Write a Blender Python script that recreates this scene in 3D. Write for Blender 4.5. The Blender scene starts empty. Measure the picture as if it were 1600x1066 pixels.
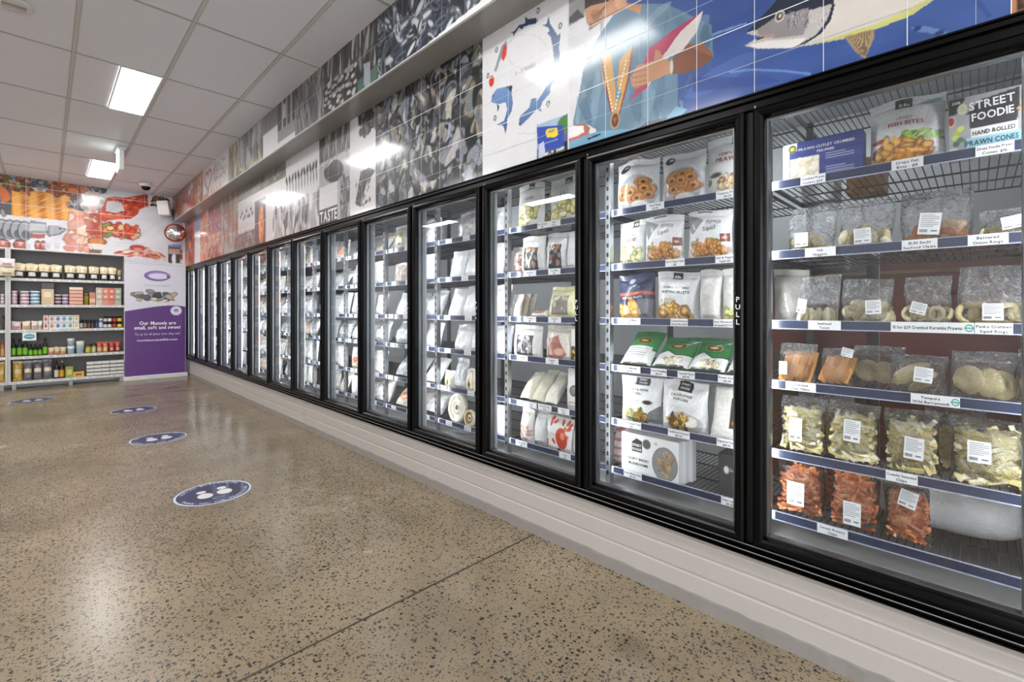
import bpy, math, random
import numpy as np
from mathutils import Vector, Matrix, Euler

sc = bpy.context.scene
COL = sc.collection
PI = math.pi

# ------------------------------------------------------------------ camera
CH, CF, CX, CY = 1.2325, 727.0, 800.0, 483.7
CS, CC = 0.7082, 0.7060
cam_d = bpy.data.cameras.new('camera')
cam = bpy.data.objects.new('camera', cam_d); COL.objects.link(cam)
cam.location = (0, 0, CH)
cam.rotation_euler = (PI/2, 0, -math.atan2(CS, CC))
cam_d.sensor_width = 36; cam_d.lens = CF/1600*36
cam_d.shift_y = (CY-533)/1600
cam_d.clip_start = 0.02
sc.camera = cam

# ------------------------------------------------------------------ light, exposure
sc.view_settings.view_transform = 'Standard'
sc.view_settings.look = 'None'
sc.view_settings.gamma = 1
sc.view_settings.use_curve_mapping = False
sc.view_settings.exposure = 1.27
PANEL_W = 13.0        # ceiling panels
LED_W = 19.0           # tubes inside the freezers
sc.cycles.use_denoising = True
sc.cycles.max_bounces = 14
sc.cycles.diffuse_bounces = 5
sc.cycles.glossy_bounces = 5
sc.cycles.transmission_bounces = 6
sc.cycles.transparent_max_bounces = 32
sc.cycles.sample_clamp_indirect = 6.0
world = bpy.data.worlds.new('daylight'); sc.world = world
world.use_nodes = True
wn = world.node_tree.nodes
wn['Background'].inputs[0].default_value = (0.86, 0.92, 1.0, 1)
wn['Background'].inputs[1].default_value = 3.0

# ------------------------------------------------------------------ dimensions
W = 1.90                       # face of the freezer wall (plane x = W)
YB = 10.78                     # back wall
H = 3.35                       # ceiling
SOF = 2.896                    # underside of the bulkhead
XU = 1.697                     # face of the bulkhead
ZT, ZB_ = 2.047, 0.295         # freezer frame top, bottom
XS = 2.117                     # price rail plane
def M(k): return 0.612 + 0.7675*k
SHELF_Z = [1.722, 1.438, 1.155, 0.910, 0.628, 0.373]    # bottom of each price rail

def onX(px, py, X=W):
    t = (px-CX)/CF; d = X/(CS+CC*t)
    return ((CC-CS*t)*d, CH+(CY-py)/CF*d)
def onY(px, py, Y):
    t = (px-CX)/CF; d = Y/(CC-CS*t)
    return ((CS+CC*t)*d, CH+(CY-py)/CF*d)
def onZ(px, py, Z=0.0):
    d = (CH-Z)*CF/(py-CY); t = (px-CX)/CF
    return ((CS+CC*t)*d, (CC-CS*t)*d)

def lin(c):
    if isinstance(c, str):
        c = [int(c[i:i+2], 16)/255 for i in (0, 2, 4)]
    return tuple(x/12.92 if x <= 0.04045 else ((x+0.055)/1.055)**2.4 for x in c[:3])
def jit(c, r, a=0.06):
    c = lin(c) if isinstance(c, str) else c
    k = 1+r.uniform(-a, a)
    return tuple(max(0, min(1, x*k*(1+r.uniform(-a/3, a/3)))) for x in c)

# ------------------------------------------------------------------ materials
MATS = {}
def nodes_of(name):
    m = bpy.data.materials.new(name); m.use_nodes = True
    nt = m.node_tree
    for n in list(nt.nodes): nt.nodes.remove(n)
    out = nt.nodes.new('ShaderNodeOutputMaterial')
    MATS[name] = m
    return m, nt, out
def N(nt, t, **kw):
    n = nt.nodes.new(t)
    for k, v in kw.items():
        if k.startswith('i_'):
            n.inputs[k[2:].replace('_', ' ')].default_value = v
        else: setattr(n, k, v)
    return n
def L(nt, a, b): nt.links.new(a, b)

def mat_col(name, rough=0.5, metal=0.0, coat=0.0, spec=0.5, coatr=0.06, nscale=30, namt=0.08, bump=0.0, bscale=40, emit=None, rvar=0.0):
    """colour from the mesh's own printed / painted colour, broken up by procedural noise"""
    m, nt, out = nodes_of(name)
    p = N(nt, 'ShaderNodeBsdfPrincipled')
    a = N(nt, 'ShaderNodeAttribute', attribute_name='Col')
    tc = N(nt, 'ShaderNodeTexCoord')
    no = N(nt, 'ShaderNodeTexNoise'); no.inputs['Scale'].default_value = nscale; no.inputs['Detail'].default_value = 3
    L(nt, tc.outputs['Object'], no.inputs['Vector'])
    mr = N(nt, 'ShaderNodeMapRange'); mr.inputs['To Min'].default_value = 1-namt; mr.inputs['To Max'].default_value = 1+namt
    L(nt, no.outputs['Fac'], mr.inputs['Value'])
    vm = N(nt, 'ShaderNodeVectorMath', operation='SCALE')
    L(nt, a.outputs['Color'], vm.inputs[0]); L(nt, mr.outputs['Result'], vm.inputs['Scale'])
    L(nt, vm.outputs['Vector'], p.inputs['Base Color'])
    p.inputs['Roughness'].default_value = rough; p.inputs['Metallic'].default_value = metal
    p.inputs['Coat Weight'].default_value = coat; p.inputs['Coat Roughness'].default_value = coatr
    p.inputs['Specular IOR Level'].default_value = spec
    if bump:
        n2 = N(nt, 'ShaderNodeTexNoise'); n2.inputs['Scale'].default_value = bscale; n2.inputs['Detail'].default_value = 2
        L(nt, tc.outputs['Object'], n2.inputs['Vector'])
        b = N(nt, 'ShaderNodeBump'); b.inputs['Strength'].default_value = bump; b.inputs['Distance'].default_value = 0.01
        L(nt, n2.outputs['Fac'], b.inputs['Height']); L(nt, b.outputs['Normal'], p.inputs['Normal'])
    L(nt, p.outputs[0], out.inputs[0])
    return m
mat_col('matte', 0.6)
mat_col('paint', 0.45, namt=0.03)
mat_col('card', 0.38, coat=0.15, namt=0.04)
mat_col('pouch', 0.34, coat=0.4, namt=0.04, bump=0.55, bscale=26)
mat_col('food', 0.65, namt=0.22, nscale=160, bump=0.5, bscale=240)
mat_col('mural', 0.36, coat=0.55, spec=0.3, namt=0.05, nscale=12, coatr=0.11)
mat_col('black_frame', 0.26, namt=0.1, spec=0.16)
mat_col('sack', 0.42, coat=0.2, namt=0.10, nscale=30, bump=0.8, bscale=95)
mat_col('steel', 0.3, metal=0.9, namt=0.05)
mat_col('rail', 0.22, coat=0.4, namt=0.04)
mat_col('plastic', 0.35, coat=0.1, namt=0.05)
mat_col('vac', 0.22, coat=0.6, namt=0.10, nscale=35, bump=0.6, bscale=45)
mat_col('mirror', 0.03, metal=1.0, namt=0.02)

def mat_emit(name, col, strength):
    m, nt, out = nodes_of(name)
    e = N(nt, 'ShaderNodeEmission'); e.inputs[0].default_value = (*col, 1); e.inputs[1].default_value = strength
    L(nt, e.outputs[0], out.inputs[0]); return m
mat_emit('panel_glow', (1.0, 0.985, 0.97), PANEL_W)
mat_emit('led_glow', (0.95, 0.98, 1.0), LED_W)
mat_emit('fill_batten_glow', (0.97, 1.0, 1.0), 14.0)
mat_emit('sign_glow', (0.85, 1.0, 0.93), 1.6)

def mat_glass(name, tint, ior, base=0.0):
    m, nt, out = nodes_of(name)
    t = N(nt, 'ShaderNodeBsdfTransparent'); t.inputs[0].default_value = (*tint, 1)
    g = N(nt, 'ShaderNodeBsdfGlossy'); g.inputs['Roughness'].default_value = 0.015
    f = N(nt, 'ShaderNodeFresnel'); f.inputs[0].default_value = ior
    mp = N(nt, 'ShaderNodeMapRange'); mp.inputs['To Min'].default_value = base
    L(nt, f.outputs[0], mp.inputs['Value'])
    geo = N(nt, 'ShaderNodeNewGeometry')
    inv = N(nt, 'ShaderNodeMath', operation='SUBTRACT'); inv.inputs[0].default_value = 1.0
    L(nt, geo.outputs['Backfacing'], inv.inputs[1])
    mu = N(nt, 'ShaderNodeMath', operation='MULTIPLY')
    L(nt, mp.outputs[0], mu.inputs[0]); L(nt, inv.outputs[0], mu.inputs[1])
    mx = N(nt, 'ShaderNodeMixShader')
    L(nt, mu.outputs[0], mx.inputs[0]); L(nt, t.outputs[0], mx.inputs[1]); L(nt, g.outputs[0], mx.inputs[2])
    L(nt, mx.outputs[0], out.inputs[0]); return m
mat_glass('door_glass', (0.97, 0.98, 0.985), 1.9)

def mat_film(name, milky, col=(0.9, 0.92, 0.95), bump=0.9, scale=30):
    """thin crinkled clear plastic"""
    m, nt, out = nodes_of(name)
    tc = N(nt, 'ShaderNodeTexCoord')
    no = N(nt, 'ShaderNodeTexNoise'); no.inputs['Scale'].default_value = scale; no.inputs['Detail'].default_value = 3; no.inputs['Distortion'].default_value = 1.3
    L(nt, tc.outputs['Object'], no.inputs['Vector'])
    b = N(nt, 'ShaderNodeBump'); b.inputs['Strength'].default_value = bump; b.inputs['Distance'].default_value = 0.02
    L(nt, no.outputs['Fac'], b.inputs['Height'])
    t = N(nt, 'ShaderNodeBsdfTransparent'); t.inputs[0].default_value = (0.97, 0.97, 0.98, 1)
    d = N(nt, 'ShaderNodeBsdfDiffuse'); d.inputs[0].default_value = (*col, 1)
    tl = N(nt, 'ShaderNodeBsdfTranslucent'); tl.inputs[0].default_value = (*col, 1)
    ds = N(nt, 'ShaderNodeMixShader'); ds.inputs[0].default_value = 0.4
    L(nt, d.outputs[0], ds.inputs[1]); L(nt, tl.outputs[0], ds.inputs[2])
    g = N(nt, 'ShaderNodeBsdfGlossy'); g.inputs['Roughness'].default_value = 0.16
    L(nt, b.outputs[0], g.inputs['Normal']); L(nt, b.outputs[0], d.inputs['Normal'])
    f = N(nt, 'ShaderNodeFresnel'); f.inputs[0].default_value = 1.5; L(nt, b.outputs[0], f.inputs['Normal'])
    n2 = N(nt, 'ShaderNodeTexNoise'); n2.inputs['Scale'].default_value = scale*0.8; n2.inputs['Detail'].default_value = 4; n2.inputs['Distortion'].default_value = 2.0
    L(nt, tc.outputs['Object'], n2.inputs['Vector'])
    mr = N(nt, 'ShaderNodeMapRange'); mr.inputs['From Min'].default_value = 0.42; mr.inputs['From Max'].default_value = 0.75
    mr.inputs['To Min'].default_value = milky*0.6; mr.inputs['To Max'].default_value = milky*2.4+0.12
    L(nt, n2.outputs['Fac'], mr.inputs['Value'])
    n3 = N(nt, 'ShaderNodeTexNoise'); n3.inputs['Scale'].default_value = scale*0.55; n3.inputs['Detail'].default_value = 2.5; n3.inputs['Distortion'].default_value = 2.6
    L(nt, tc.outputs['Object'], n3.inputs['Vector'])
    sb = N(nt, 'ShaderNodeMath', operation='SUBTRACT'); sb.inputs[1].default_value = 0.5; L(nt, n3.outputs['Fac'], sb.inputs[0])
    ab = N(nt, 'ShaderNodeMath', operation='ABSOLUTE'); L(nt, sb.outputs[0], ab.inputs[0])
    rg_ = N(nt, 'ShaderNodeMapRange'); rg_.inputs['From Min'].default_value = 0.0; rg_.inputs['From Max'].default_value = 0.014
    rg_.inputs['To Min'].default_value = 0.34; rg_.inputs['To Max'].default_value = 0.0  # white ridge lines painted into the film for glints along its folds
    L(nt, ab.outputs[0], rg_.inputs['Value'])
    sm_ = N(nt, 'ShaderNodeMath', operation='ADD'); sm_.use_clamp = True; L(nt, mr.outputs[0], sm_.inputs[0]); L(nt, rg_.outputs[0], sm_.inputs[1])
    at_ = N(nt, 'ShaderNodeAttribute', attribute_name='Col'); sp_ = N(nt, 'ShaderNodeSeparateColor'); L(nt, at_.outputs['Color'], sp_.inputs[0])
    mk_ = N(nt, 'ShaderNodeMath', operation='MULTIPLY'); L(nt, sm_.outputs[0], mk_.inputs[0]); L(nt, sp_.outputs[0], mk_.inputs[1])
    m1 = N(nt, 'ShaderNodeMixShader'); L(nt, mk_.outputs[0], m1.inputs[0]); L(nt, t.outputs[0], m1.inputs[1]); L(nt, ds.outputs[0], m1.inputs[2])
    fa = N(nt, 'ShaderNodeMath', operation='MULTIPLY_ADD'); fa.inputs[1].default_value = 1.25; fa.inputs[2].default_value = 0.0; fa.use_clamp = True
    L(nt, f.outputs[0], fa.inputs[0])
    m2 = N(nt, 'ShaderNodeMixShader'); L(nt, fa.outputs[0], m2.inputs[0]); L(nt, m1.outputs[0], m2.inputs[1]); L(nt, g.outputs[0], m2.inputs[2])
    L(nt, m2.outputs[0], out.inputs[0]); return m
mat_film('clear_film', 0.13)
mat_film('milky_film', 0.42, bump=0.7, scale=22)

def mat_floor():
    m, nt, out = nodes_of('polished_concrete')
    tc = N(nt, 'ShaderNodeTexCoord')
    p = N(nt, 'ShaderNodeBsdfPrincipled')
    big = N(nt, 'ShaderNodeTexNoise'); big.inputs['Scale'].default_value = 1.1; big.inputs['Detail'].default_value = 6; big.inputs['Roughness'].default_value = 0.6
    L(nt, tc.outputs['Object'], big.inputs['Vector'])
    fine = N(nt, 'ShaderNodeTexNoise'); fine.inputs['Scale'].default_value = 140; fine.inputs['Detail'].default_value = 3
    L(nt, tc.outputs['Object'], fine.inputs['Vector'])
    r1 = N(nt, 'ShaderNodeValToRGB')
    r1.color_ramp.elements[0].position = 0.3; r1.color_ramp.elements[0].color = (*lin('7c6e59'), 1)
    r1.color_ramp.elements[1].position = 0.72; r1.color_ramp.elements[1].color = (*lin('a49378'), 1)
    L(nt, big.outputs['Fac'], r1.inputs[0])
    mf = N(nt, 'ShaderNodeMapRange'); mf.inputs['To Min'].default_value = 0.72; mf.inputs['To Max'].default_value = 1.22
    L(nt, fine.outputs['Fac'], mf.inputs['Value'])
    base = N(nt, 'ShaderNodeVectorMath', operation='SCALE'); L(nt, r1.outputs[0], base.inputs[0]); L(nt, mf.outputs[0], base.inputs['Scale'])
    prev = base.outputs['Vector']
    # exposed stone chips: several sizes, all dark with the odd pale one
    wob = N(nt, 'ShaderNodeTexNoise'); wob.inputs['Scale'].default_value = 60
    L(nt, tc.outputs['Object'], wob.inputs['Vector'])
    for scale, thr, keep, c0, c1 in ((60, 0.33, 0.66, '1f2024', '4a463f'), (118, 0.36, 0.68, '2a2a2f', '5f584c'), (36, 0.24, 0.42, '232428', '403c37')):
        add = N(nt, 'ShaderNodeVectorMath', operation='MULTIPLY_ADD'); add.inputs[1].default_value = (0.012, 0.012, 0)
        L(nt, wob.outputs['Color'], add.inputs[0]); L(nt, tc.outputs['Object'], add.inputs[2])
        vo = N(nt, 'ShaderNodeTexVoronoi'); vo.inputs['Scale'].default_value = scale; vo.inputs['Randomness'].default_value = 1.0
        L(nt, add.outputs[0], vo.inputs['Vector'])
        lt = N(nt, 'ShaderNodeMath', operation='LESS_THAN'); lt.inputs[1].default_value = thr
        L(nt, vo.outputs['Distance'], lt.inputs[0])
        sx = N(nt, 'ShaderNodeSeparateColor'); L(nt, vo.outputs['Color'], sx.inputs[0])
        dens = N(nt, 'ShaderNodeTexNoise'); dens.inputs['Scale'].default_value = 0.9; dens.inputs['Detail'].default_value = 2
        L(nt, tc.outputs['Object'], dens.inputs['Vector'])
        dd = N(nt, 'ShaderNodeMapRange'); dd.inputs['From Min'].default_value = 0.3; dd.inputs['From Max'].default_value = 0.7
        dd.inputs['To Min'].default_value = keep*0.45; dd.inputs['To Max'].default_value = keep*1.25
        L(nt, dens.outputs['Fac'], dd.inputs['Value'])
        kp = N(nt, 'ShaderNodeMath', operation='LESS_THAN'); L(nt, sx.outputs[0], kp.inputs[0]); L(nt, dd.outputs[0], kp.inputs[1])
        mm = N(nt, 'ShaderNodeMath', operation='MULTIPLY'); L(nt, lt.outputs[0], mm.inputs[0]); L(nt, kp.outputs[0], mm.inputs[1])
        cr = N(nt, 'ShaderNodeMix', data_type='RGBA'); cr.inputs[6].default_value = (*lin(c0), 1); cr.inputs[7].default_value = (*lin(c1), 1)
        L(nt, sx.outputs[1], cr.inputs[0])
        mx = N(nt, 'ShaderNodeMix', data_type='RGBA'); L(nt, mm.outputs[0], mx.inputs[0]); L(nt, prev, mx.inputs[6]); L(nt, cr.outputs[2], mx.inputs[7])
        prev = mx.outputs[2]
    # a damp stain near the kerb
    st = N(nt, 'ShaderNodeVectorMath', operation='DISTANCE'); st.inputs[1].default_value = (*STAIN, 0)
    L(nt, tc.outputs['Object'], st.inputs[0])
    sm = N(nt, 'ShaderNodeMapRange'); sm.inputs['From Min'].default_value = 0.03; sm.inputs['From Max'].default_value = 0.09
    sm.inputs['To Min'].default_value = 0.72; sm.inputs['To Max'].default_value = 1.0
    L(nt, st.outputs['Value'], sm.inputs['Value'])
    fin = N(nt, 'ShaderNodeVectorMath', operation='SCALE'); L(nt, prev, fin.inputs[0]); L(nt, sm.outputs[0], fin.inputs['Scale'])
    L(nt, fin.outputs[0], p.inputs['Base Color'])
    rr = N(nt, 'ShaderNodeMapRange'); rr.inputs['To Min'].default_value = 0.16; rr.inputs['To Max'].default_value = 0.34
    L(nt, big.outputs['Fac'], rr.inputs['Value']); L(nt, rr.outputs[0], p.inputs['Roughness'])
    p.inputs['Specular IOR Level'].default_value = 0.5
    L(nt, p.outputs[0], out.inputs[0])
STAIN = onZ(985, 1010)
mat_floor()

# ------------------------------------------------------------------ mesh builder
class MB:
    def __init__(s, T=None):
        s.V = []; s.F = []; s.C = []; s.MI = []; s.SM = []; s.n = 0; s.T = T; s.parts = []
    def add(s, verts, faces, col, mat=0, smooth=False):
        v = np.asarray(verts, dtype=np.float64).reshape(-1, 3)
        if s.T is not None: v = s.T(v)
        k = len(v)
        c = np.asarray(lin(col) if isinstance(col, str) else col, dtype=np.float32)
        if c.ndim == 1: c = np.tile(c[:3], (k, 1))
        s.V.append(v); s.C.append(c)
        for f in faces: s.F.append(tuple(i+s.n for i in f))
        s.MI += [mat]*len(faces); s.SM += [smooth]*len(faces)
        s.n += k
        return s
    def box(s, x0, y0, z0, x1, y1, z1, col, mat=0):
        if x0 > x1: x0, x1 = x1, x0
        if y0 > y1: y0, y1 = y1, y0
        if z0 > z1: z0, z1 = z1, z0
        v = [(x0,y0,z0),(x1,y0,z0),(x1,y1,z0),(x0,y1,z0),(x0,y0,z1),(x1,y0,z1),(x1,y1,z1),(x0,y1,z1)]
        f = [(0,3,2,1),(4,5,6,7),(0,1,5,4),(1,2,6,5),(2,3,7,6),(3,0,4,7)]
        return s.add(v, f, col, mat)
    def rbox(s, x0, y0, z0, x1, y1, z1, col, r=0.004, mat=0, seg=2):
        """box with rounded vertical edges and chamfered top/bottom"""
        r = min(r, abs(x1-x0)/2.01, abs(y1-y0)/2.01, abs(z1-z0)/2.01)
        def ring(ins, z):
            pts = []
            for cx, cy, a0 in ((x1-r, y1-r, 0), (x0+r, y1-r, PI/2), (x0+r, y0+r, PI), (x1-r, y0+r, 1.5*PI)):
                for i in range(seg+1):
                    a = a0+PI/2*i/seg
                    pts.append((cx+(r-ins)*math.cos(a), cy+(r-ins)*math.sin(a), z))
            return pts
        rings = [ring(r*0.8, z0), ring(0, z0+r*0.8), ring(0, z1-r*0.8), ring(r*0.8, z1)]
        n = len(rings[0]); v = sum(rings, []); f = []
        for k in range(3):
            for i in range(n):
                j = (i+1) % n
                f.append((k*n+i, k*n+j, (k+1)*n+j, (k+1)*n+i))
        f.append(tuple(range(n))[::-1]); f.append(tuple(range(3*n, 4*n)))
        return s.add(v, f, col, mat)
    def lathe(s, cx, cy, prof, col, n=16, mat=0, smooth=True):
        """prof: list of (radius, z[, colour])"""
        v = []; c = []; f = []
        for p in prof:
            cc = lin(p[2]) if len(p) > 2 and isinstance(p[2], str) else (p[2] if len(p) > 2 else (lin(col) if isinstance(col, str) else col))
            for i in range(n):
                a = 2*PI*i/n
                v.append((cx+p[0]*math.cos(a), cy+p[0]*math.sin(a), p[1])); c.append(cc)
        for k in range(len(prof)-1):
            for i in range(n):
                j = (i+1) % n
                f.append((k*n+i, k*n+j, (k+1)*n+j, (k+1)*n+i))
        f.append(tuple(range(n))[::-1]); f.append(tuple(range((len(prof)-1)*n, len(prof)*n)))
        return s.add(v, f, np.array(c), mat, smooth)
    def tube(s, pts, r, col, n=6, mat=0):
        pts = [Vector(p) for p in pts]; v = []; f = []
        for i, p in enumerate(pts):
            d = (pts[min(i+1, len(pts)-1)]-pts[max(i-1, 0)]).normalized()
            a = d.orthogonal().normalized() if abs(d.z) > 0.9 else d.cross(Vector((0, 0, 1))).normalized()
            b = d.cross(a)
            for k in range(n):
                t = 2*PI*k/n; q = p+(a*math.cos(t)+b*math.sin(t))*r; v.append(tuple(q))
        for i in range(len(pts)-1):
            for k in range(n):
                j = (k+1) % n
                f.append((i*n+k, i*n+j, (i+1)*n+j, (i+1)*n+k))
        f.append(tuple(range(n))); f.append(tuple(range((len(pts)-1)*n, len(pts)*n))[::-1])
        return s.add(v, f, col, mat, True)
    def sheet(s, P, fn, flip=False, mat=0, smooth=True):
        """grid; P is array (nz,nx,3) of colours, fn(a,b)->(x,y,z) arrays with a,b in 0..1"""
        nz, nx = P.shape[:2]
        a, b = np.meshgrid(np.linspace(0, 1, nx), np.linspace(0, 1, nz))
        x, y, z = fn(a, b)
        v = np.stack([x, y, z], -1).reshape(-1, 3)
        i = np.arange(nx*nz).reshape(nz, nx)
        q = np.stack([i[:-1, :-1], i[:-1, 1:], i[1:, 1:], i[1:, :-1]], -1).reshape(-1, 4)
        if flip: q = q[:, ::-1]
        return s.add(v, q.tolist(), P.reshape(-1, 3), mat, smooth)
    def build(s, name, mats, parent=None, loc=None, rot=None):
        me = bpy.data.meshes.new(name)
        V = np.concatenate(s.V) if s.V else np.zeros((0, 3))
        C = np.concatenate(s.C)
        me.from_pydata(V.tolist(), [], s.F)
        at = me.color_attributes.new('Col', 'FLOAT_COLOR', 'POINT')
        at.data.foreach_set('color', np.concatenate([C, np.ones((len(C), 1))], 1).astype(np.float32).ravel())
        if isinstance(mats, str): mats = [mats]
        for m in mats: me.materials.append(MATS[m])
        me.polygons.foreach_set('material_index', s.MI)
        me.polygons.foreach_set('use_smooth', s.SM)
        me.update()
        o = bpy.data.objects.new(name, me); COL.objects.link(o)
        if parent: o.parent = parent
        if loc is not None: o.location = loc
        if rot is not None: o.rotation_euler = rot
        return o

def tag(o, label=None, cat=None, group=None, kind=None):
    if label and len(label.split()) > 16: print('LONGLABEL', len(label.split()), label)
    if label: o['label'] = label
    if cat: o['category'] = cat
    if group: o['group'] = group
    if kind: o['kind'] = kind
    return o
def empty(name, loc=(0, 0, 0), rot=(0, 0, 0)):
    o = bpy.data.objects.new(name, None); COL.objects.link(o)
    o.location = loc; o.rotation_euler = rot; o.empty_display_size = 0.1
    return o
RIGHT = (0, 0, -PI/2)      # turns a thing built facing -y so that it faces the aisle (-x)

# ------------------------------------------------------------------ lettering
GL = {}
def _make_glyphs():
    chars = "ABCDEFGHIJKLMNOPQRSTUVWXYZabcdefghijklmnopqrstuvwxyz0123456789$-.,!&'%:/"
    cu = bpy.data.curves.new('glyph', 'FONT'); ob = bpy.data.objects.new('glyph', cu); COL.objects.link(ob)
    cu.resolution_u = 2; cu.size = 1.0
    for bold in (0, 1):
        cu.offset = 0.022 if bold else 0.0
        for ch in chars:
            cu.body = ch
            dg = bpy.context.evaluated_depsgraph_get(); dg.update()
            me = ob.evaluated_get(dg).to_mesh()
            v = np.array([tuple(p.co[:2]) for p in me.vertices]) if len(me.vertices) else np.zeros((0, 2))
            f = [tuple(p.vertices) for p in me.polygons]
            ob.evaluated_get(dg).to_mesh_clear()
            if len(v):
                x0, x1 = v[:, 0].min(), v[:, 0].max(); v[:, 0] -= x0
                GL[(ch, bold)] = (v, f, x1-x0)
            else: GL[(ch, bold)] = (v, [], 0.3)
    bpy.data.objects.remove(ob); bpy.data.curves.remove(cu)
_make_glyphs()
def text_width(t, bold): return sum((GL[(c, bold)][2] if (c, bold) in GL and c != ' ' else 0.26)+0.075 for c in t)-0.075
def text(mb, t, u, v, size, col, surf, align='C', bold=0, maxw=None, rot=0.0, mat=0, sy=1.0):
    """lettering laid on a surface: surf(u, v) -> (x, y, z) arrays"""
    t = ''.join(c for c in t if c == ' ' or (c, bold) in GL)
    w = text_width(t, bold)*size; k = 1.0
    if maxw and w > maxw: k = maxw/w
    x = {'C': -w*k/2, 'L': 0, 'R': -w*k}[align]
    cr, sr = math.cos(rot), math.sin(rot)
    for c in t:
        if c == ' ': x += 0.335*size*k; continue
        g, f, gw = GL[(c, bold)]
        gx = g[:, 0]*size*k+x; gy = g[:, 1]*size*sy
        uu = u+gx*cr-gy*sr; vv = v+gx*sr+gy*cr
        X, Y, Z = surf(uu, vv)
        pts = np.stack([X+0*uu, Y+0*uu, Z+0*uu], -1)
        mb.add(pts, f, col, mat)
        x += (gw+0.075)*size*k
def flat(y=0.0):
    return lambda u, v: (u, y+0*u, v)

# ------------------------------------------------------------------ printed pictures (colour grids)
class Pic:
    def __init__(s, u0, v0, u1, v1, res, bg='ffffff'):
        s.b = (u0, v0, u1, v1)
        nx = max(2, int(abs(u1-u0)/res)+1); nz = max(2, int(abs(v1-v0)/res)+1)
        s.nx, s.nz, s.res = nx, nz, res
        s.img = np.empty((nz, nx, 3)); s.img[:] = lin(bg) if isinstance(bg, str) else bg
        s.U, s.V = np.meshgrid(np.linspace(u0, u1, nx), np.linspace(v0, v1, nz))
    def _mix(s, m, col, sl=(slice(None), slice(None))):
        c = np.asarray(lin(col) if isinstance(col, str) else col)
        s.img[sl] = s.img[sl]*(1-m[..., None])+c*m[..., None]
    def ell(s, cu, cv, ru, rv, col, rot=0.0, rim=None, rimw=0.25, core=None, a=1.0, irr=0.0):
        R = max(ru, rv)*(1+irr)+s.res*1.5
        u0, v0, u1, v1 = s.b
        i0 = max(0, int((cu-R-u0)/(u1-u0)*(s.nx-1))); i1 = min(s.nx, int((cu+R-u0)/(u1-u0)*(s.nx-1))+2)
        j0 = max(0, int((cv-R-v0)/(v1-v0)*(s.nz-1))); j1 = min(s.nz, int((cv+R-v0)/(v1-v0)*(s.nz-1))+2)
        if i0 >= i1 or j0 >= j1: return
        sl = (slice(j0, j1), slice(i0, i1))
        du, dv = s.U[sl]-cu, s.V[sl]-cv
        cr, sr = math.cos(rot), math.sin(rot)
        q = np.sqrt(((du*cr+dv*sr)/ru)**2+((-du*sr+dv*cr)/rv)**2)
        if irr:
            th = np.arctan2(-du*sr+dv*cr, du*cr+dv*sr); ph = cu*91.7+cv*57.3
            q = q*(1+irr*(.5*np.sin(2*th+ph)+.3*np.sin(3*th+2.1*ph)+.25*np.sin(5*th+3.7*ph)))
        w = s.res/max(min(ru, rv), 1e-6)
        m = np.clip((1-q)/w+0.5, 0, 1)*a
        if rim is not None:
            s._mix(m, rim, sl); m = np.clip((1-rimw-q)/w+0.5, 0, 1)*a
        s._mix(m, col, sl)
        if core is not None:
            s._mix(m*np.clip(1-q*1.3, 0, 1), core, sl)
    def rect(s, u0, v0, u1, v1, col, a=1.0):
        m = ((s.U >= min(u0, u1)) & (s.U <= max(u0, u1)) & (s.V >= min(v0, v1)) & (s.V <= max(v0, v1))).astype(float)*a
        s._mix(m, col)
    def poly(s, pts, col, a=1.0, grad=None):
        inside = np.zeros(s.U.shape, bool); n = len(pts)
        for i in range(n):
            (x0, y0), (x1, y1) = pts[i], pts[(i+1) % n]
            if y0 == y1: continue
            c = ((y0 > s.V) != (y1 > s.V)) & (s.U < (x1-x0)*(s.V-y0)/(y1-y0)+x0)
            inside ^= c
        m = inside.astype(float)*a
        if grad is not None:          # grad = (colour2, v_low, v_high)
            t = np.clip((s.V-grad[1])/(grad[2]-grad[1]), 0, 1)[..., None]
            c = np.asarray(lin(col))*(1-t)+np.asarray(lin(grad[0]))*t
            s.img = s.img*(1-m[..., None])+c*m[..., None]
        else: s._mix(m, col)
    def speck(s, amt, seed, cells=1):
        r = np.random.RandomState(seed)
        n = r.rand(s.nz//cells+1, s.nx//cells+1)
        n = np.kron(n, np.ones((cells, cells)))[:s.nz, :s.nx]
        s.img *= (1+(n-0.5)*2*amt)[..., None]; s.img = np.clip(s.img, 0, 1)
    def pile(s, n, ru, rv, cols, seed, region=None, rim='101014', ang=None, core=None, rimw=0.22, irr=.35):
        r = random.Random(seed); u0, v0, u1, v1 = region or s.b
        for _ in range(n):
            k = r.uniform(0.7, 1.3)
            c = jit(r.choice(cols), r, 0.25)
            s.ell(r.uniform(u0, u1), r.uniform(v0, v1), ru*k, rv*k*r.uniform(0.75, 1.2), c,
                  r.uniform(0, PI) if ang is None else ang+r.uniform(-0.35, 0.35), rim=rim, rimw=rimw, irr=irr,
                  core=core and jit(core, r, 0.2))
def mottle(pic, amt, seed, k=14):
    f = wob0(seed, 7, k); g = wob0(seed+1, 7, k*4)
    pic.img = np.clip(pic.img*(1+amt*(f(pic.U, pic.V)+.7*g(pic.U, pic.V)))[..., None], 0, 1)
def wob0(seed, n, hi):
    r = random.Random(seed); K = [(r.uniform(-hi, hi), r.uniform(-hi, hi), r.uniform(0, 6.28)) for _ in range(n)]
    return lambda u, v: sum(np.sin(p*u+q*v+f) for p, q, f in K)/n*1.6
def place_pic(mb, pic, y=0.0, mat=0):
    u0, v0, u1, v1 = pic.b
    mb.sheet(pic.img, lambda a, b: (u0+(u1-u0)*a, y+0*a, v0+(v1-v0)*b), mat=mat, smooth=False)
# ================================================================== ROOM
def T_wall(X):          # builder whose (u, y, v) is printed flat on the plane x = X, u = -Y
    return dict(loc=(X, 0, 0), rot=RIGHT)

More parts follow.
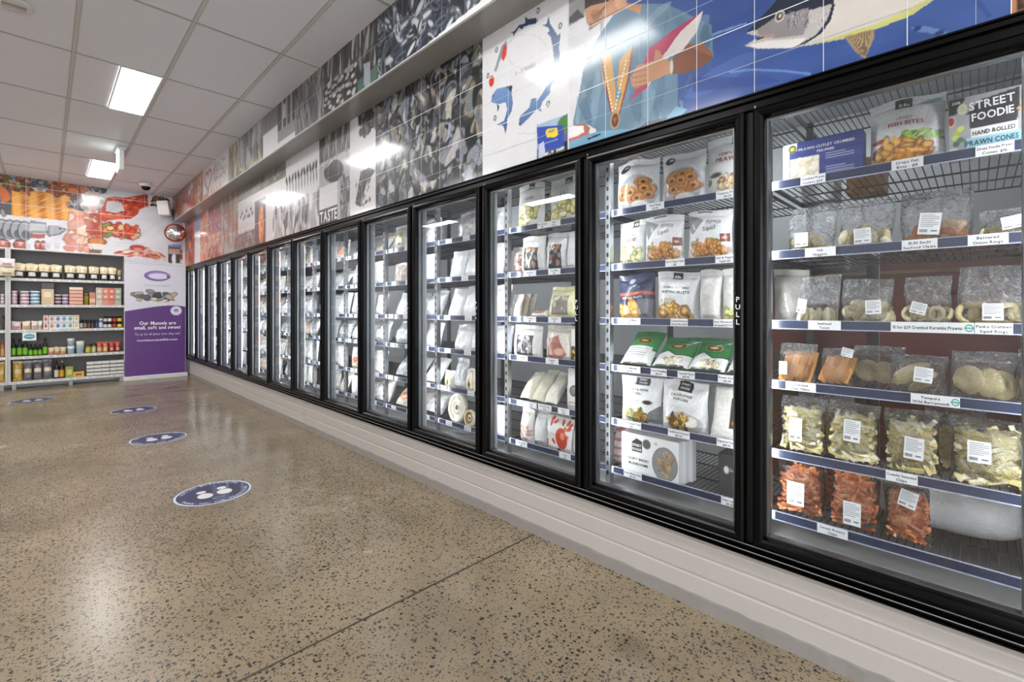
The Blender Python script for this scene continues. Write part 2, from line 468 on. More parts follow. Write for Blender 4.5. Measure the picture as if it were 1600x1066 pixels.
mb = MB(); mb.box(-5.2, -4.6, -0.1, W+0.02, YB+0.02, 0, 'ffffff')
fl = mb.build('floor', 'polished_concrete'); tag(fl, kind='structure')
# saw-cut joint across the slab
mb = MB()
p0 = onZ(400, 1052); p1 = onZ(833, 836)
dx, dy = p1[0]-p0[0], p1[1]-p0[1]
tl = (W-0.01-p0[0])/dx; tr = (-5.0-p0[0])/dx
q0 = (p0[0]+dx*tr, p0[1]+dy*tr); q1 = (p0[0]+dx*tl, p0[1]+dy*tl)
mb.add([(q0[0], q0[1]-0.005, 0.0006), (q1[0], q1[1]-0.005, 0.0006), (q1[0], q1[1]+0.005, 0.0006), (q0[0], q0[1]+0.005, 0.0006)], [(0, 1, 2, 3)], '3d372c')
for yj in (q1[1]+3.55, q1[1]+7.1):
    mb.add([(-5.0, yj-0.003, 0.0006), (W-0.01, yj-0.003, 0.0006), (W-0.01, yj+0.003, 0.0006), (-5.0, yj+0.003, 0.0006)], [(0, 1, 2, 3)], '7a705f')
tag(mb.build('trim_1', 'matte'), kind='structure')

# ceiling: tiles between exposed tees; openings for nothing, panels sit just below
mb = MB(); mb.box(-5.2, -4.6, H, XU+0.02, YB+0.02, H+0.1, 'e6e7ee')
tag(mb.build('ceiling', 'paint'), kind='structure')
GX = [1.385-0.610*i for i in range(11)]
GY = [5.246+1.18*i for i in range(-8, 5)]
mb = MB()
for x in GX: mb.box(x-0.012, -4.6, H-0.004, x+0.012, YB, H+0.001, 'cfccc9')
for y in GY: mb.box(-5.2, y-0.009, H-0.003, XU, y+0.009, H+0.001, 'b9b5b2')
for x in GX:
    for s in (-1, 1): mb.box(x+s*0.0125-0.0015, -4.6, H-0.0045, x+s*0.0125+0.0015, YB, H+0.001, 'a5a19f')
for y in GY:
    mb.box(-5.2, y+0.009, H-0.004, XU, y+0.0125, H+0.001, '8a8684')
tag(mb.build('trim_2', 'matte'), kind='structure')

# far wall, left wall, unseen front wall with windows added for fill light
def wall_box(name, a, b, c='e9e7ea'):
    m_ = MB(); m_.box(*a, *b, c); return tag(m_.build(name, 'paint'), kind='structure')
wall_box('wall_back', (-5.2, YB, 0), (W+0.02, YB+0.1, H))
wall_box('wall_left', (-5.3, -4.6, 0), (-5.2, YB, H), 'd9d6d2')
m_ = MB(); m_.box(-5.2, -4.7, 0, W+0.02, -4.6, 0.35, 'd0cdc9'); m_.box(-5.2, -4.7, 2.75, W+0.02, -4.6, H, 'd0cdc9')
m_.box(-5.2, -4.7, 0.35, -4.9, -4.6, 2.75, 'd0cdc9'); m_.box(1.5, -4.7, 0.35, W+0.02, -4.6, 2.75, 'd0cdc9')
for xx in (-3.3, -1.7, -0.1): m_.box(xx-0.03, -4.69, 0.35, xx+0.03, -4.62, 2.75, '2a2a2c')
tag(m_.build('wall_front', 'paint'), kind='structure')

# ---- freezer wall: white sandwich panel kerb, concrete plinth, end return, near wall
mb = MB()
yj = onX(474, 640)[0]
YE0, YE1 = M(-1)-0.03, M(13)+0.03
for (ya, yb) in ((YE0, yj-0.004), (yj+0.004, YB)):
    prof = []
    zs = [0.048, 0.120, 0.124, 0.131, 0.135, 0.205, 0.209, 0.216, 0.220, 0.262, 0.266, 0.272, 0.276, ZB_]
    off = [0, 0, 0.0025, 0.0025, 0, 0, 0.0025, 0.0025, 0, 0, 0.003, 0.003, 0, 0]
    v = []; f = []
    for z, o in zip(zs, off): v += [(W+0.006+o, ya, z), (W+0.006+o, yb, z)]
    for i in range(len(zs)-1): f.append((2*i+1, 2*i, 2*i+2, 2*i+3))
    mb.add(v, f, 'bcb6b0'); mb.box(W+0.012, ya, 0.04, W+0.06, yb, ZB_, 'bcb6b0')
mb.box(W+0.004, yj-0.012, 0.048, W+0.008, yj+0.012, ZB_, 'aeb0b2')
mb.box(W+0.05, M(-1)-4.2, 0, W+0.10, YE0, H, 'bcb6b0')
tag(mb.build('wall_right', 'paint'), kind='structure')
# rough concrete plinth
mb = MB(); r = random.Random(5)
n = 260; v = []; f = []
for i in range(n+1):
    y = YE0-2.0+(YB-YE0+2.0)*i/n
    e = r.uniform(-0.0035, 0.0035); zt = 0.050+r.uniform(-0.004, 0.003)
    v += [(W-0.010+e, y, 0), (W-0.006+e, y, zt), (W+0.02, y, zt+0.002)]
for i in range(n):
    a = 3*i; b = a+3
    f += [(a, b, b+1, a+1)[::-1], (a+1, b+1, b+2, a+2)[::-1]]
mb.add(v, f, '8f8a85')
tag(mb.build('baseboard_right', 'matte'), kind='structure')

# cool room behind the doors
m_ = MB()
m_.box(3.75, YE0-0.3, 0, 3.85, YB, 2.62, 'b4b8bc')
m_.box(W+0.14, YB-0.12, 0, 3.85, YB, 2.62, '9aa0a6'); m_.box(W+0.14, YE0-0.3, 0, 3.85, YE0-0.2, 2.62, '9aa0a6')
tag(m_.build('wall_coolroom', 'paint'), kind='structure')
m_ = MB(); m_.box(W+0.02, YE0-0.3, 2.52, 3.85, YB, 2.6, 'aab0b6'); tag(m_.build('ceiling_coolroom', 'paint'), kind='structure')
m_ = MB(); m_.box(W+0.03, YE0-0.3, 0.20, 3.85, YB, 0.30, 'a9acae'); tag(m_.build('floor_coolroom', 'paint'), kind='structure')
m_ = MB(); m_.box(W+0.10, YE0-0.3, ZT-0.03, W+0.14, YB, 2.6, 'c0c4c8'); m_.box(W+0.02, YE0-2, ZT, W+0.10, YB, SOF+0.1, 'dddddd')
tag(m_.build('wall_right_core', 'paint'), kind='structure')

# ================================================================== PRINTED WALLS
def U(px, py=300, X=W): return -onX(px, py, X)[0]
def P_(px, py, X=W):
    y, z = onX(px, py, X); return (-y, z)
LOW0, LOW1 = ZT, SOF

def tile_joints(mb, u0, u1, z0, z1, du, zs, col='e9edf3', w=0.0022, y=-0.0012, ustart=None):
    u = math.floor(u0/du)*du if ustart is None else ustart+math.floor((u0-ustart)/du)*du
    while u < u1:
        if u > u0: mb.add([(u-w/2, y, z0), (u+w/2, y, z0), (u+w/2, y, z1), (u-w/2, y, z1)], [(0, 1, 2, 3)], col)
        u += du
    for z in zs: mb.add([(u0, y, z-w*.75), (u1, y, z-w*.75), (u1, y, z+w*.75), (u0, y, z+w*.75)], [(0, 1, 2, 3)], col)

# ---------- lower picture wall
mb = MB()
def crop(x0, y0, s, X=W):
    return lambda pts: [P_(x0+a/s, y0+b/s, X) for a, b in pts]

# --- ocean and tuna, man with a fillet (nearest)
A = crop(860, 0, 4.2105); B = crop(1140, 0, 3.478)
uL, uR = U(887), U(1581)
pic = Pic(uL, LOW0, uR, LOW1, 0.0034, '3d5a9c')
rr = random.Random(3)
pic.poly(B([(-900, -600), (1700, -600), (1700, 700), (-900, 700)]), '385592', grad=('314b87', LOW0, LOW1))
for _ in range(26):     # soft rays and swell in the water
    cu = rr.uniform(U(1090), uR); cv = rr.uniform(LOW0, LOW1)
    pic.ell(cu, cv, rr.uniform(0.10, 0.30), rr.uniform(0.01, 0.045), rr.choice(['2b4688', '4b6fb5', '34549c', '5578bd', '26407f']), rot=rr.uniform(-0.1, 0.35), a=0.35)
pic.poly(B([(0, 385), (120, 372), (300, 380), (440, 395), (440, 412), (300, 392), (120, 384), (0, 400)]), '6f93cf', a=0.7)
pic.poly(B([(-350, 270), (0, 150), (95, 120), (95, 128), (0, 162), (-350, 290)]), '86a6da', a=0.6)
pic.poly(B([(-200, 420), (0, 420), (200, 410), (280, 440), (100, 470), (-200, 500)]), '2a4488', a=0.7)
# ghost shark
pic.poly(B([(920, 180), (980, 150), (1080, 150), (1200, 175), (1120, 200), (1010, 215), (940, 240)]), '31508f', a=0.8)
pic.poly(B([(985, 150), (1060, 140), (1190, 175), (1150, 195), (1060, 175), (1000, 170)]), '7f9fd0', a=0.55)
pic.ell(*B([(1020, 155)])[0], 0.010, 0.008, '24386b'); pic.ell(*B([(1140, 180)])[0], 0.012, 0.008, '24386b')
pic.poly(B([(1320, 0), (1360, 0), (1430, 85), (1400, 95)]), '2b427d', a=0.8)
# tuna
tuna = [(88, 180), (170, 95), (250, 10), (330, -120), (1250, -420), (1500, -300), (1250, -90), (1110, 0), (985, 85), (800, 158), (620, 212), (440, 245), (320, 262), (150, 262), (80, 250), (140, 212), (185, 200), (130, 192)]
pic.poly(B(tuna), 'b9b4ae')
pic.poly(B([(88, 180), (170, 95), (250, 10), (330, -120), (1250, -420), (1100, -250), (620, -80), (560, 20), (420, 60), (330, 70), (240, 100), (150, 160)]), '23283a')
pic.poly(B([(240, 100), (330, 70), (430, 40), (430, 110), (400, 190), (240, 210), (150, 185), (150, 160)]), '8d8688')
for k in range(46):
    x = 320+k*5; pic.poly(B([(x, 60+k*0.6), (x+2.5, 60), (x-8, 150+rr.uniform(-30, 20)), (x-11, 150)]), rr.choice(['c9ccd0', '585c66', '35394a', 'a9a7a6']), a=0.7)
pic.poly(B([(565, 0), (570, 40), (545, 120), (490, 190), (400, 245), (440, 245), (620, 200), (800, 150), (985, 70), (1100, 0), (1100, -80), (620, -60)]), 'cfc9bf')
pic.poly(B([(555, -20), (572, 30), (550, 110), (500, 180), (410, 240), (360, 252), (470, 190), (530, 110), (552, 40)]), '2c2f42')
pic.poly(B([(620, -60), (1250, -330), (1250, -280), (900, -120), (640, -20)]), '6c7078')
pic.poly(B([(1115, -4), (985, 85), (800, 158), (600, 215), (430, 247), (600, 190), (800, 128), (960, 55), (1060, 0)]), 'bdbf4a', a=0.75)
pic.poly(B([(100, 246), (200, 222), (300, 215), (420, 205), (380, 240), (320, 262), (150, 264)]), 'dcd8d4')
pic.poly(B([(135, 190), (185, 190), (245, 180), (240, 205), (185, 208)]), 'a58f86')
pic.poly(B([(140, 212), (185, 198), (190, 206), (150, 220)]), '3a2c33')
pic.ell(*B([(272, 88)])[0], 0.0155, 0.020, 'e8e2d4'); pic.ell(*B([(272, 88)])[0], 0.0125, 0.016, '16181f'); pic.ell(*B([(274, 86)])[0], 0.0055, 0.008, 'cdbb9c')
pic.poly(B([(622, 202), (700, 178), (780, 160), (788, 200), (735, 322), (690, 285)]), 'a08a66')
for k in range(9):
    x = 690+k*11; pic.poly(B([(640+k*15, 196-k*4), (645+k*15, 196-k*4), (712+k*4, 300), (708+k*4, 300)]), '564a38', a=0.8)
# man
pic.rect(uL, LOW0, U(940), LOW1, 'dadadd')
pic.poly(A([(120, 1000), (120, -60), (235, -60), (420, 60), (500, 60), (300, 330), (150, 840), (300, 1000)]), 'd4d4d8')
pic.poly(A([(120, 175), (120, -80), (240, -80), (225, 110)]), '8a8a8a'); pic.poly(A([(120, 120), (180, 60), (225, 110), (120, 160)]), '3f3f42')
shirt = A([(150, 800), (170, 700), (195, 590), (215, 470), (260, 330), (330, 220), (420, 90), (540, 30), (600, 25), (760, 25), (900, 90), (1062, 165), (1072, 380), (980, 300), (840, 420), (840, 520), (838, 700), (800, 760), (600, 830), (430, 920), (300, 1000), (300, 850), (230, 815), (150, 820)])
pic.poly(shirt, '5f8096')
for k in range(40):
    x = rr.uniform(170, 1050); y = rr.uniform(60, 850); l = rr.uniform(60, 220); dx_ = rr.uniform(-50, 30)
    q = A([(x, y), (x+rr.uniform(10, 34), y+8), (x+dx_+12, y+l), (x+dx_, y+l)])
    c = sum(p[0] for p in q)/4, sum(p[1] for p in q)/4
    j = int((c[0]-pic.b[0])/(pic.b[2]-pic.b[0])*(pic.nx-1)); i = int((c[1]-pic.b[1])/(pic.b[3]-pic.b[1])*(pic.nz-1))
    if 0 <= i < pic.nz and 0 <= j < pic.nx and abs(pic.img[i, j, 2]-lin('5f8096')[2]) < 0.12:
        pic.poly(q, rr.choice(['46657b', '7b9bb0', '507086']), a=0.45)
pic.poly(A([(225, 60), (228, -40), (500, -40), (490, 20), (600, 30), (590, 90), (480, 50), (420, 85), (270, 192), (238, 150)]), 'b98763')
pic.poly(A([(225, 60), (228, -40), (420, -40), (380, 10), (260, 40)]), '2c2420'); pic.ell(*A([(440, 12)])[0], 0.016, 0.024, 'd6a27e')
pic.poly(A([(270, 100), (330, 70), (345, 90), (290, 130)]), '7a4c35', a=0.7)
pic.poly(A([(265, 175), (500, 55), (480, 50), (260, 160)]), '8b5f45')
for (x, y, ru, rv, c_, al, ro) in ((300, 100, .030, .030, '8f5f42', .6, .5), (470, 25, .030, .020, 'd3a27f', .7, .2), (395, 55, .040, .018, 'c8977a', .6, .4), (262, 178, .010, .016, '7a4a34', .7, 0), (345, 60, .020, .006, '5a3424', .8, .5),
        (250, 500, .035, .16, '46677f', .5, .1), (300, 620, .025, .15, '7f9fb4', .5, -.1), (560, 600, .035, .13, '45647a', .5, .1), (640, 650, .030, .10, '87a5b8', .4, 0), (720, 620, .022, .11, '43627a', .5, -.1), (950, 180, .05, .05, '7593a8', .5, .2), (1020, 250, .02, .06, '3f5c72', .6, 0), (860, 150, .02, .08, '4a697f', .5, .5), (700, 90, .06, .02, '86a3b6', .6, .3), (230, 720, .03, .06, '3f5d74', .6, .3), (180, 760, .015, .04, '83a1b5', .5, 0)):
    pic.ell(*A([(x, y)])[0], ru, rv, c_, ro, a=al, irr=.3)
pic.poly(A([(330, 380), (398, 350), (425, 560), (432, 700), (400, 745), (375, 640), (345, 540)]), 'c4944a')
pic.poly(A([(455, 400), (545, 290), (520, 450), (495, 620), (452, 760), (415, 745), (470, 620), (440, 560)]), 'c4944a')
for q in ([(330, 380), (338, 378), (384, 640), (405, 745), (398, 748), (372, 640)], [(545, 290), (538, 300), (510, 500), (446, 765), (454, 765), (520, 520)]):
    pic.poly(A(q), '7d2b2a')
for k in range(13): pic.ell(*A([(355+k*4.5, 440+k*24)])[0], 0.0040, 0.0052, 'e9dfc8'); pic.ell(*A([(498-k*6, 400+k*26)])[0], 0.0040, 0.0052, 'e9dfc8')
pic.ell(*A([(425, 790)])[0], 0.026, 0.042, 'b98a3f'); pic.ell(*A([(425, 792)])[0], 0.019, 0.032, '3a3330')
pic.poly(A([(408, 775), (440, 775), (424, 815)]), 'b33b33')
pic.poly(A([(385, 870), (435, 865), (432, 920), (385, 925)]), '15151a')
pic.poly(A([(790, 395), (900, 285), (1000, 283), (1066, 350), (1066, 385), (980, 450), (900, 480), (800, 490)]), '7a4b33')
pic.poly(A([(900, 285), (1000, 283), (1066, 350), (1060, 372), (960, 330)]), '8d5a3e')
pic.poly(A([(520, 662), (560, 600), (600, 440), (650, 320), (820, 200), (1005, 70), (965, 205), (870, 330), (740, 400), (640, 575)]), 'd3ccc8')
pic.poly(A([(520, 662), (560, 600), (600, 440), (650, 320), (820, 190), (1005, 70), (850, 215), (740, 370), (690, 400), (660, 440), (640, 575)]), 'ab2f57')
pic.poly(A([(535, 560), (530, 510), (570, 430), (620, 420), (680, 400), (690, 330), (715, 330), (745, 385), (800, 410), (792, 480), (700, 520), (610, 560), (560, 585)]), 'b98560')
for y in (455, 490, 525, 555): pic.poly(A([(535, y+20), (640, y-2), (640, y+5), (540, y+27)]), '8a5639', a=0.8)
pic.ell(*A([(797, 440)])[0], 0.007, 0.030, 'c9c6bb')
pic.poly(A([(150, 820), (230, 812), (262, 840), (250, 880), (215, 900)]), 'a06a4b')
pic.poly(A([(120, 1050), (120, 920), (330, 862), (560, 845), (760, 780), (830, 700), (900, 720), (560, 1050)]), '6fa3bd')
pic.poly(A([(120, 915), (240, 870), (260, 880), (120, 935)]), 'c4605a'); pic.poly(A([(240, 910), (330, 878), (335, 886), (250, 920)]), '18232b')
pic.poly(A([(120, 832), (218, 828), (222, 872), (122, 900)]), 'e6dfe0')
pic.poly(A([(560, 850), (640, 800), (780, 770), (640, 840)]), '20344c')
mottle(pic, .13, 5)
place_pic(mb, pic)
# --- dark picture right of the ocean
pic = Pic(uR, LOW0, U(1700), LOW1, 0.006, '1c1411')
pic.pile(70, 0.02, 0.012, ['3a2114', '6b3c1d', '120d0c', '8a5a30'], 5); pic.rect(uR, LOW0, uR+0.012, LOW1, 'b07a4c')
place_pic(mb, pic)
pic = Pic(U(1700), LOW0, 4.2, LOW1, 0.05, 'c9c9cc'); place_pic(mb, pic)
# --- white panel: ring of fish
C = crop(740, 0, 4.1)
pic = Pic(U(754), LOW0, uL, LOW1, 0.0042, 'd9d9db')
def fish(pts, c1, c2, e=None):
    q = C(pts); pic.poly(q, c1)
    zs = [p[1] for p in q]; zm = (min(zs)+max(zs))/2
    pic.poly(q, c1, grad=(c2, min(zs), max(zs)))
fish([(238, 208), (262, 200), (290, 160), (330, 150), (328, 108), (352, 122), (400, 115), (414, 132), (400, 152), (355, 160), (320, 172), (312, 190), (290, 176), (268, 212), (256, 236), (256, 214)], '2c3f5c', '3c5474')
fish([(440, 162), (468, 152), (480, 98), (490, 152), (512, 185), (540, 230), (556, 205), (554, 250), (548, 300), (556, 420), (520, 520), (478, 570), (495, 480), (520, 420), (505, 290), (494, 238), (470, 210), (486, 204), (480, 178)], '8193aa', '42587a')
fish([(207, 262), (215, 280), (200, 330), (165, 400), (146, 460), (130, 455), (148, 400), (178, 300)], '8f9aa6', '7c8894')
fish([(112, 655), (118, 610), (150, 568), (205, 556), (228, 556), (250, 546), (244, 596), (252, 660), (244, 710), (216, 762), (216, 795), (205, 860), (190, 806), (150, 800), (196, 772), (216, 700), (205, 655), (160, 668)], '34507f', '6b8fc0')
fish([(150, 668), (164, 680), (160, 705), (152, 718)], '24344d', '24344d')
fish([(288, 800), (296, 745), (356, 690), (370, 632), (405, 628), (400, 655), (440, 600), (470, 550), (500, 520), (532, 500), (500, 545), (488, 580), (494, 590), (440, 655), (428, 690), (436, 716), (405, 702), (350, 760), (300, 808)], '4a6896', '6d8fb8')
for q in ([(328, 108), (352, 122), (340, 128)], [(205, 556), (250, 546), (240, 590)]): pic.poly(C(q), '1d2940')
def el(x, y, ru, rv, c, rot=0, **k): pic.ell(*C([(x, y)])[0], ru, rv, c, rot, **k)
el(197, 337, 0.020, 0.045, 'cf3524', rot=-0.25); el(115, 520, 0.023, 0.034, 'cf3524')
for x, y in ((412, 68), (555, 165), (147, 320), (92, 485), (137, 757), (478, 665)):
    el(x, y, 0.0125, 0.0165, '141416'); el(x, y, 0.0055, 0.0085, 'e6e6e6')
el(125, 615, 0.005, 0.006, '10141c')
for k in range(60):      # pencil circle
    a = k/60*2*PI
    if 0.3 < a < 5.2: el(340+130*math.cos(a), 330-110*math.sin(a), 0.0028, 0.0028, 'a9a9ac')
for k in range(14): el(285+k*9, 855+4*math.sin(k), 0.0022, 0.0022, '8e8e92'); el(90+k*8, 962+8*math.sin(k*0.7), 0.002, 0.002, 'b0b0b4')
# lorry photograph set in the corner
q = C([(402, 800), (610, 725), (610, 1060), (402, 1060)]); ua, ub = U(740+402/4.1), uL
pic.poly([(ua, q[0][1]), (ub, q[1][1]), (ub, LOW0), (ua, LOW0)], '9fb8cf')
pic.poly(C([(535, 790), (560, 752), (610, 725), (610, 860), (560, 850)]), '3f7a34')
pic.poly(C([(405, 960), (610, 900), (610, 1060), (402, 1060)]), '6d6c6b')
pic.poly(C([(405, 815), (572, 800), (580, 935), (415, 985)]), '2747a8')
pic.poly(C([(460, 845), (475, 826), (535, 818), (542, 862), (520, 880), (470, 880)]), 'e8d21e')
pic.poly(C([(440, 990), (580, 940), (582, 950), (440, 1002)]), 'd9dce2')
pic.poly(C([(418, 925), (450, 905), (460, 985), (430, 1020), (415, 1020)]), 'c0c6d8')
el(488, 990, 0.012, 0.018, '1a1a1c'); el(488, 990, 0.006, 0.009, '9a9a9a'); el(520, 972, 0.009, 0.014, '1a1a1c')
pic.poly(C([(575, 850), (604, 850), (608, 905), (575, 905)]), '5a5d8a'); pic.poly(C([(580, 905), (606, 905), (602, 975), (584, 975)]), '181a22'); el(588, 845, 0.005, 0.007, '9c6b50')
place_pic(mb, pic)
sfm = flat(-0.0016)
text(mb, '2 - 3 YEARS', *C([(330, 455)])[0], 0.030, '8a8a90', sfm, bold=0)
text(mb, 'FRESH', *C([(500, 845)])[0], 0.014, '2747a8', sfm, bold=1)
text(mb, 'SEAFOOD DELIVERED', *C([(495, 912)])[0], 0.012, 'c8d2f0', sfm, bold=0, maxw=0.10)
# --- oysters
D = crop(480, 0, 3.134)
pic = Pic(U(587), LOW0, U(754), LOW1, 0.0055, '1b1c1e')
r2 = random.Random(11)
u0, v0, u1, v1 = pic.b
for k in range(125):
    cu, cv = r2.uniform(u0, u1), r2.uniform(v0, v1)
    s_ = r2.uniform(0.045, 0.095); rot = r2.uniform(-.9, .9)
    tone = r2.choice(['6d7176', '84888c', '5b6068', '7b7c76', '727b88', '8c8577', '4a4e55', '8a93a0'])
    pic.ell(cu, cv, s_*1.02, s_*1.9, '131417', rot, irr=.5)
    for j, f_ in enumerate((0.92, 0.84, 0.74, 0.62)):
        pic.ell(cu+r2.uniform(-.010, .010), cv+r2.uniform(-.012, .012), s_*f_*.95, s_*1.8*f_, jit(tone if j % 2 else '2a2c30', r2, 0.25), rot+r2.uniform(-.15, .15), irr=.5, a=.85)
    pic.ell(cu+r2.uniform(-.01, .01), cv-0.25*s_, s_*0.42, s_*0.85, jit(r2.choice(['a8aaa6', 'b9b4a2', 'a3a9b0', '6f7378', '55585c']), r2, 0.15), rot, irr=.6, core='c9c7bd' if r2.random() < 0.35 else None)
pic.speck(.18, 4, 2)
place_pic(mb, pic)
# --- white panel with skull-like fish head and oyster corner
pic = Pic(U(547), LOW0, U(587), LOW1, 0.008, 'd2d2d4')
pic.poly(D([(335, 560), (335, 420), (480, 380), (340, 600)]), '2b2c30'); pic.pile(40, .03, .05, ['4a4c52', '6b6e75', '2a2b30'], 8, region=(U(560), 2.72, U(587), LOW1))
pic.poly(D([(235, 1000), (262, 840), (300, 820), (335, 835), (290, 900), (262, 1015)]), '3c3d40')
pic.pile(16, .012, .03, ['8c8d90', '55575b'], 4, region=(U(556), 2.12, U(580), 2.35))
place_pic(mb, pic)
# --- mussel, razor shells, TASTE board
pic = Pic(U(499), LOW0, U(547), LOW1, 0.008, 'a9a9ad')
pic.rect(U(499), 2.66, U(547), LOW1, '222226')
for k in range(60):
    cu = r2.uniform(U(499), U(547)); pic.ell(cu, r2.uniform(2.68, LOW1), 0.008, 0.09, r2.choice(['8f8f92', '5e5f62', '35363a', 'b3b2b0']), rot=r2.uniform(-0.25, 0.15))
pic.ell(*D([(128, 838)])[0], 0.21, 0.105, '1f1f22', rot=-0.15); pic.ell(*D([(110, 800)])[0], 0.10, 0.010, 'd0d0d2', rot=0.25, a=0.8)
pic.rect(U(499), 2.20, U(527), 2.42, 'd6d5d6'); pic.rect(U(499), LOW0, U(527), 2.20, '3b3a3c')
pic.rect(U(532), LOW0, U(546), 2.42, '77777a'); pic.pile(22, 0.02, 0.07, ['3a3a3e', '55565a', '98989c'], 9, region=(U(533), LOW0, U(546), 2.45), ang=0)
place_pic(mb, pic)
text(mb, 'TASTE', U(513), 2.075, 0.12, 'e8e8ea', sfm, bold=1, maxw=0.42, sy=1.25)
# --- white panel with cutlery and people
pic = Pic(U(426), LOW0, U(499), LOW1, 0.012, 'd4d4d6')
for k in range(11):
    px = 448+k*4.6; q = P_(px, 284-k*2.6); pic.ell(q[0], q[1], 0.026, 0.055, '2c2c30', rot=r2.uniform(-.4, .4)); pic.ell(q[0]+0.01, q[1]-0.10, 0.012, 0.06, '5a5a5e')
pic.rect(U(427), LOW0, U(499), 2.40, 'a7a6a8'); 
for k in range(52):
    cu = r2.uniform(U(427), U(499)); cv = r2.uniform(LOW0, 2.40)
    pic.ell(cu, cv, r2.uniform(.02, .05), r2.uniform(.05, .12), r2.choice(['c9c7c8', 'd6d4d5', '8a898c', '5a5658', 'b5b2b3', '4a4648']), rot=r2.uniform(-.4, .4))
place_pic(mb, pic)
# --- grey tray with salmon portions, gutted fish notes
pic = Pic(U(372), LOW0, U(426), LOW1, 0.018, 'cfcdd0')
pic.rect(U(398), LOW0, U(415), 2.62, '55545a'); pic.ell(U(408), 2.30, 0.10, 0.24, 'd97a3c'); pic.ell(U(408), 2.30, 0.02, 0.20, 'a83f2a')
for k in range(5): pic.ell(U(408)+r2.uniform(-.06, .06), 2.15+k*0.08, 0.03, 0.04, 'f0a56c')
pic.rect(U(372), LOW0, U(398), 2.28, '6f6b70'); pic.pile(70, .02, .03, ['8d888c', '4b484c', 'a39ea2'], 3, region=(U(372), LOW0, U(398), 2.26), rim='5a565a')
for k in range(9): pic.ell(U(376+k*2.3), 2.50+0.05*math.sin(k*2), 0.035, 0.025, '26262a')
place_pic(mb, pic)
pic = Pic(U(372), 2.72, U(447), LOW1, 0.018, '7b776e'); pic.pile(60, .05, .02, ['5b5a4c', '8b8a70', 'a5a596', '6b6f76'], 3, rim='4a4a44')
place_pic(MB() if False else mb, pic, y=-0.0004)
# --- warm end by the corner
pic = Pic(U(345), LOW0, U(372), LOW1, 0.02, 'a39a92'); pic.pile(60, .05, .10, ['8d8f8e', 'a8643c', 'b9b2a4', '9a4a30', '6f7678'], 6, rim='77706a', ang=0)
place_pic(mb, pic)
pic = Pic(U(313), LOW0, U(345), LOW1, 0.02, 'c98468'); pic.pile(90, .12, .09, ['cf8a6e', 'e0a98c', 'b8553a', 'd67a50', 'e6bfa8'], 7, rim='b06a50')
pic.rect(U(326), 2.45, U(345), LOW1, '96505a'); pic.pile(30, .04, .04, ['b06a72', '7d3a44', 'c9a0a4'], 7, region=(U(326), 2.45, U(345), LOW1), rim='8a4550')
pic.pile(40, .09, .05, ['c4421f', 'e07a45', '7f2412'], 8, region=(U(325), LOW0, U(345), 2.2), rim='6a2010')
place_pic(mb, pic)
pic = Pic(U(304), LOW0, U(313), LOW1, 0.03, 'd8d8dc'); pic.rect(U(304), 2.62, U(313), LOW1, '7f92b8'); place_pic(mb, pic)
pic = Pic(-YB, LOW0, U(304), LOW1, 0.03, 'b83c20'); pic.pile(60, .10, .09, ['d2582f', 'a02c16', 'e08a50', '8c2412'], 9, rim='7a2010'); place_pic(mb, pic)
tile_joints(mb, -YB, U(1585), LOW0, LOW1, 0.2215, (2.324, 2.63), ustart=U(1179), col='e6eaf0')
tile_joints(mb, -YB, U(1585), LOW0, LOW1, 50, (2.17, 2.48, 2.79), col='b4b8c0', w=0.0012)
lower = mb.build('wall_right_mural', 'mural', loc=(W, 0, 0), rot=RIGHT); tag(lower, kind='structure')

# ---------- bulkhead with the upper picture wall
def UU(px): return -onX(px, 100, XU)[0]
mb = MB(); Z0 = SOF+0.003
def Q(px, py): y, z = onX(px, py, XU); return (-y, z)
pic = Pic(UU(590), Z0, UU(800), H, 0.006, '17181b')
r3 = random.Random(21); u0, v0, u1, v1 = pic.b
for k in range(330):
    cu, cv = r3.uniform(u0, u1), r3.uniform(v0, v1); s_ = r3.uniform(0.02, 0.038); rot = r3.uniform(0, PI)
    pic.ell(cu, cv, s_*1.1, s_*2.5, '0d0e11', rot)
    c = r3.choice(['3c4450', '56606e', '2a3038', '8a929c', 'b4bac2', '6c7078', '495566'])
    pic.ell(cu, cv, s_, s_*2.3, jit(c, r3, 0.2), rot); pic.ell(cu+s_*.2, cv, s_*0.45, s_*1.6, jit('c9ced4' if r3.random() < .4 else '23272e', r3, 0.1), rot)
pic.poly([(UU(640), Z0-.01), (UU(720), SOF+.030), (UU(800), SOF+.052), (UU(800), Z0-.01)], 'e8e8ea')
place_pic(mb, pic)
pic = Pic(UU(506), Z0, UU(590), H, 0.008, '26262a')
for k in range(60): pic.ell(r3.uniform(UU(506), UU(590)), r3.uniform(3.1, H), .02, .09, r3.choice(['0f0f12', '8d8e92', '3c3230', '2f4034', 'b4b4b6']), rot=r3.uniform(-.2, .2))
pic.poly([Q(558, 128), Q(590, 100), Q(590, 120), Q(560, 160)], '4f7060')
for k in range(60):
    cu = r3.uniform(UU(508), UU(556)); cv = r3.uniform(Z0, 3.14)
    pic.ell(cu, cv, 0.040, 0.030, '121214'); pic.ell(cu, cv+0.012, 0.030, 0.017, r3.choice(['d6d6d4', 'b0b0ae', 'c6c4c0']))
pic.poly([Q(568, 100), Q(578, 96), Q(578, 132), Q(569, 136)], 'a4a6b6'); pic.poly([Q(560, 148), Q(590, 124), Q(590, 132), Q(560, 160)], '5b7396')
place_pic(mb, pic)
pic = Pic(UU(461), Z0, UU(506), H, 0.010, '1d1d20')
for k in range(120): pic.ell(r3.uniform(UU(461), UU(506)), r3.uniform(Z0, H), .012, .14, r3.choice(['77777a', '4c4c50', '99999b', '2e2e32', '606064']), rot=r3.uniform(-.5, .5))
place_pic(mb, pic)
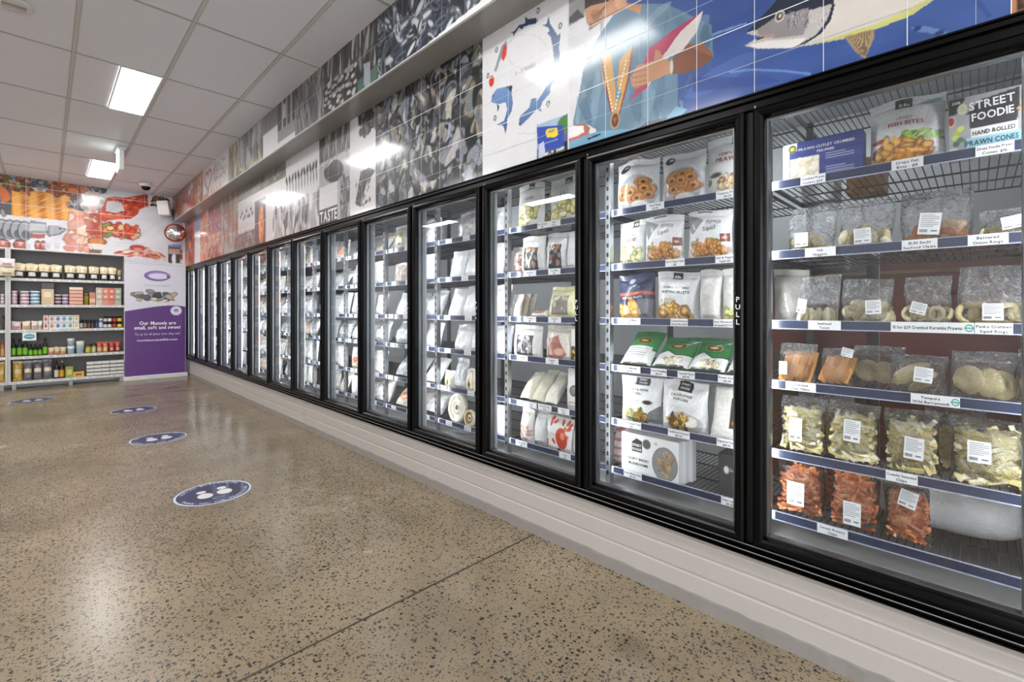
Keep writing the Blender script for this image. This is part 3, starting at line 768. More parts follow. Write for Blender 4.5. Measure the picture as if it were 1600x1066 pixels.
pic = Pic(UU(411), Z0, UU(461), H, 0.014, '6a6a6c')
for k in range(24): pic.ell(UU(413)+k*0.03, 3.25, .010, .14, '2f2f33' if k % 2 else '8d8d90')
pic.rect(UU(411), Z0, UU(434), 3.14, 'd2d2d4'); pic.rect(UU(434), 3.08, UU(461), H, '343438')
for px in (440, 447, 454): pic.rect(UU(px), 3.06, UU(px+2), H, 'a0a0a2')
pic.rect(UU(442), 3.16, UU(446), 3.30, 'b8b4c4'); pic.rect(UU(434), Z0, UU(461), 3.06, '8b8b8d'); pic.rect(UU(434), Z0, UU(461), Z0+.05, 'd2d2d4')
place_pic(mb, pic)
pic = Pic(UU(372), Z0, UU(411), H, 0.016, '7d7f80')
for k in range(40): pic.ell(r3.uniform(UU(372), UU(411)), r3.uniform(Z0, H), .04, .10, r3.choice(['8f9193', '66686a', 'a5a7a9', '55575a']), rot=r3.uniform(-.2, .2))
pic.pile(14, .06, .012, ['d8cf7a', 'c9c2a0'], 3, region=(UU(372), Z0, UU(411), Z0+.06), rim='8a8a70')
place_pic(mb, pic)
pic = Pic(UU(357), Z0, UU(372), H, 0.016, '8b8a78'); pic.pile(40, .03, .12, ['6b6a54', 'a3a18c', 'c9c7b4'], 4, rim='77765f', ang=0); place_pic(mb, pic)
pic = Pic(UU(317), Z0, UU(357), H, 0.014, 'd9d9dd')
hq = []
for k in range(60):
    a = k/60*2*PI; hx = 16*math.sin(a)**3; hz = 13*math.cos(a)-5*math.cos(2*a)-2*math.cos(3*a)-math.cos(4*a)
    pic.ell(UU(325)+hx*0.0125, 3.15+hz*0.0105, .028, .017, 'a8664c')
for k in range(60): pic.ell(r3.uniform(UU(334), UU(354)), r3.uniform(3.05, 3.3), .022, .009, r3.choice(['8f5a55', '5a4a4c', 'b98078']), rot=.3)
pic.pile(24, .05, .02, ['d98a55', 'e0b090'], 5, region=(UU(317), Z0, UU(345), Z0+.04), rim='c9865a')
place_pic(mb, pic)
pic = Pic(UU(304), Z0, UU(317), H, 0.016, 'a07a60'); pic.pile(50, .05, .09, ['b86a44', 'd8a47c', '77503c', '8f8f8c'], 6, rim='7a5440', ang=.1); place_pic(mb, pic)
pic = Pic(-YB, Z0, UU(304), H, 0.03, '8f4a35'); pic.pile(120, .10, .08, ['b8452a', '6f6f70', 'c96a40', '4d5a8a', 'c9b8a8', '9a3a22', '8a8f80'], 7, rim='6a3a2a', ang=0); place_pic(mb, pic)
pic = Pic(UU(800), Z0, 4.2, H, 0.06, '2a2c30'); pic.pile(200, .05, .10, ['3c4450', '56606e', '8a929c'], 5); place_pic(mb, pic)
tile_joints(mb, -YB, 4.2, Z0, H, 0.2215, (3.15,), col='aeb2b8', ustart=UU(500))
tag(mb.build('wall_right_bulkhead_mural', 'mural', loc=(XU, 0, 0), rot=RIGHT), kind='structure')
mb = MB()
mb.box(XU+0.003, -4.6, SOF, W+0.05, YB, H+0.05, '94918d')
mb.box(XU-0.003, -4.6, SOF-0.004, XU+0.012, YB, SOF+0.003, 'dcdcdc')
tag(mb.build('wall_right_bulkhead', 'mural'), kind='structure')

# ---------- far wall pictures
def E(px, py): return onY(px, py, YB-0.004)
def F5(pts): return [E(a/5.333, 260+b/5.333) for a, b in pts]
def XE(px): return E(px, 300)[0]
zc = 2.02
pic = Pic(-2.6, zc, 1.86, H-0.002, 0.0105, 'd7d6db')
r4 = random.Random(31)
for k in range(60): 
    cu, cv = r4.uniform(-2.6, 1.8), r4.uniform(zc, H); pic.ell(cu, cv, r4.uniform(.2, .5), .008, 'c8c6cc', rot=r4.uniform(-.05, .05), a=.6)
def region(a, b, c, d): # two opposite corners in crop px
    p, q = F5([(a, b), (c, d)]); return (min(p[0], q[0]), min(p[1], q[1]), max(p[0], q[0]), max(p[1], q[1]))
def fillp(reg, bg, n, ru, rv, cols, seed, **k):
    pic.rect(*reg, bg); pic.pile(n, ru, rv, cols, seed, region=reg, **k)
# salmon fillets
reg = region(100, 195, 585, 450); pic.rect(*F5([(100, 405)])[0], *F5([(585, 240)])[0], 'd98a2c')
a_, b_ = F5([(100, 300)])[0][0], F5([(585, 300)])[0][0]; z0_, z1_ = F5([(340, 432)])[0][1], F5([(340, 225)])[0][1]
pic.rect(a_, z0_, b_, z1_, 'dc8a2a')
for k in range(7):
    cx = a_+(k+.5)*(b_-a_)/7
    pic.ell(cx, (z0_+z1_)/2, .045, .40, 'f0ae52', rot=.06, a=.85) if k % 2 == 0 else pic.ell(cx, (z0_+z1_)/2, .03, .42, 'a85e18', rot=.06, a=.6)
for k in range(40): pic.ell(r4.uniform(a_, b_), r4.uniform(z0_+.02, z1_-.02), .07, .006, 'f2c27c', rot=.6, a=.7)
pic.rect(a_-3, zc, b_+.1, z0_-.004, 'd7d6db'); pic.rect(b_, zc, b_+.12, z1_+.1, 'd7d6db')
fillp((-2.6, region(0, 65, 20, 180)[1], region(0, 65, 265, 185)[2], H), '7a5a3a', 160, .06, .03, ['c98a3c', '8a9a3c', 'd8c06a', '5a3020', 'b8562a', '8a929a'], 1, rim='4a3020')
fillp(region(265, 85, 435, 190), '6a6c70', 90, .035, .03, ['a8aaad', '4a4c50', '8a8d90'], 2)
fillp(region(435, 110, 665, 235), '8a4420', 60, .08, .04, ['c8713a', 'e0a468', '9a4a22', 'b8653a'], 3, rim='5a2a14')
fillp(region(680, 150, 745, 200), 'd9c4bc', 6, .05, .03, ['c88a6a'], 3, rim='a86a4a')
fillp(region(745, 165, 880, 220), '26242a', 30, .03, .02, ['55555c', '9a9aa0'], 4)
pic.rect(-2.6, z0_, a_-.008, z1_, '55585c'); pic.ell(a_-.22, z1_-.06, .22, .14, 'd8743c', rot=-.5)
pic.pile(40, .03, .06, ['9aa0a4', '2f3236', 'c4c8ca'], 6, region=(-2.6, z0_+.02, a_-.02, z0_+.30), ang=.3)
# fish cut into steaks
yy = F5([(120, 530)])[0][1]
for i, x in enumerate((-60, 20, 82, 145, 208)):
    p = F5([(x, 525)])[0]; pic.ell(p[0], yy, .085, .16, '3c3e42'); pic.ell(p[0], yy, .072, .145, '9da0a4'); pic.ell(p[0]+.01, yy-.06, .05, .07, '5c5f64')
pic.poly(F5([(245, 450), (385, 468), (390, 560), (245, 555)]), '8a8d92'); pic.poly(F5([(250, 470), (380, 485), (380, 540), (250, 535)]), 'b9bcc0')
pic.poly(F5([(250, 560), (380, 565), (370, 602), (260, 598)]), 'a4635a')
pic.poly(F5([(400, 490), (480, 495), (565, 525), (500, 570), (405, 590), (385, 560)]), '7c7f84'); pic.poly(F5([(410, 505), (480, 508), (540, 528), (480, 560), (410, 570)]), 'a6a9ad')
pic.ell(*F5([(500, 520)])[0], .014, .014, '202226')
for x in (25, 170, 315, 360):
    p = F5([(x, 650+ (x-25)*0.04)])[0]; w_ = .085 if x < 200 else .04
    pic.ell(p[0], p[1], w_, .09, 'a55848', rim='6a2c24'); pic.ell(p[0], p[1]+.02, w_*.3, .03, 'd8a090')
for x in (240, 400, 480): pic.poly(F5([(x-25, 640), (x+20, 645), (x+20, 690), (x-25, 685)]), 'c3c2c8')
# calamari, lobster, prawns, burger, crab
fillp(region(592, 370, 738, 700), 'd2a190', 50, .10, .07, ['e0bfa8', 'd89a84', 'b8604a', 'e8d4c4', 'c97a60'], 7, rim='b87560')
fillp(region(592, 255, 680, 355), '6f7378', 30, .03, .03, ['a8aaad', '4a4c50'], 8)
fillp(region(700, 225, 878, 380), 'cdbcb8', 20, .05, .04, ['d8a8a0', 'e4dcdc', 'c9a8a0', '8a8c90'], 8, rim='c0b0ae')  # pinkish print, paled for the whitish glare lying on it
fillp(region(745, 470, 1145, 590), 'b8562e', 90, .07, .045, ['cf5a28', 'e08a50', 'a83a1c', 'e0b48a', '7a8a40', 'c9401c'], 9, rim='8a3018')
fillp(region(740, 380, 880, 470), 'c88a78', 24, .05, .03, ['c04a30', 'e0c0b0', 'a83a28'], 10, rim='9a4a38')
lob = [(800, 410), (860, 330), (890, 260), (960, 252), (1050, 262), (1160, 240), (1230, 240), (1238, 330), (1160, 360), (1150, 400), (1090, 440), (1000, 440), (900, 450), (830, 440)]
pic.poly(F5(lob), 'c43c1a')
pic.poly(F5([(890, 290), (960, 285), (1010, 300), (1040, 370), (960, 390), (880, 370)]), 'd4d3d9')
for k in range(46):
    x = r4.uniform(850, 1230); y = 440-abs(x-1000)*.25-r4.uniform(0, 150)
    j = F5([(x, y)])[0]
    ii = int((j[1]-pic.b[1])/(pic.b[3]-pic.b[1])*(pic.nz-1)); jj = int((j[0]-pic.b[0])/(pic.b[2]-pic.b[0])*(pic.nx-1))
    if 0 <= ii < pic.nz and 0 <= jj < pic.nx and pic.img[ii, jj, 1] < .2: pic.ell(j[0], j[1], .04, .018, r4.choice(['e2662c', 'a62c12', 'f08a50', '8c2410']), rot=r4.uniform(-.8, .8))
pic.ell(*F5([(940, 420)])[0], .13, .035, 'e06a30')
fillp(region(742, 590, 878, 665), 'e4e2e4', 2, .01, .01, ['c98a50'], 1); pic.ell(*F5([(810, 625)])[0], .13, .075, 'c8783c', rim='8f4a22'); pic.ell(*F5([(810, 655)])[0], .12, .02, 'e8dcb8')
pic.poly(F5([(740, 690), (850, 695), (850, 725), (740, 722)]), '7a5a4a')
for k in range(70):
    t = r4.uniform(-1, 1); x = 1150+t*215; y = 700+abs(t)*40+r4.uniform(-45+abs(t)*30, 45-abs(t)*10); p = F5([(x, y)])[0]
    pic.ell(p[0], p[1], .055, .014, r4.choice(['c2452c', 'e0a078', 'd8764c', 'f0dcc0', 'a8321c']), rot=-t*.6+r4.uniform(-.3, .3))
pic.ell(*F5([(1150, 680)])[0], .12, .055, 'bd3a26', rim='8a2418'); pic.ell(*F5([(1150, 690)])[0], .06, .02, 'e09070')
fillp(region(1280, 255, 1400, 335), '2a1a14', 30, .05, .03, ['8a5a30', 'c08a50', '4a2a18'], 12)
# staff photograph by the corner
fillp(region(1400, 655, 1510, 805), '3a3a40', 2, .01, .01, ['55555c'], 1)
pic.poly(F5([(1400, 650), (1512, 655), (1512, 680), (1400, 672)]), '6a86b8'); pic.poly(F5([(1405, 685), (1505, 690), (1505, 735), (1405, 730)]), '9a8272')
for x in (1420, 1450, 1482): pic.ell(*F5([(x, 705)])[0], .03, .04, 'c09a80'); pic.ell(*F5([(x, 770)])[0], .035, .09, 'e2e2e6' if x == 1450 else '1d1d22')
fillp(region(1515, 690, 1560, 810), 'b84a2a', 20, .03, .05, ['d8653a', '9a2c16', 'e8d0b8'], 13, rim='7a2a18')
mottle(pic, .10, 9, 10)
mb = MB(); place_pic(mb, pic, y=-0.004)
mb.T = None
tj = MB(); tile_joints(tj, -2.6, 1.86, zc, H, 0.30, (2.30, 2.60, 2.90, 3.20), col='dcdce2', w=.004, y=-.006, ustart=XE(82))
mb.V += tj.V; mb.C += tj.C; mb.F += [tuple(i+mb.n for i in f) for f in tj.F]; mb.MI += tj.MI; mb.SM += tj.SM; mb.n += tj.n
mb.box(-5.2, -.006, 2.30, -2.6, 0, H, 'd7d6db'); 
tag(mb.build('wall_back_mural', 'mural', loc=(0, YB, 0)), kind='structure')

# ================================================================== FREEZERS
PITCH = 0.7675
def loops(mb, rects, ys, col, mat=0, smooth=False):
    """sweep a section round a rectangle: rects[i] = (x0,z0,x1,z1) at depth ys[i]"""
    v = []; f = []
    for (x0, z0, x1, z1), y in zip(rects, ys): v += [(x0, y, z0), (x1, y, z0), (x1, y, z1), (x0, y, z1)]
    for k in range(len(rects)-1):
        for i in range(4):
            j = (i+1) % 4; f.append((k*4+i, k*4+j, (k+1)*4+j, (k+1)*4+i))
    mb.add(v, f, col, mat, smooth)
DW, DZ0, DZ1 = PITCH-0.028, 0.338, 1.990
def door_meshes():
    mb = MB()
    prof = [(0, .030), (0, -.006), (.003, -.016), (.010, -.023), (.020, -.0255), (.030, -.023), (.037, -.016), (.040, -.006), (.0415, .006), (.043, .010)]
    loops(mb, [(i, DZ0+i, DW-i, DZ1-i) for i, y in prof], [y for i, y in prof], '040405', smooth=False)
    loops(mb, [(i, DZ0+i, DW-i, DZ1-i) for i in (.0425, .049, .051)], [.008, .008, .028], '8e9194', 1)
    loops(mb, [(i, DZ0+i, DW-i, DZ1-i) for i in (.051, .047, .0)], [.030, .040, .040], '26282b')
    return mb
unit_parts = {}
TICKETS = {}      # (door, shelf) -> list of (x0, x1, lines, swirl)
def tick(door, shelf, pxl, pxr, lines, oval=False):
    xs = [M(door-1)-(onX(p, 400, XS-.006)[0]) for p in (pxl, pxr)]     # distance from the left mullion
    TICKETS.setdefault((door, shelf), []).append((xs[0], xs[1], lines, oval))
for a in [(1,0,1251,1290,['Crumbed Prawn','Cutlets $20']),(1,0,1393,1443,['Crispy Fish','Bites - $15']),(1,0,1524,1585,['Street Foodie Prawn','Cones $16']),
          (1,1,1258,1306,['Fish','Nuggets']),(1,1,1409,1465,['$1.50 Each!','Seafood Claws']),(1,1,1512,1576,['Battered','Onion Rings']),
          (1,2,1263,1314,['Seafood','Tacos']),(1,2,1392,1507,['10 for $29 Crumbed Karumba Prawns']),(1,2,1523,1583,['Panko Crumbed','Squid Rings']),
          (1,3,1228,1275,['Crumbed','Hoki Fillets']),(1,3,1423,1486,['Tempura','Wild Barramundi']),(1,4,1384,1434,['Crunchy Seasoned','Chips']),(1,5,1277,1325,['Sweet Potato','Chips']),
          (2,0,1010,1038,['Squid Rings','$9.50']),(2,0,1119,1156,['Tempura Prawn','$19.50']),(2,1,1040,1070,['Salt & Pepper Squid','$15']),(2,1,1118,1149,['Salt & Pepper','Squid $15']),
          (2,2,967,1001,['Whiting Fillets','$15']),(2,2,1048,1075,['Crumbed Battered','Whiting Fillets $16.50']),(2,2,1115,1145,['Beer Battered','Barramundi $22.90']),
          (2,3,968,1001,['Green Mussels','$9.90']),(2,3,1017,1042,['Prawn Dumpling','$12.90']),(2,3,1059,1086,['Vegetable Gyoza','$10.90']),(2,3,1122,1152,['Prawn Gyoza','$12.90']),
          (2,4,973,1002,['Salt & Pepper Tofu','$12']),(2,4,1044,1078,['Cauliflower Popcorn','$12.90']),(2,4,1120,1152,['Vegetarian Prawns','$18.90']),
          (2,5,975,1003,['Enoki Mushrooms','$16.90']),(2,5,1127,1154,['Crumbed Camembert','$9.90']),
          (3,0,840,856,['Salt & Pepper','$16']),(3,0,856,876,['Squid','$9.50']),(3,1,818,838,['Marinara','$12']),(3,1,857,876,['Crab Meat','$19']),(3,2,818,838,['Octopus','$18']),(3,2,857,877,['Calamari','$14']),
          (3,3,808,825,['Vannamei','$20']),(3,3,853,873,['Snapper','$22']),(3,4,808,822,['Basa','$9']),(3,4,822,839,['Ling','$15']),(3,4,841,862,['Flathead Tails','$22']),(3,4,872,890,['Dory','$12']),
          (3,5,806,824,['Seafood Mix','$14']),(3,5,874,892,['Crab','$16'])]:
    tick(*a)
TICKETS[(1,2)].append((M(0)-onX(1507,400,XS)[0], M(0)-onX(1522,400,XS)[0], None, True))
TICKETS[(1,3)].append((M(0)-onX(1486,400,XS)[0], M(0)-onX(1500,400,XS)[0], None, True))
rt = random.Random(77)
for d in range(4, 15):
    for s in range(6):
        for q in range(3):
            x = 0.05+q*0.24+rt.uniform(0, .08); TICKETS.setdefault((d, s), []).append((x, x+0.075, ['', ''], False))

def wire_shelf_mesh(depth=0.66, L_=PITCH-.035):
    mb = MB()
    c = '3b4048'
    for k in range(31):
        x = .012+k*(L_-.024)/30; mb.box(x-.0016, 0.004, -.002, x+.0016, depth, .0015, c)
    for y in (.02, depth*.35, depth*.68, depth-.006): mb.box(.006, y-.003, -.008, L_-.006, y+.003, -.002, c)
    mb.box(0, 0.0, -.012, .006, depth, .0012, c); mb.box(L_-.006, 0, -.012, L_, depth, .0012, c)
    return mb
def freezer(k_hi, n, label):
    Y0 = M(k_hi)
    root = empty('display_freezer', (W, Y0, 0), RIGHT); tag(root, label, 'freezer', 'glass door freezers along the wall')
    Lg = n*PITCH; end_l = 0.028; end_r = 0.028
    mb = MB(); x0, x1 = (-end_l if k_hi == 13 else .0008), Lg+(0 if k_hi == 13 else .016)
    # header with stepped trims, sill with stepped trims
    for z0, z1, y in ((ZT-.006, ZT, -.022), (2.032, ZT-.006, -.014), (2.020, 2.032, -.024), (1.990, 2.020, -.010)):
        mb.box(x0, y, z0, x1, .10, z1, '040405')
    hd = mb.build('header_rail', 'black_frame', root)
    mb = MB()
    for z0, z1, y in ((.330, .338, -.012), (.318, .330, -.004), (.309, .318, -.022), (.301, .309, -.006), (ZB_, .301, -.020)):
        mb.box(x0, y, z0, x1, .09, z1, '040405')
    mb.box(x0, -.0235, .316, x1, -.022, .3185, '9a9a9c'); mb.box(x0, -.0135, .3355, x1, -.012, .3385, '8a8a8c')
    mb.build('sill_rail', 'black_frame', root)
    # mullions, tubes, uprights
    proto = unit_parts.get('mul')
    for i in range(n+1):
        x = i*PITCH
        edge = (i == 0 and k_hi != 13)
        if edge: continue
        if proto is None:
            mb = MB(); mb.box(-.0125, .006, .340, .0125, .012, 1.988, '040405'); mb.box(-.022, .042, .340, .022, .088, 1.988, '8d9298'); mb.box(-.011, .012, .340, .011, .042, 1.988, '151517')
            mb.add([(-.022, .088, .340), (.022, .088, .340), (.016, .106, .340), (-.016, .106, .340), (-.022, .088, 1.988), (.022, .088, 1.988), (.016, .106, 1.988), (-.016, .106, 1.988)], [(0,3,2,1),(4,5,6,7),(1,2,6,5),(2,3,7,6),(3,0,4,7)], 'aeb3b8')
            m1 = mb.build('mullion', 'paint', root)
            mb = MB()
            mb.add([(.011, .1065, .40), (-.011, .1065, .40), (0, .1125, .40), (.011, .1065, 1.93), (-.011, .1065, 1.93), (0, .1125, 1.93)], [(0, 2, 5, 3), (2, 1, 4, 5), (0, 1, 2)[::-1], (3, 4, 5)], 'ffffff')
            t1 = mb.build('light_tube', 'led_glow', root)
            mb = MB(); mb.box(-.014, .200, .301, .014, .236, 2.2, 'a2a6ab')
            z = .36
            while z < 2.15: mb.box(-.006, .1988, z, .006, .2002, z+.022, '3a3d42'); z += .05
            mb.box(-.014, .90, .301, .014, .925, 2.2, '6a6e74')
            u1_ = mb.build('shelf_upright', 'steel', root)
            unit_parts['mul'] = (m1, t1, u1_); proto = unit_parts['mul']
            for o in proto: o.location.x = x
        else:
            for o in proto:
                c = o.copy(); COL.objects.link(c); c.parent = root; c.location.x = x
    if k_hi == 13:
        mb = MB(); mb.box(-.030, -.018, ZB_, -.004, .12, ZT, '040405'); mb.box(-.0315, -.019, ZB_, -.026, -.017, ZT, '6a6a6c'); mb.build('end_post', 'black_frame', root)
    else:
        mb = MB(); mb.box(.0006, -.016, ZB_+.05, .0125, .005, ZT-.058, '040405'); mb.box(.0006, -.0185, ZB_+.05, .003, -.016, ZT-.058, '55565a'); mb.build('end_post', 'black_frame', root)
        mb = MB(); mb.box(Lg+.001, -.016, ZB_, Lg+.016, .12, ZT, '040405'); mb.build('end_post', 'black_frame', root)
    # doors
    for i in range(n):
        x = i*PITCH+0.014; dnum = k_hi-i
        if 'door' not in unit_parts:
            d = door_meshes().build('door', ['black_frame', 'steel'], root)
            mb = MB(); mb.box(.0505, .012, DZ0+.0505, DW-.0505, .026, DZ1-.0505, 'ffffff'); g = mb.build('glass', 'door_glass', d)
            mb = MB()
            for q, ch in enumerate('PULL'): text(mb, ch, DW-.020, 1.262-q*.029, .027, 'd8d8da', flat(-.0268), bold=1)
            p = mb.build('pull_lettering', 'matte', d); p['label'] = 'white PULL lettering'
            mb = MB(); mb.lathe(.008, -.006, [(.005, DZ1), (.005, DZ1+.010), (.002, DZ1+.013)], 'a8a8aa', n=8); h = mb.build('hinge', 'steel', d)
            mb = MB(); mb.lathe(.008, -.006, [(.005, DZ0-.007), (.005, DZ0), ], 'c8c8ca', n=8); h2 = mb.build('hinge', 'steel', d)
            unit_parts['door'] = (d, g, p, h, h2); d.location.x = x
        else:
            d0, g, p, h, h2 = unit_parts['door']
            d = d0.copy(); COL.objects.link(d); d.parent = root; d.location.x = x
            for o in (g, p, h, h2):
                c = o.copy(); COL.objects.link(c); c.parent = d
        # shelves
        for s in range(7):
            if 'ws' not in unit_parts:
                o = wire_shelf_mesh().build('wire_shelf', 'plastic', root); unit_parts['ws'] = o
            else:
                o = unit_parts['ws'].copy(); COL.objects.link(o); o.parent = root
            if s == 6: o.location = (i*PITCH+.018, .217+.08, 2.13); continue
            zb = SHELF_Z[s]; o.location = (i*PITCH+.018, .217, zb+.012)
            if 'rail' not in unit_parts:
                mb = MB(); Lr = PITCH-.035
                mb.box(0, -.004, -.012, Lr, .001, .021, '363e57'); mb.box(0, -.007, -.014, Lr, -.003, -.010, 'aab2c8'); mb.box(0, -.006, .0205, Lr, .002, .0225, 'b4bbd0')
                mb.box(0, -.0075, -.012, .012, -.0035, .021, 'c8ccd6')
                rl = mb.build('price_rail', 'rail', o); unit_parts['rail'] = rl
            else:
                rl = unit_parts['rail'].copy(); COL.objects.link(rl); rl.parent = o
            tk = TICKETS.get((dnum+1, s))
            for (ta, tb, lines, oval) in (tk or []):
                wd = tb-ta; blank = not oval and not (lines and lines[0])
                if blank and 'tick' in unit_parts:
                    q = unit_parts['tick'].copy(); COL.objects.link(q); q.parent = o; q.location.x = ta-.018; continue
                mb = MB(); a, b = 0.0, (.075 if blank else wd)
                mb.box(a, -.0085, -.013, b, -.0078, .0225, 'eef0f3')
                sf = flat(-.0088)
                if oval:
                    mb.add([((a+b)/2+math.cos(t*PI/8)*(b-a)*.46, -.0089, .0048+math.sin(t*PI/8)*.0125) for t in range(16)], [tuple(range(16))], '3f9a94')
                    mb.add([((a+b)/2+math.cos(t*PI/8)*(b-a)*.36, -.0092, .0048+math.sin(t*PI/8)*.009) for t in range(16)], [tuple(range(16))], 'cfe8e4')
                    mb.box((a+b)/2-.012, -.0095, .003, (a+b)/2+.012, -.0093, .0065, '3f9a94')
                elif blank:
                    for zz in (.012, 0, -.006): mb.box(a+.008, -.0089, zz, b-.008, -.0086, zz+.003, '8a8c92')
                elif len(lines) == 1: text(mb, lines[0], (a+b)/2, -.0015, .0150, '1b1c22', sf, bold=1, maxw=(b-a)*.94)
                else:
                    text(mb, lines[0], (a+b)/2, .0068, .0125, '1b1c22', sf, bold=1, maxw=(b-a)*.92)
                    text(mb, lines[1], (a+b)/2, -.0085, .0125, '1b1c22', sf, bold=1, maxw=(b-a)*.92)
                q = mb.build('price_ticket', 'card', o); q.location.x = ta-.018
                if blank: unit_parts['tick'] = q
    return root
freezer(13, 7, 'far black-framed freezer with seven glass doors, ending at the purple banner')
freezer(6, 7, 'near black-framed freezer with seven glass doors, in the foreground')

# unseen battens added to brighten the freezer interior
bt = None
for i in range(4):
    if bt is None:
        root = empty('fill_batten'); mb = MB(); mb.rbox(-.05, -.62, .012, .05, .62, .05, 'e8e8e8', r=.01); q1 = mb.build('housing', 'plastic', root)
        mb = MB(); mb.box(-.035, -.60, .0, .035, .60, .011, 'ffffff'); q2 = mb.build('tube', 'fill_batten_glow', root); bt = (root, q1, q2)
    else:
        root = bt[0].copy(); COL.objects.link(root)
        for q in bt[1:]: c_ = q.copy(); COL.objects.link(c_); c_.parent = root
    root.location = (3.15, .9+2.9*i, 2.462); tag(root, 'unseen batten light added on the cool room ceiling to brighten the freezer interior', 'batten light', 'added cool room fill lights')
# ================================================================== PRODUCTS
def wob(seed, n=5, lo=18, hi=60):
    r = random.Random(seed)
    K = [(r.uniform(-hi, hi), r.uniform(-hi, hi), r.uniform(0, 6.28), r.uniform(.4, 1)) for _ in range(n)]
    s = sum(k[3] for k in K)
    return lambda u, v: sum(a*np.sin(p*u+q*v+f) for p, q, f, a in K)/s

def pouch(name, w, h, t, seed, bg, paint=None, words=(), mat='pouch', res=.0032, crink=.009, boxy=.6, topflat=.88, taper=.04):
    """printed stand-up pouch, a filled pillow with a flat sealed top"""
    k1 = wob(seed); k2 = wob(seed+9, 4, 8, 25)
    pic = Pic(-w/2, 0, w/2, h, res, bg)
    if paint: paint(pic, w, h); mottle(pic, .10 if mat == 'pouch' else .05, seed, 90); pic.speck(.07, seed)
    def thick(a, b):
        g = np.minimum(1, .35+.65*b/.16)*np.clip((topflat-b)/.35, 0, 1)**.6
        return t/2*g*np.clip(1-np.abs(a)**2.6, 0, 1)**boxy
    def surf(u, v):
        u = np.asarray(u, float); v = np.asarray(v, float)
        a = np.clip(u/(w/2), -1, 1); b = np.clip(v/h, 0, 1)
        y = -thick(a, b)-.0015-(k1(u, v)*crink*.55+.35*crink)*(1-np.abs(a)**4)*(1-b**6)+k2(u, v)*crink*.6*b
        return (u*(1-taper*np.sin(PI*b))*(1+.05*np.sin(PI*np.clip(b*1.05, 0, 1))*k2(.3*u, v)), y, v*(1-.018*a*a)+.010*k2(u*1.5, .1)*b)
    def back(u, v):
        a = np.clip(u/(w/2), -1, 1); b = np.clip(v/h, 0, 1)
        x, y0, z = surf(u, v)
        y = thick(a, b)+.0015+k2(u, v)*crink*.6*b
        e = (np.abs(a) > .999) | (b < .001) | (b > .999)
        return (x, np.where(e, y0, y), z)
    mb = MB()
    mb.sheet(pic.img, lambda a, b: surf(-w/2+w*a, h*b))
    bk = np.empty((14, 14, 3)); bk[:] = lin(bg)*1 if not isinstance(bg, str) else lin(bg)
    n = pic.img.shape
    bk = pic.img[::max(1, n[0]//14), ::max(1, n[1]//14)]*.0+np.array(lin(bg) if isinstance(bg, str) else bg)
    mb.sheet(bk, lambda a, b: back(-w/2+w*a, h*b), flip=True)
    sf = lambda u, v: (lambda q: (q[0], q[1]-.0012, q[2]))(surf(u, v))
    for wd in words:
        s_, u, v, size, col = wd[:5]; kw = wd[5] if len(wd) > 5 else {}
        text(mb, s_, u*w/2, v*h, size*h, col, sf, **dict(dict(bold=1, maxw=w*.88), **({k: (x*w if k == 'maxw' else x) for k, x in kw.items()})))
    return mb.build(name, mat)

def blob(mb, c, r, rot, seed, col, n=9, m=6, rough=.12, mat=0):
    rd = random.Random(seed); R = Euler(rot).to_matrix()
    v = []; f = []
    for j in range(m+1):
        th = PI*j/m
        for i in range(n):
            ph = 2*PI*i/n; k = 1+rd.uniform(-rough, rough)
            p = R @ Vector((r[0]*math.sin(th)*math.cos(ph)*k, r[1]*math.sin(th)*math.sin(ph)*k, r[2]*math.cos(th)*k))
            v.append((c[0]+p.x, c[1]+p.y, c[2]+p.z))
    for j in range(m):
        for i in range(n):
            q = (i+1) % n; f.append((j*n+i, (j+1)*n+i, (j+1)*n+q, j*n+q))
    mb.add(v, f, col, mat, True)
def stick(mb, c, l, s, rot, col, bend=0.0):
    R = Euler(rot).to_matrix(); v = []; f = []
    for k, x in enumerate((-l/2, 0, l/2)):
        for a, b in ((-1, -1), (1, -1), (1, 1), (-1, 1)):
            p = R @ Vector((x, a*s/2, b*s/2+(bend if k == 1 else 0))); v.append((c[0]+p.x, c[1]+p.y, c[2]+p.z))
    for k in range(2):
        for i in range(4):
            j = (i+1) % 4; f.append((k*4+i, k*4+j, (k+1)*4+j, (k+1)*4+i))
    f += [(3, 2, 1, 0), (8, 9, 10, 11)]
    mb.add(v, f, col)
def ring(mb, c, R_, r_, rot, seed, col, n=16, m=7):
    rd = random.Random(seed); E_ = Euler(rot).to_matrix(); v = []; f = []
    for i in range(n):
        a = 2*PI*i/n; rr_ = r_*rd.uniform(.85, 1.18)
        for j in range(m):
            b = 2*PI*j/m; k = R_+rr_*math.cos(b)*rd.uniform(.9, 1.1)
            p = E_ @ Vector((k*math.cos(a), k*math.sin(a), rr_*math.sin(b))); v.append((c[0]+p.x, c[1]+p.y, c[2]+p.z))
    for i in range(n):
        for j in range(m):
            i2 = (i+1) % n; j2 = (j+1) % m; f.append((i*m+j, i2*m+j, i2*m+j2, i*m+j2))
    mb.add(v, f, col, 0, True)

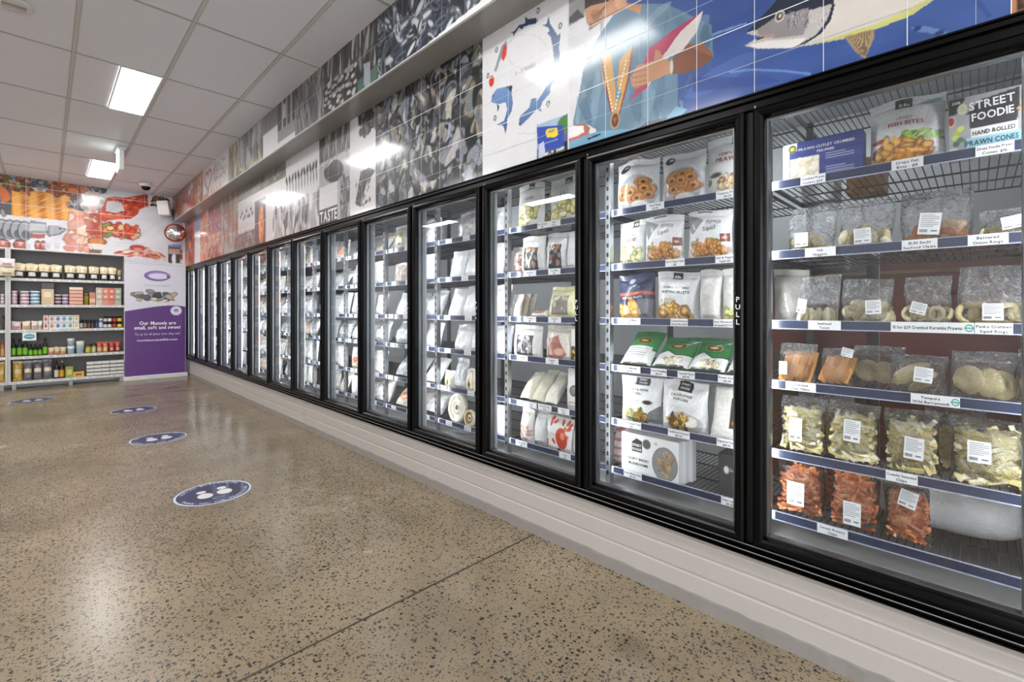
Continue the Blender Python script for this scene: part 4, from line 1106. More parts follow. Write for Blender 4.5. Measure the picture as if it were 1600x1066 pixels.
def contents(kind, w, fill, t, seed):
    r = random.Random(seed); mb = MB()
    W2 = w/2*.80
    def pos(zf=1.0):
        z = r.uniform(.012, fill*zf); lim = W2*(1-.30*(z/fill)**3)
        return r.uniform(-lim, lim), z
    if kind in ('chips', 'carrot'):
        base = {'chips': ('f6eec6', 'efe2aa', 'fbf5da', 'e4d592'), 'carrot': ('ec9a66', 'de824c', 'f4b07c', 'cc7040')}[kind]
        core = {'chips': 'e0d298', 'carrot': 'c0683a'}[kind]
        v = blob(mb, (0, .01, fill*.51), (w*.43, t*.30, fill*.465), (0, 0, 0), seed, core, 12, 8, .05)
        n = 105 if kind == 'chips' else 150
        l = .085 if kind == 'chips' else .055; s = .0125 if kind == 'chips' else .0095
        for _ in range(n):
            tl_ = r.choice([r.uniform(-1.4, 1.4), r.uniform(-.4, .4)]); ll = l*r.uniform(.6, 1.0); lim = max(.01, w*.475-ll/2*abs(math.cos(tl_)))
            z = r.uniform(.016, fill*.97); x = r.uniform(-lim, lim)*(1-.18*(z/fill)**2); y = -t*.5*.80*math.sqrt(max(.05, 1-(x/(w*.5))**2))*min(1, .55+1.2*(1-z/fill))*r.uniform(.55, 1)
            z = max(z, abs(math.sin(tl_))*ll/2+s*.9)
            stick(mb, (x, y, z), ll, s*r.uniform(.8, 1.15), (r.uniform(-.5, .5), tl_, r.uniform(-.35, .35)), jit(r.choice(base), r, .08), r.uniform(-.004, .004))
    elif kind == 'fingers':
        for row in range(2):
            for i in range(4):
                x = -W2*.85+i*W2*.56; z = fill*(.36+.45*row)
                c = jit(r.choice(['d79a4e', 'c98a40', 'e0a860']), r)
                R = .30+r.uniform(-.06, .06)
                E_ = Euler((-.15+.2*row, R, 0)).to_matrix(); v = []
                for (a, b_, c_) in [(-1,-1,-1),(1,-1,-1),(1,1,-1),(-1,1,-1),(-1,-1,1),(1,-1,1),(1,1,1),(-1,1,1)]:
                    p = E_ @ Vector((a*.017, b_*.009, c_*fill*.30)); v.append((x+p.x+.01*row, -t*.22+row*.03+p.y, z+p.z))
                mb.add(v, [(0,3,2,1),(4,5,6,7),(0,1,5,4),(1,2,6,5),(2,3,7,6),(3,0,4,7)], c)
    elif kind in ('patty', 'bigpatty'):
        R = min(w*.26, fill*.5)
        for i, (x, z, ry) in enumerate([(-w*.20, fill*.50, .2), (w*.10, fill*.46, -.1), (w*.28, fill*.42, .3)]):
            blob(mb, (x, -t*.20+i*.014, z), (R, .010, R*1.02), (-.15, 0, ry), seed+i, r.choice(['dccb98', 'e3d4a6', 'd2bf88']), 18, 8, .03)
            for k in range(26 if kind == 'patty' else 9):
                a = r.uniform(0, 6.28); q = R*.8*math.sqrt(r.random())
                blob(mb, (x+q*math.cos(a), -t*.20+i*.014-.009, z+q*math.sin(a)), (.006, .003, .004), (0, r.uniform(0, 3), 0), seed+k, 'e9dcb4', 5, 3, .1)
    elif kind == 'fillet':
        for i in range(5):
            x = r.uniform(-W2*.6, W2*.6); z = fill*(.25+.16*i)
            blob(mb, (x, -t*.25+i*.012, z), (w*.30*r.uniform(.8, 1.1), .014, fill*.18), (r.uniform(-.2, .2), r.uniform(-.7, -.1), 0), seed+i, jit(r.choice(['dccf9f', 'e4d8ae', 'd3c48e']), r), 14, 7, .06)
    elif kind == 'rings':
        for i in range(7):
            x = (-.62+.31*(i % 5))*w/2*1.2; z = fill*(.56+.08*(i//5)); q = min(fill*.40, w*.17)
            ring(mb, (x, -t*.22+.012*(i % 3), z), q*r.uniform(.7, .95), q*.30, (PI/2+r.uniform(-.5, .3), 0, r.uniform(-.5, .5)), seed+i, jit(r.choice(['e2d29c', 'd8c486', 'ecdfb4']), r))
    elif kind in ('nugget', 'claws', 'crumb', 'prawn'):
        base = {'nugget': ['d8cd9e', 'e4dbb4', 'cdbf86'], 'claws': ['e09a5c', 'eab884', 'd47e48', 'eccfa4'], 'crumb': ['e4dab2', 'd9cc9c', 'ece4c2'], 'prawn': ['e6dab0', 'd8b48a', 'efe5c8']}[kind]
        for i in range(22):
            x, z = pos(); s_ = r.uniform(.016, .026); z = max(z, s_*1.35)
            blob(mb, (x, r.uniform(-t*.34, t*.1), z), (s_*1.35, s_*.7, s_*(.75 if kind != 'crumb' else 1.1)), (r.uniform(-.5, .5), r.uniform(-1.2, 1.2), 0), seed+i, jit(r.choice(base), r), 9, 6, .12)
    elif kind == 'tacos':
        for i in range(8):
            x = -W2+i*W2*.27; blob(mb, (x, -t*.2+.01*(i % 3), fill*.42), (.016, .012, fill*.42), (r.uniform(-.2, .2), r.uniform(-.5, .8), 0), seed+i, jit(r.choice(['e6dab0', 'd8ca98', 'f0e8ca']), r), 10, 7, .06)
    return mb

def clear_bag(w, h, t, fill, kind, seed, lab=None, film='clear_film', curl=.0, name='frozen_food_bag', skew=0.0):
    root = empty(name)
    contents(kind, w, fill, t, seed).build('contents', 'food', root)
    k1 = wob(seed, 6, 25, 90); k2 = wob(seed+5, 4, 10, 30); nx, nz = 30, 34
    def thick(a, b):
        z = b*h; g = np.where(z < fill, np.minimum(1, .55+.45*z/(.35*fill)), np.clip(1-(z-fill)/max(.02, (h-fill)*.9), 0.03, 1)**1.3)
        return t/2*g*np.clip(1-np.abs(a)**3, 0, 1)**.55+.004
    def sf(a, b, side):
        u = (a*2-1)*w/2; z = b*h
        bend = curl*np.clip((z-fill)/max(h-fill, .01), 0, 1)**1.5
        cr = (np.abs(k1(u, z))*.014-.004)*np.clip(.35+b, 0, 1)+k2(u, z)*.006*b
        x = u*(1-.06*np.sin(PI*np.clip(z/fill, 0, 1)))+skew*b*b*h+.006*k2(z, z)
        return x, side*thick(a*2-1, b)+bend+cr*(1 if side < 0 else .4)*(1-np.abs(a*2-1)**6), z*(1+.03*k2(u*.5, u))
    mb = MB(); P = np.empty((nz, nx, 3)); P[:] = np.where(np.linspace(0, 1, nz)*h < fill*.97, .16, 1.0)[:, None, None]   # the film is looser and milkier above the food, painted glints stronger
    mb.sheet(P, lambda a, b: sf(a, b, -1)); mb.sheet(P, lambda a, b: sf(a, b, 1), flip=True)
    mb.build('bag', film, root)
    if lab:
        lu, lv, lw, lh, rot = lab; mb = MB()
        cr, sr = math.cos(rot), math.sin(rot)
        yb = -t*.5-.016
        def S(u, v, dy=0):
            return (lu*w+u*cr-v*sr, yb-dy+.0*np.asarray(u), lv*h+u*sr+v*cr)
        def q(a, b, c, d, col, dy):
            pts = [S(a, b, dy), S(c, b, dy), S(c, d, dy), S(a, d, dy)]
            mb.add([tuple(float(x) for x in p) for p in pts], [(0, 1, 2, 3)], col)
        q(-lw/2, -lh/2, lw/2, lh/2, 'eceef0', 0)
        for i in range(7): q(-lw*.42, lh*(.38-.085*i), lw*(.42 if i % 3 else .2), lh*(.40-.085*i)+lh*.012, '9b9ea4', .0006)
        for i in range(9): q(-lw*.42+i*lw*.042, -lh*.40, -lw*.42+i*lw*.042+lw*.022, -lh*.26, '4a4c52', .0006)
        q(lw*.1, -lh*.36, lw*.38, -lh*.30, '6a6c72', .0006)
        mb.build('paper_label', 'card', root)['label'] = 'white printed weight label'
    return root

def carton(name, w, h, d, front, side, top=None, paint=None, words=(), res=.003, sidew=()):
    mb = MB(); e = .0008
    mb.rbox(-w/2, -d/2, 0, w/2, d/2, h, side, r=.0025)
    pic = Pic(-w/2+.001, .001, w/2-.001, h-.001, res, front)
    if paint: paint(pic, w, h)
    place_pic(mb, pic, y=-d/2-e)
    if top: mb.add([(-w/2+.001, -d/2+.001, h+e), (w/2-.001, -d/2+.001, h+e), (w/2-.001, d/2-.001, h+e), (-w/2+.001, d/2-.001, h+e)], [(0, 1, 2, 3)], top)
    sf = flat(-d/2-.0018)
    for wd in words:
        s_, u, v, size, col = wd[:5]; kw = wd[5] if len(wd) > 5 else {}
        text(mb, s_, u*w/2, v*h, size*h, col, sf, **dict(dict(bold=1, maxw=w*.9), **({k: (x*w if k == 'maxw' else x) for k, x in kw.items()})))
    return mb.build(name, 'card')

# ---------- placing on the freezer shelves
def stand(o, Y, s, t, lean=0.0, yaw=0.0, dx=0.0, dz=0.0):
    dz += t/2*math.sin(abs(lean))
    """stand a thing on shelf s with its middle at world y = Y"""
    z = SHELF_Z[s]+.0155
    o.location = (XS+.014+t/2+dx, Y, z+dz)
    o.rotation_euler = (-lean, 0, -PI/2+yaw)
def px_span(pl, pr, top, s, X=XS+.03):
    ya, yb_ = onX(pl, 400, X)[0], onX(pr, 400, X)[0]
    pc = (pl+pr)/2
    return (ya+yb_)/2, abs(ya-yb_), onX(pc, top, X)[1]-SHELF_Z[s]-.0155
FG = 'frozen food behind the first door'
def clr(o, label, cat, group=None): return tag(o, label, cat, group)

ORD = ['top', 'second', 'third', 'fourth', 'fifth', 'bottom']
# ---- painters
def food_heap(cols, n, cx, cy, rx, ry, rs, seed):
    def f(pic, w, h):
        r = random.Random(seed)
        for _ in range(n):
            a = r.uniform(0, 6.28); q = math.sqrt(r.random())
            pic.ell(cx*w/2+q*rx*w/2*math.cos(a), cy*h+q*ry*h*math.sin(a), rs*w*r.uniform(.8, 1.4), rs*w*r.uniform(.5, .8), jit(r.choice(cols), r, .15), r.uniform(0, PI), rim=tuple(.55*x for x in lin(cols[0])) if r.random() < .7 else None, rimw=.16, core=cols[-1], irr=.35)
    return f
def kb_paint(tagu, bg2, heap, extra=None, tagc='26272a'):
    def f(pic, w, h):
        pic.rect(-w/2, h*.93, w/2, h, bg2, .5)
        for k in range(7): pic.rect(-w/2, h*(.885+.016*k), w/2, h*(.889+.016*k), 'a7abb0', .35)
        if extra: extra(pic, w, h)
        heap(pic, w, h)
        if tagu is not None: pic.rect((tagu-.20)*w/2, h*.845, (tagu+.24)*w/2, h*.985, tagc)
    return f

# ================= door 1
def add1(pl, pr, top, s, mk, label, cat, lean=0, t=.08, dx=0, yaw=0, group=FG, grow=1.0, dz=0):
    Y, w, h = px_span(pl, pr, top, s, XS+.02+dx)
    if s: h = min(h, (SHELF_Z[s-1]-SHELF_Z[s]-.036)/max(.35, math.cos(lean))-t*abs(math.sin(lean)))
    o = mk(w*grow, h, t); stand(o, Y, s, t, lean, yaw, dx, dz); tag(o, label, cat, group); return o

def paint_cutlet(pic, w, h):
    pic.rect(-w*.5, h*.80, -w*.31, h, 'eef0f2'); pic.rect(-w*.5, 0, -w*.41, h, 'dfe3ec')
    pic.ell(-w*.37, h*.86, w*.055, h*.10, '3a3a2c', rim='7d8a4a', rimw=.2); pic.ell(-w*.37, h*.86, w*.03, h*.05, 'd8c84a')
    pic.rect(-w*.40, h*.07, -w*.02, h*.62, 'd9cdb8'); r = random.Random(2)
    for _ in range(60): pic.ell(r.uniform(-w*.38, -w*.04), r.uniform(h*.10, h*.58), w*.035, h*.04, r.choice(['e8dfcc', 'c9b89a', 'efe8d8', 'd4bfa0']), r.uniform(0, 3))
    for k in range(9):
        z = h*(.60-.055*k); 
        if k != 4: pic.rect(w*.06, z, w*(.40 if k % 3 else .30), z+h*.016, 'c6cbe2', .8)
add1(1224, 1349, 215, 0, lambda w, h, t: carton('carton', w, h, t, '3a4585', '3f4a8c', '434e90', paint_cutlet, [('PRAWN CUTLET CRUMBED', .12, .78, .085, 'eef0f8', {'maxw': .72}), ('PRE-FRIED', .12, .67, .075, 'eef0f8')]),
     'dark blue carton of crumbed prawns on the top shelf behind the nearest door', 'carton', t=.07)
def salad(pic, w, h):
    r = random.Random(4)
    for _ in range(60): pic.ell(r.uniform(-.05*w, .48*w), h*r.uniform(.34, .47), .05*w, .02*h, r.choice(['7db23a', 'a8cf4c', '5c8f2c', 'c2dc6a']), r.uniform(-1, 1))
    pic.ell(-.34*w, .40*h, .17*w, .055*h, 'e9e9e9', rim='c4c4c4', rimw=.1); pic.ell(-.34*w, .405*h, .13*w, .035*h, 'b0452a')
    pic.poly([(.23*w, 0), (.5*w, 0), (.5*w, .9*h), (.30*w, .9*h), (.22*w, .5*h)], '9a9ea0', .28)
    pic.ell(.32*w, .90*h, .15*w, .030*h, '6aa79c', rot=.12)
    pic.rect(.12*w, 0, .40*w, .06*h, '222326')
add1(1357, 1479, 147, 0, lambda w, h, t: pouch('food_pouch', w, h, t, 3, 'dfe0e1', kb_paint(-.1, 'c9ccce', food_heap(['8a5218', 'c9822c', 'e0a040', 'd8932f', 'f0bd62'], 60, -.12, .20, .72, .18, .09, 5), salad), [('KBs', -.06, .865, .07, 'f2f2f2', {'maxw': .19}), ('CRISPY', -.05, .665, .062, 'a8433f', {'bold': 0}), ('FISH BITES', 0, .575, .085, 'b03a3c', {'maxw': .62})]),
     'grey stand-up pouch picturing golden fish bites, top shelf behind the nearest door', 'pouch', t=.085)
def paint_cones(pic, w, h):
    r = random.Random(6)
    pic.poly([(-.5*w, h), (-.30*w, h), (-.40*w, .74*h), (-.5*w, .70*h)], '2a2a2e'); pic.ell(-.34*w, .80*h, .055*w, .09*h, 'cfd3a4', rim='e8ead0'); pic.ell(-.47*w, .62*h, .05*w, .10*h, 'b5392c', rim='e6e2dc', rimw=.2)
    for u, v, c in ((-.40, .42, 'b9c83a'), (-.36, .47, 'd8dd6a'), (-.42, .33, 'cfd96a'), (-.36, .28, '4f7a5c'), (-.41, .22, '3f6a4c'), (-.43, .09, 'c9d0b4')): pic.ell(u*w, v*h, .04*w, .05*h, c, r.uniform(0, 3))
    pic.ell(-.44*w, .05*h, .09*w, .10*h, 'e6e9e2'); pic.ell(-.44*w, .04*h, .06*w, .05*h, '8fa26a')
    pic.poly([(-.24*w, .32*h), (-.26*w, .68*h), (-.30*w, .70*h), (-.12*w, .90*h), (.28*w, .97*h), (.28*w, .62*h), (.25*w, .38*h)], '2b2b30')
    pic.rect(-.24*w, .28*h, .27*w, .43*h, 'f2f2f2'); pic.rect(-.32*w, .12*h, .32*w, .28*h, '9fd4e4'); pic.rect(-.32*w, .12*h, -.305*w, .28*h, '24404c')
    for k in range(9): pic.poly([((.25+.03*k)*w, (.62+.03*k)*h), ((.30+.03*k)*w, (.60+.03*k)*h), ((.5)*w, (.92+.02*k)*h), (.48*w, (.98)*h)], r.choice(['c8824a', 'e0a468', 'b0683a']), .9)
    pic.ell(.47*w, .70*h, .09*w, .07*h, 'e0b070')
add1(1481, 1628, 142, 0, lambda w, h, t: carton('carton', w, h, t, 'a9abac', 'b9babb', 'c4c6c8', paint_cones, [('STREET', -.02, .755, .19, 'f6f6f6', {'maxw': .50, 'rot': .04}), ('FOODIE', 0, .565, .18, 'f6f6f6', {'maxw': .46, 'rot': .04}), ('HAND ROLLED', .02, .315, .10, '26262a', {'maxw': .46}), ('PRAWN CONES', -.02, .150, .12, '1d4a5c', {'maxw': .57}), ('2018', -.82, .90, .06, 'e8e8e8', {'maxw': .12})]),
     'grey carton of prawn cones with black house emblem, top shelf nearest the camera', 'carton', t=.09)
# grey cartons waiting behind
for i, (Y, x0, z, c, lab) in enumerate([(.52, 2.62, 0, 'c9cbcc', 'small grey carton with a barcode, deep on the top shelf behind the blue carton'), (.34, 2.58, 0, 'b98a5c', 'tan carton deep on the top shelf behind the fish bite pouch')]):
    o = carton('carton', .13, .15, .16, c, c, paint=lambda p, w, h: [p.rect(-w*.3+k*w*.06, h*.5, -w*.3+k*w*.06+w*.03, h*.8, '4a4a4c') for k in range(10)]); stand(o, Y, 0, .16, dx=x0-XS-.1); tag(o, lab, 'carton', FG)

def bag1(pl, pr, top, s, kind, seed, label, fill, lab=None, t=.085, lean=0.05, dx=0.0, curl=.02, film='clear_film', skew=0, yaw=0, fillpx=None):
    Y, w, h = px_span(pl, pr, top, s, XS+.02+dx); hfull = h
    h = min(h, (SHELF_Z[s-1]-SHELF_Z[s]-.054)/1.03); fill *= hfull/h
    if lab:        # label given by its pixel box centre / size
        lx, ly, lwp, lhp, rot = lab
        yy, zz = onX(lx, ly, XS+.0)
        d = (onX(lx-lwp/2, ly, XS)[0]-onX(lx+lwp/2, ly, XS)[0]); hh = onX(lx, ly-lhp/2, XS)[1]-onX(lx, ly+lhp/2, XS)[1]
        lab = ((Y-yy)/w, (zz-SHELF_Z[s]-.0155)/h, d, hh, rot)
    o = clear_bag(w, h, t, h*fill, kind, seed, lab, film, curl, skew=skew)
    stand(o, Y, s, t, lean, yaw, dx+.014); tag(o, label, 'frozen food bag', FG); return o
N1 = ' behind the nearest door'
bag1(1218, 1308, 318, 1, 'nugget', 31, 'clear bag of pale nuggets at left end of second shelf'+N1, .36, (1249, 376, 24, 22, 0), skew=.05)
bag1(1300, 1402, 308, 1, 'crumb', 32, 'clear bag of yellowish nuggets second along the second shelf'+N1, .38, (1346, 370, 32, 24, .03))
bag1(1400, 1530, 288, 1, 'claws', 33, 'tall clear bag of orange seafood claws on second shelf'+N1, .33, (1451, 351, 38, 34, -.12), curl=.05)
bag1(1524, 1630, 322, 1, 'rings', 34, 'clear bag of battered onion rings at right of second shelf'+N1, .42, (1585, 348, 44, 20, .15))
o = add1(1206, 1262, 404, 2, lambda w, h, t: pouch('frozen_food_bag', w, h, t, 12, 'a8a6a0', mat='vac', crink=.02, boxy=.4), 'crumpled silvery grey bag leaning at left end of third shelf'+N1, 'frozen food bag', t=.10, dx=.10, yaw=.35, lean=.12)
bag1(1236, 1312, 430, 2, 'tacos', 35, 'clear bag of folded seafood pieces at left of third shelf'+N1, .42, (1247, 480, 17, 22, -.15), skew=.04)
bag1(1304, 1402, 435, 2, 'crumb', 36, 'clear bag of crumbed prawns above the seafood ticket on third shelf'+N1, .48, (1366, 482, 30, 22, .05))
bag1(1404, 1494, 431, 2, 'rings', 37, 'clear bag of coarse crumbed prawns mid third shelf'+N1, .44, (1432, 484, 30, 18, -.25))
bag1(1488, 1625, 414, 2, 'rings', 38, 'large clear bag of crumbed squid rings at right of third shelf'+N1, .40, (1551, 490, 40, 27, 0), curl=.03)
bag1(1205, 1279, 538, 3, 'fingers', 39, 'clear bag of orange crumbed fingers at left of fourth shelf'+N1, .72, (1217, 577, 16, 20, 0), t=.09)
bag1(1270, 1336, 548, 3, 'fingers', 40, 'clear bag of orange crumbed fingers second along fourth shelf'+N1, .70, (1326, 562, 24, 14, -.2), t=.09, lean=.25)
bag1(1330, 1412, 542, 3, 'patty', 41, 'clear bag of round crumbed patties on fourth shelf'+N1, .80, t=.07, lean=.03, dx=.125)
bag1(1380, 1486, 560, 3, 'fillet', 42, 'clear bag of pale battered fillets on fourth shelf'+N1, .72, (1443, 602, 34, 24, -.08), t=.10, lean=.30, dx=-.004)
bag1(1476, 1600, 552, 3, 'bigpatty', 43, 'clear bag of two large ridged discs at right of fourth shelf'+N1, .80, t=.09, lean=.1)
bag1(1590, 1680, 552, 3, 'patty', 44, 'clear bag of crumbed discs at the photo edge, fourth shelf'+N1, .80, t=.09, lean=.1)
bag1(1206, 1294, 606, 4, 'chips', 45, 'leftmost bag of pale potato chips on fifth shelf'+N1, .66, (1240, 675, 24, 36, 0), t=.12)
bag1(1280, 1382, 614, 4, 'chips', 46, 'second bag of pale potato chips from left on fifth shelf'+N1, .66, (1330, 678, 32, 34, -.05), t=.12)
bag1(1372, 1476, 628, 4, 'chips', 47, 'third bag of pale potato chips from left on fifth shelf'+N1, .68, (1428, 706, 36, 34, -.05), t=.12)
bag1(1482, 1612, 640, 4, 'chips', 48, 'rightmost bag of pale potato chips on fifth shelf'+N1, .68, (1530, 712, 38, 34, 0), t=.12)
bag1(1240, 1330, 622, 4, 'chips', 49, 'second-row bag of potato chips between the first two, fifth shelf'+N1, .66, None, t=.10, dx=.15)
bag1(1440, 1540, 640, 4, 'chips', 50, 'second-row bag of potato chips behind the right pair, fifth shelf'+N1, .66, None, t=.10, dx=.15)
bag1(1207, 1286, 716, 5, 'carrot', 51, 'leftmost bag of orange sweet potato chips on bottom shelf'+N1, .80, (1241, 776, 28, 36, 0), t=.11)
bag1(1286, 1378, 728, 5, 'carrot', 52, 'largest middle bag of orange sweet potato chips on bottom shelf'+N1, .84, (1330, 808, 32, 36, 0), t=.12)
bag1(1374, 1462, 768, 5, 'carrot', 53, 'slumped bag of sweet potato chips beside the white sack, bottom shelf'+N1, .84, (1417, 795, 34, 26, -.22), t=.10, lean=.2, skew=-.1)
bag1(1245, 1310, 722, 5, 'carrot', 54, 'bag of sweet potato chips in second row on bottom shelf'+N1, .84, None, t=.09, dx=.17)
# big white plastic sack
def sack():
    mb = MB(); k1 = wob(71, 6, 10, 34); k2 = wob(72, 7, 60, 140)
    nx, nz = 70, 40
    P = np.empty((nz, nx, 3)); P[:] = lin('e4e5e7')
    def f(a, b):
        th = a*2*PI; ph = (b-.5)*PI
        r_ = np.cos(ph)**.72
        x = .275*r_*np.cos(th); y = .150*r_*np.sin(th); z = .105+.105*np.sign(np.sin(ph))*np.abs(np.sin(ph))**.9
        d = 1+.10*k1(x*1.2, z+y)+.018*k2(x, z*1.5+y)
        notch = 1-.14*np.exp(-((x-.03)/.035)**2)
        return x*d, y*d*notch, np.maximum(z*(1+.08*k1(x, y))*(.86+.14*notch), .0005)
    mb.sheet(P, f)
    return mb.build('plastic_sack', 'sack')
o = sack(); o.location = (XS+.36, M(0)-.50, SHELF_Z[5]+.0145); o.rotation_euler = (0, 0, -PI/2-.16); tag(o, 'large plain white plastic sack lying on the bottom shelf behind the nearest door', 'plastic sack', FG)
# cartons standing in the cool room behind
ci = 0
for (x, y, z0, dz, c, lab) in [(3.10, .62, .30, .36, '6a3a2c', 'reddish brown carton on the cool room floor, left stack'), (3.10, .62, .661, .34, '5a4334', 'brown carton, second in the left cool room stack'), (3.10, .62, 1.002, .30, '7a2a26', 'dark red carton, third in the left cool room stack'), (3.10, .62, 1.303, .22, '2f3136', 'charcoal crate topping the left cool room stack'),
        (3.10, .10, .30, .36, '7d3a2a', 'red brown carton on the cool room floor, right stack'), (3.10, .10, .661, .34, '7a3226', 'russet carton, second in the right cool room stack'), (3.10, .10, 1.002, .30, '8a2c28', 'bright dark red carton, third in the right cool room stack'), (3.10, .10, 1.303, .22, '6d3c30', 'brick brown carton topping the right cool room stack')]:
    o = carton('stock_carton', .47, dz, .40, c, c, paint=lambda p, w, h: p.rect(-w*.5, h*.46, w*.5, h*.54, '9a8468', .5)); o.location = (x, y, z0); o.rotation_euler = RIGHT; tag(o, lab, 'carton', 'stock cartons in the cool room')

# ================= door 2
FG2 = 'frozen food behind the second door'; N2 = ' behind the second door'
def add2(pl, pr, top, s, mk, label, cat='pouch', **k): return add1(pl, pr, top, s, mk, label, cat, group=FG2, **k)
def ringpic(side):
    def f(pic, w, h):
        r = random.Random(side); pic.ell(0.02*w, .33*h, .47*w, .36*h, '8b8f96', a=.6)
        for _ in range(26):
            a = r.uniform(0, 6.28); q = math.sqrt(r.random()); u = .03*w+q*.34*w*math.cos(a); v = .36*h+q*.25*h*math.sin(a)
            pic.ell(u, v, .135*w, .085*h, jit('c07c3a', r, .15), r.uniform(-.5, .5), rim='7a4418', rimw=.12); pic.ell(u, v+.006, .10*w, .06*h, 'd69a58', a=.8); pic.ell(u, v, .055*w, .032*h, '5a3210')
        pic.ell(.10*w, .12*h, .22*w, .07*h, 'eceae6', rim='c9c7c2', rimw=.12)
        pic.ell(-.30*w, .86*h, .12*w, .075*h, '232326'); pic.ell(-.28*w, .88*h, .05*w, .02*h, 'd8d8d8')
    return f
add2(962, 1026, 248, 0, lambda w, h, t: pouch('food_pouch', w, h, t, 61, 'e6e7e8', ringpic(1)), 'white pouch picturing fried squid rings at left of top shelf'+N2, t=.08, yaw=.05)
add2(1030, 1100, 236, 0, lambda w, h, t: pouch('food_pouch', w, h, t, 62, 'd9dbdc', ringpic(2), crink=.01), 'pouch picturing fried squid rings, tilted, second on top shelf'+N2, t=.08, yaw=-.05)
tp = food_heap(['8a5218', 'e0c08a', 'eed8ae', 'd8a868', 'f6e9cc'], 34, .25, .17, .7, .13, .10, 8)
def tempura(pic, w, h):
    pic.ell(-.25*w, .36*h, .22*w, .055*h, '3b4a44', rim='d8d8d4', rimw=.3); pic.ell(-.42*w, .26*h, .07*w, .06*h, '5f8a3c')
add2(1101, 1172, 208, 0, lambda w, h, t: pouch('food_pouch', w, h, t, 63, 'e8e9ea', kb_paint(.30, 'd4d6d8', tp, tempura), [('KBs', .34, .885, .075, 'f4f4f4', {'maxw': .26}), ('TEMPURA', .1, .665, .075, 'b06a5c', {'maxw': .62}), ('PRAWN', .08, .56, .10, 'a83236', {'maxw': .70})]),
     'tall white pouch of tempura prawns at right end of top shelf'+N2, t=.09)
sq = food_heap(['8a8a3a', 'c9c88a', 'dcd7a4', 'a8b46a', 'ece8c4'], 60, -.05, .24, .9, .20, .09, 9)
add2(959, 1013, 336, 1, lambda w, h, t: pouch('food_pouch', w, h, t, 64, 'dfe1e0', kb_paint(.2, 'c9ccce', sq), [('KBs', .24, .885, .07, 'f2f2f2', {'maxw': .2}), ('SEASONED', 0, .65, .06, 'b08a90', {'maxw': .7}), ('SQUID', .1, .54, .10, '8d3f52', {'maxw': .6})]),
     'pale pouch with green squid picture at left of second shelf'+N2, t=.08, dx=.03)
pp = food_heap(['7a4212', 'b5702c', 'd0924a', 'c47f36', 'e3b070'], 80, .05, .23, .74, .18, .065, 10)
def ppx(pic, w, h):
    pic.poly([(-.5*w, .95*h), (-.1*w, .80*h), (-.35*w, .52*h), (-.5*w, .70*h)], '6f7276', .8)
    pic.ell(.05*w, .20*h, .44*w, .15*h, '8a7a5e', a=.6); pic.rect(.30*w, .36*h, .48*w, .52*h, '7a3a2c'); pic.ell(.38*w, .44*h, .05*w, .03*h, 'd8a890'); pic.ell(-.30*w, .36*h, .10*w, .05*h, '6f9a4a'); pic.ell(.12*w, .40*h, .08*w, .05*h, '7fa04c')
    pic.rect(-.28*w, .955*h, .05*w, .985*h, '2f4a8a')
for (a, b, tp_, sd, nm) in ((998, 1071, 334, 65, 'second'), (1068, 1145, 326, 66, 'third')):
    add2(a, b, tp_, 1, lambda w, h, t, sd=sd: pouch('food_pouch', w, h, t, sd, 'e2e3e4', lambda p, w_, h_: (ppx(p, w_, h_), pp(p, w_, h_)), [('PEPPER', .25, .73, .105, '5a5c62', {'maxw': .62, 'bold': 0}), ('Squid', .1, .60, .13, '232428', {'maxw': .5, 'bold': 0, 'rot': .2})]),
         'pouch picturing peppered squid, %s on second shelf' % nm+N2, t=.09)
add2(1143, 1175, 312, 1, lambda w, h, t: pouch('food_pouch', w, h, t, 67, '4a5a88', None), 'dark blue pouch half hidden by the door stile on second shelf'+N2, t=.07, dx=.02)
def bluep(pic, w, h):
    pic.rect(-.5*w, .54*h, .5*w, .62*h, 'b4503a'); pic.rect(-.5*w, .47*h, .5*w, .55*h, '3a2c4a')
    food_heap(['a8621c', 'e0a048', 'f0bd62', 'd89038', 'f6d28a'], 30, -.25, .24, .6, .15, .11, 12)(pic, w, h)
    pic.rect(.10*w, 0, .5*w, .46*h, '8b8b90', .55); pic.ell(-.1*w, .86*h, .08*w, .05*h, 'c9cede')
add2(963, 1016, 421, 2, lambda w, h, t: pouch('food_pouch', w, h, t, 68, '2d3656', bluep, [('WHITING FILLETS', -.1, .485, .055, 'e6e2da', {'maxw': .8})]), 'navy pouch with golden fillet picture at left of third shelf'+N2, t=.10, yaw=.15)
wf = food_heap(['9a6418', 'd8a048', 'e8b85c', 'c98c34', 'f0cc82'], 44, .0, .14, .9, .15, .15, 13)
def wfx(pic, w, h):
    pic.ell(-.15*w, .42*h, .20*w, .05*h, 'c9c4a8', rim='8f8a6a', rimw=.2); pic.ell(.40*w, .5*h, .10*w, .5*h, 'c4c6c8', a=.5); pic.rect(.30*w, .86*h, .44*w, .88*h, '7aa0c0'); pic.rect(.12*w, .0, .44*w, .05*h, '26262a')
add2(1021, 1090, 421, 2, lambda w, h, t: pouch('food_pouch', w, h, t, 69, 'e4e5e5', kb_paint(-.02, 'cfd1d3', wf, wfx), [('KBs', .0, .87, .075, 'f4f4f4', {'maxw': .22}), ('CRUMBED BATTERED', 0, .665, .058, '55585e', {'maxw': .72}), ('WHITING FILLETS', 0, .57, .075, '2c2d31', {'maxw': .82})]),
     'white pouch of battered whiting fillets, centre of third shelf'+N2, t=.10)
def tubew(w, h, t):
    return pouch('food_pouch', w, h, t, 70, 'd9d8d6', lambda p, w_, h_: (p.ell(0.02*w_, .4*h_, .36*w_, .33*h_, 'b9b8b2', a=.5), p.rect(-.2*w_, .10*h_, .3*w_, .13*h_, 'a89a70', .6)), crink=.012)
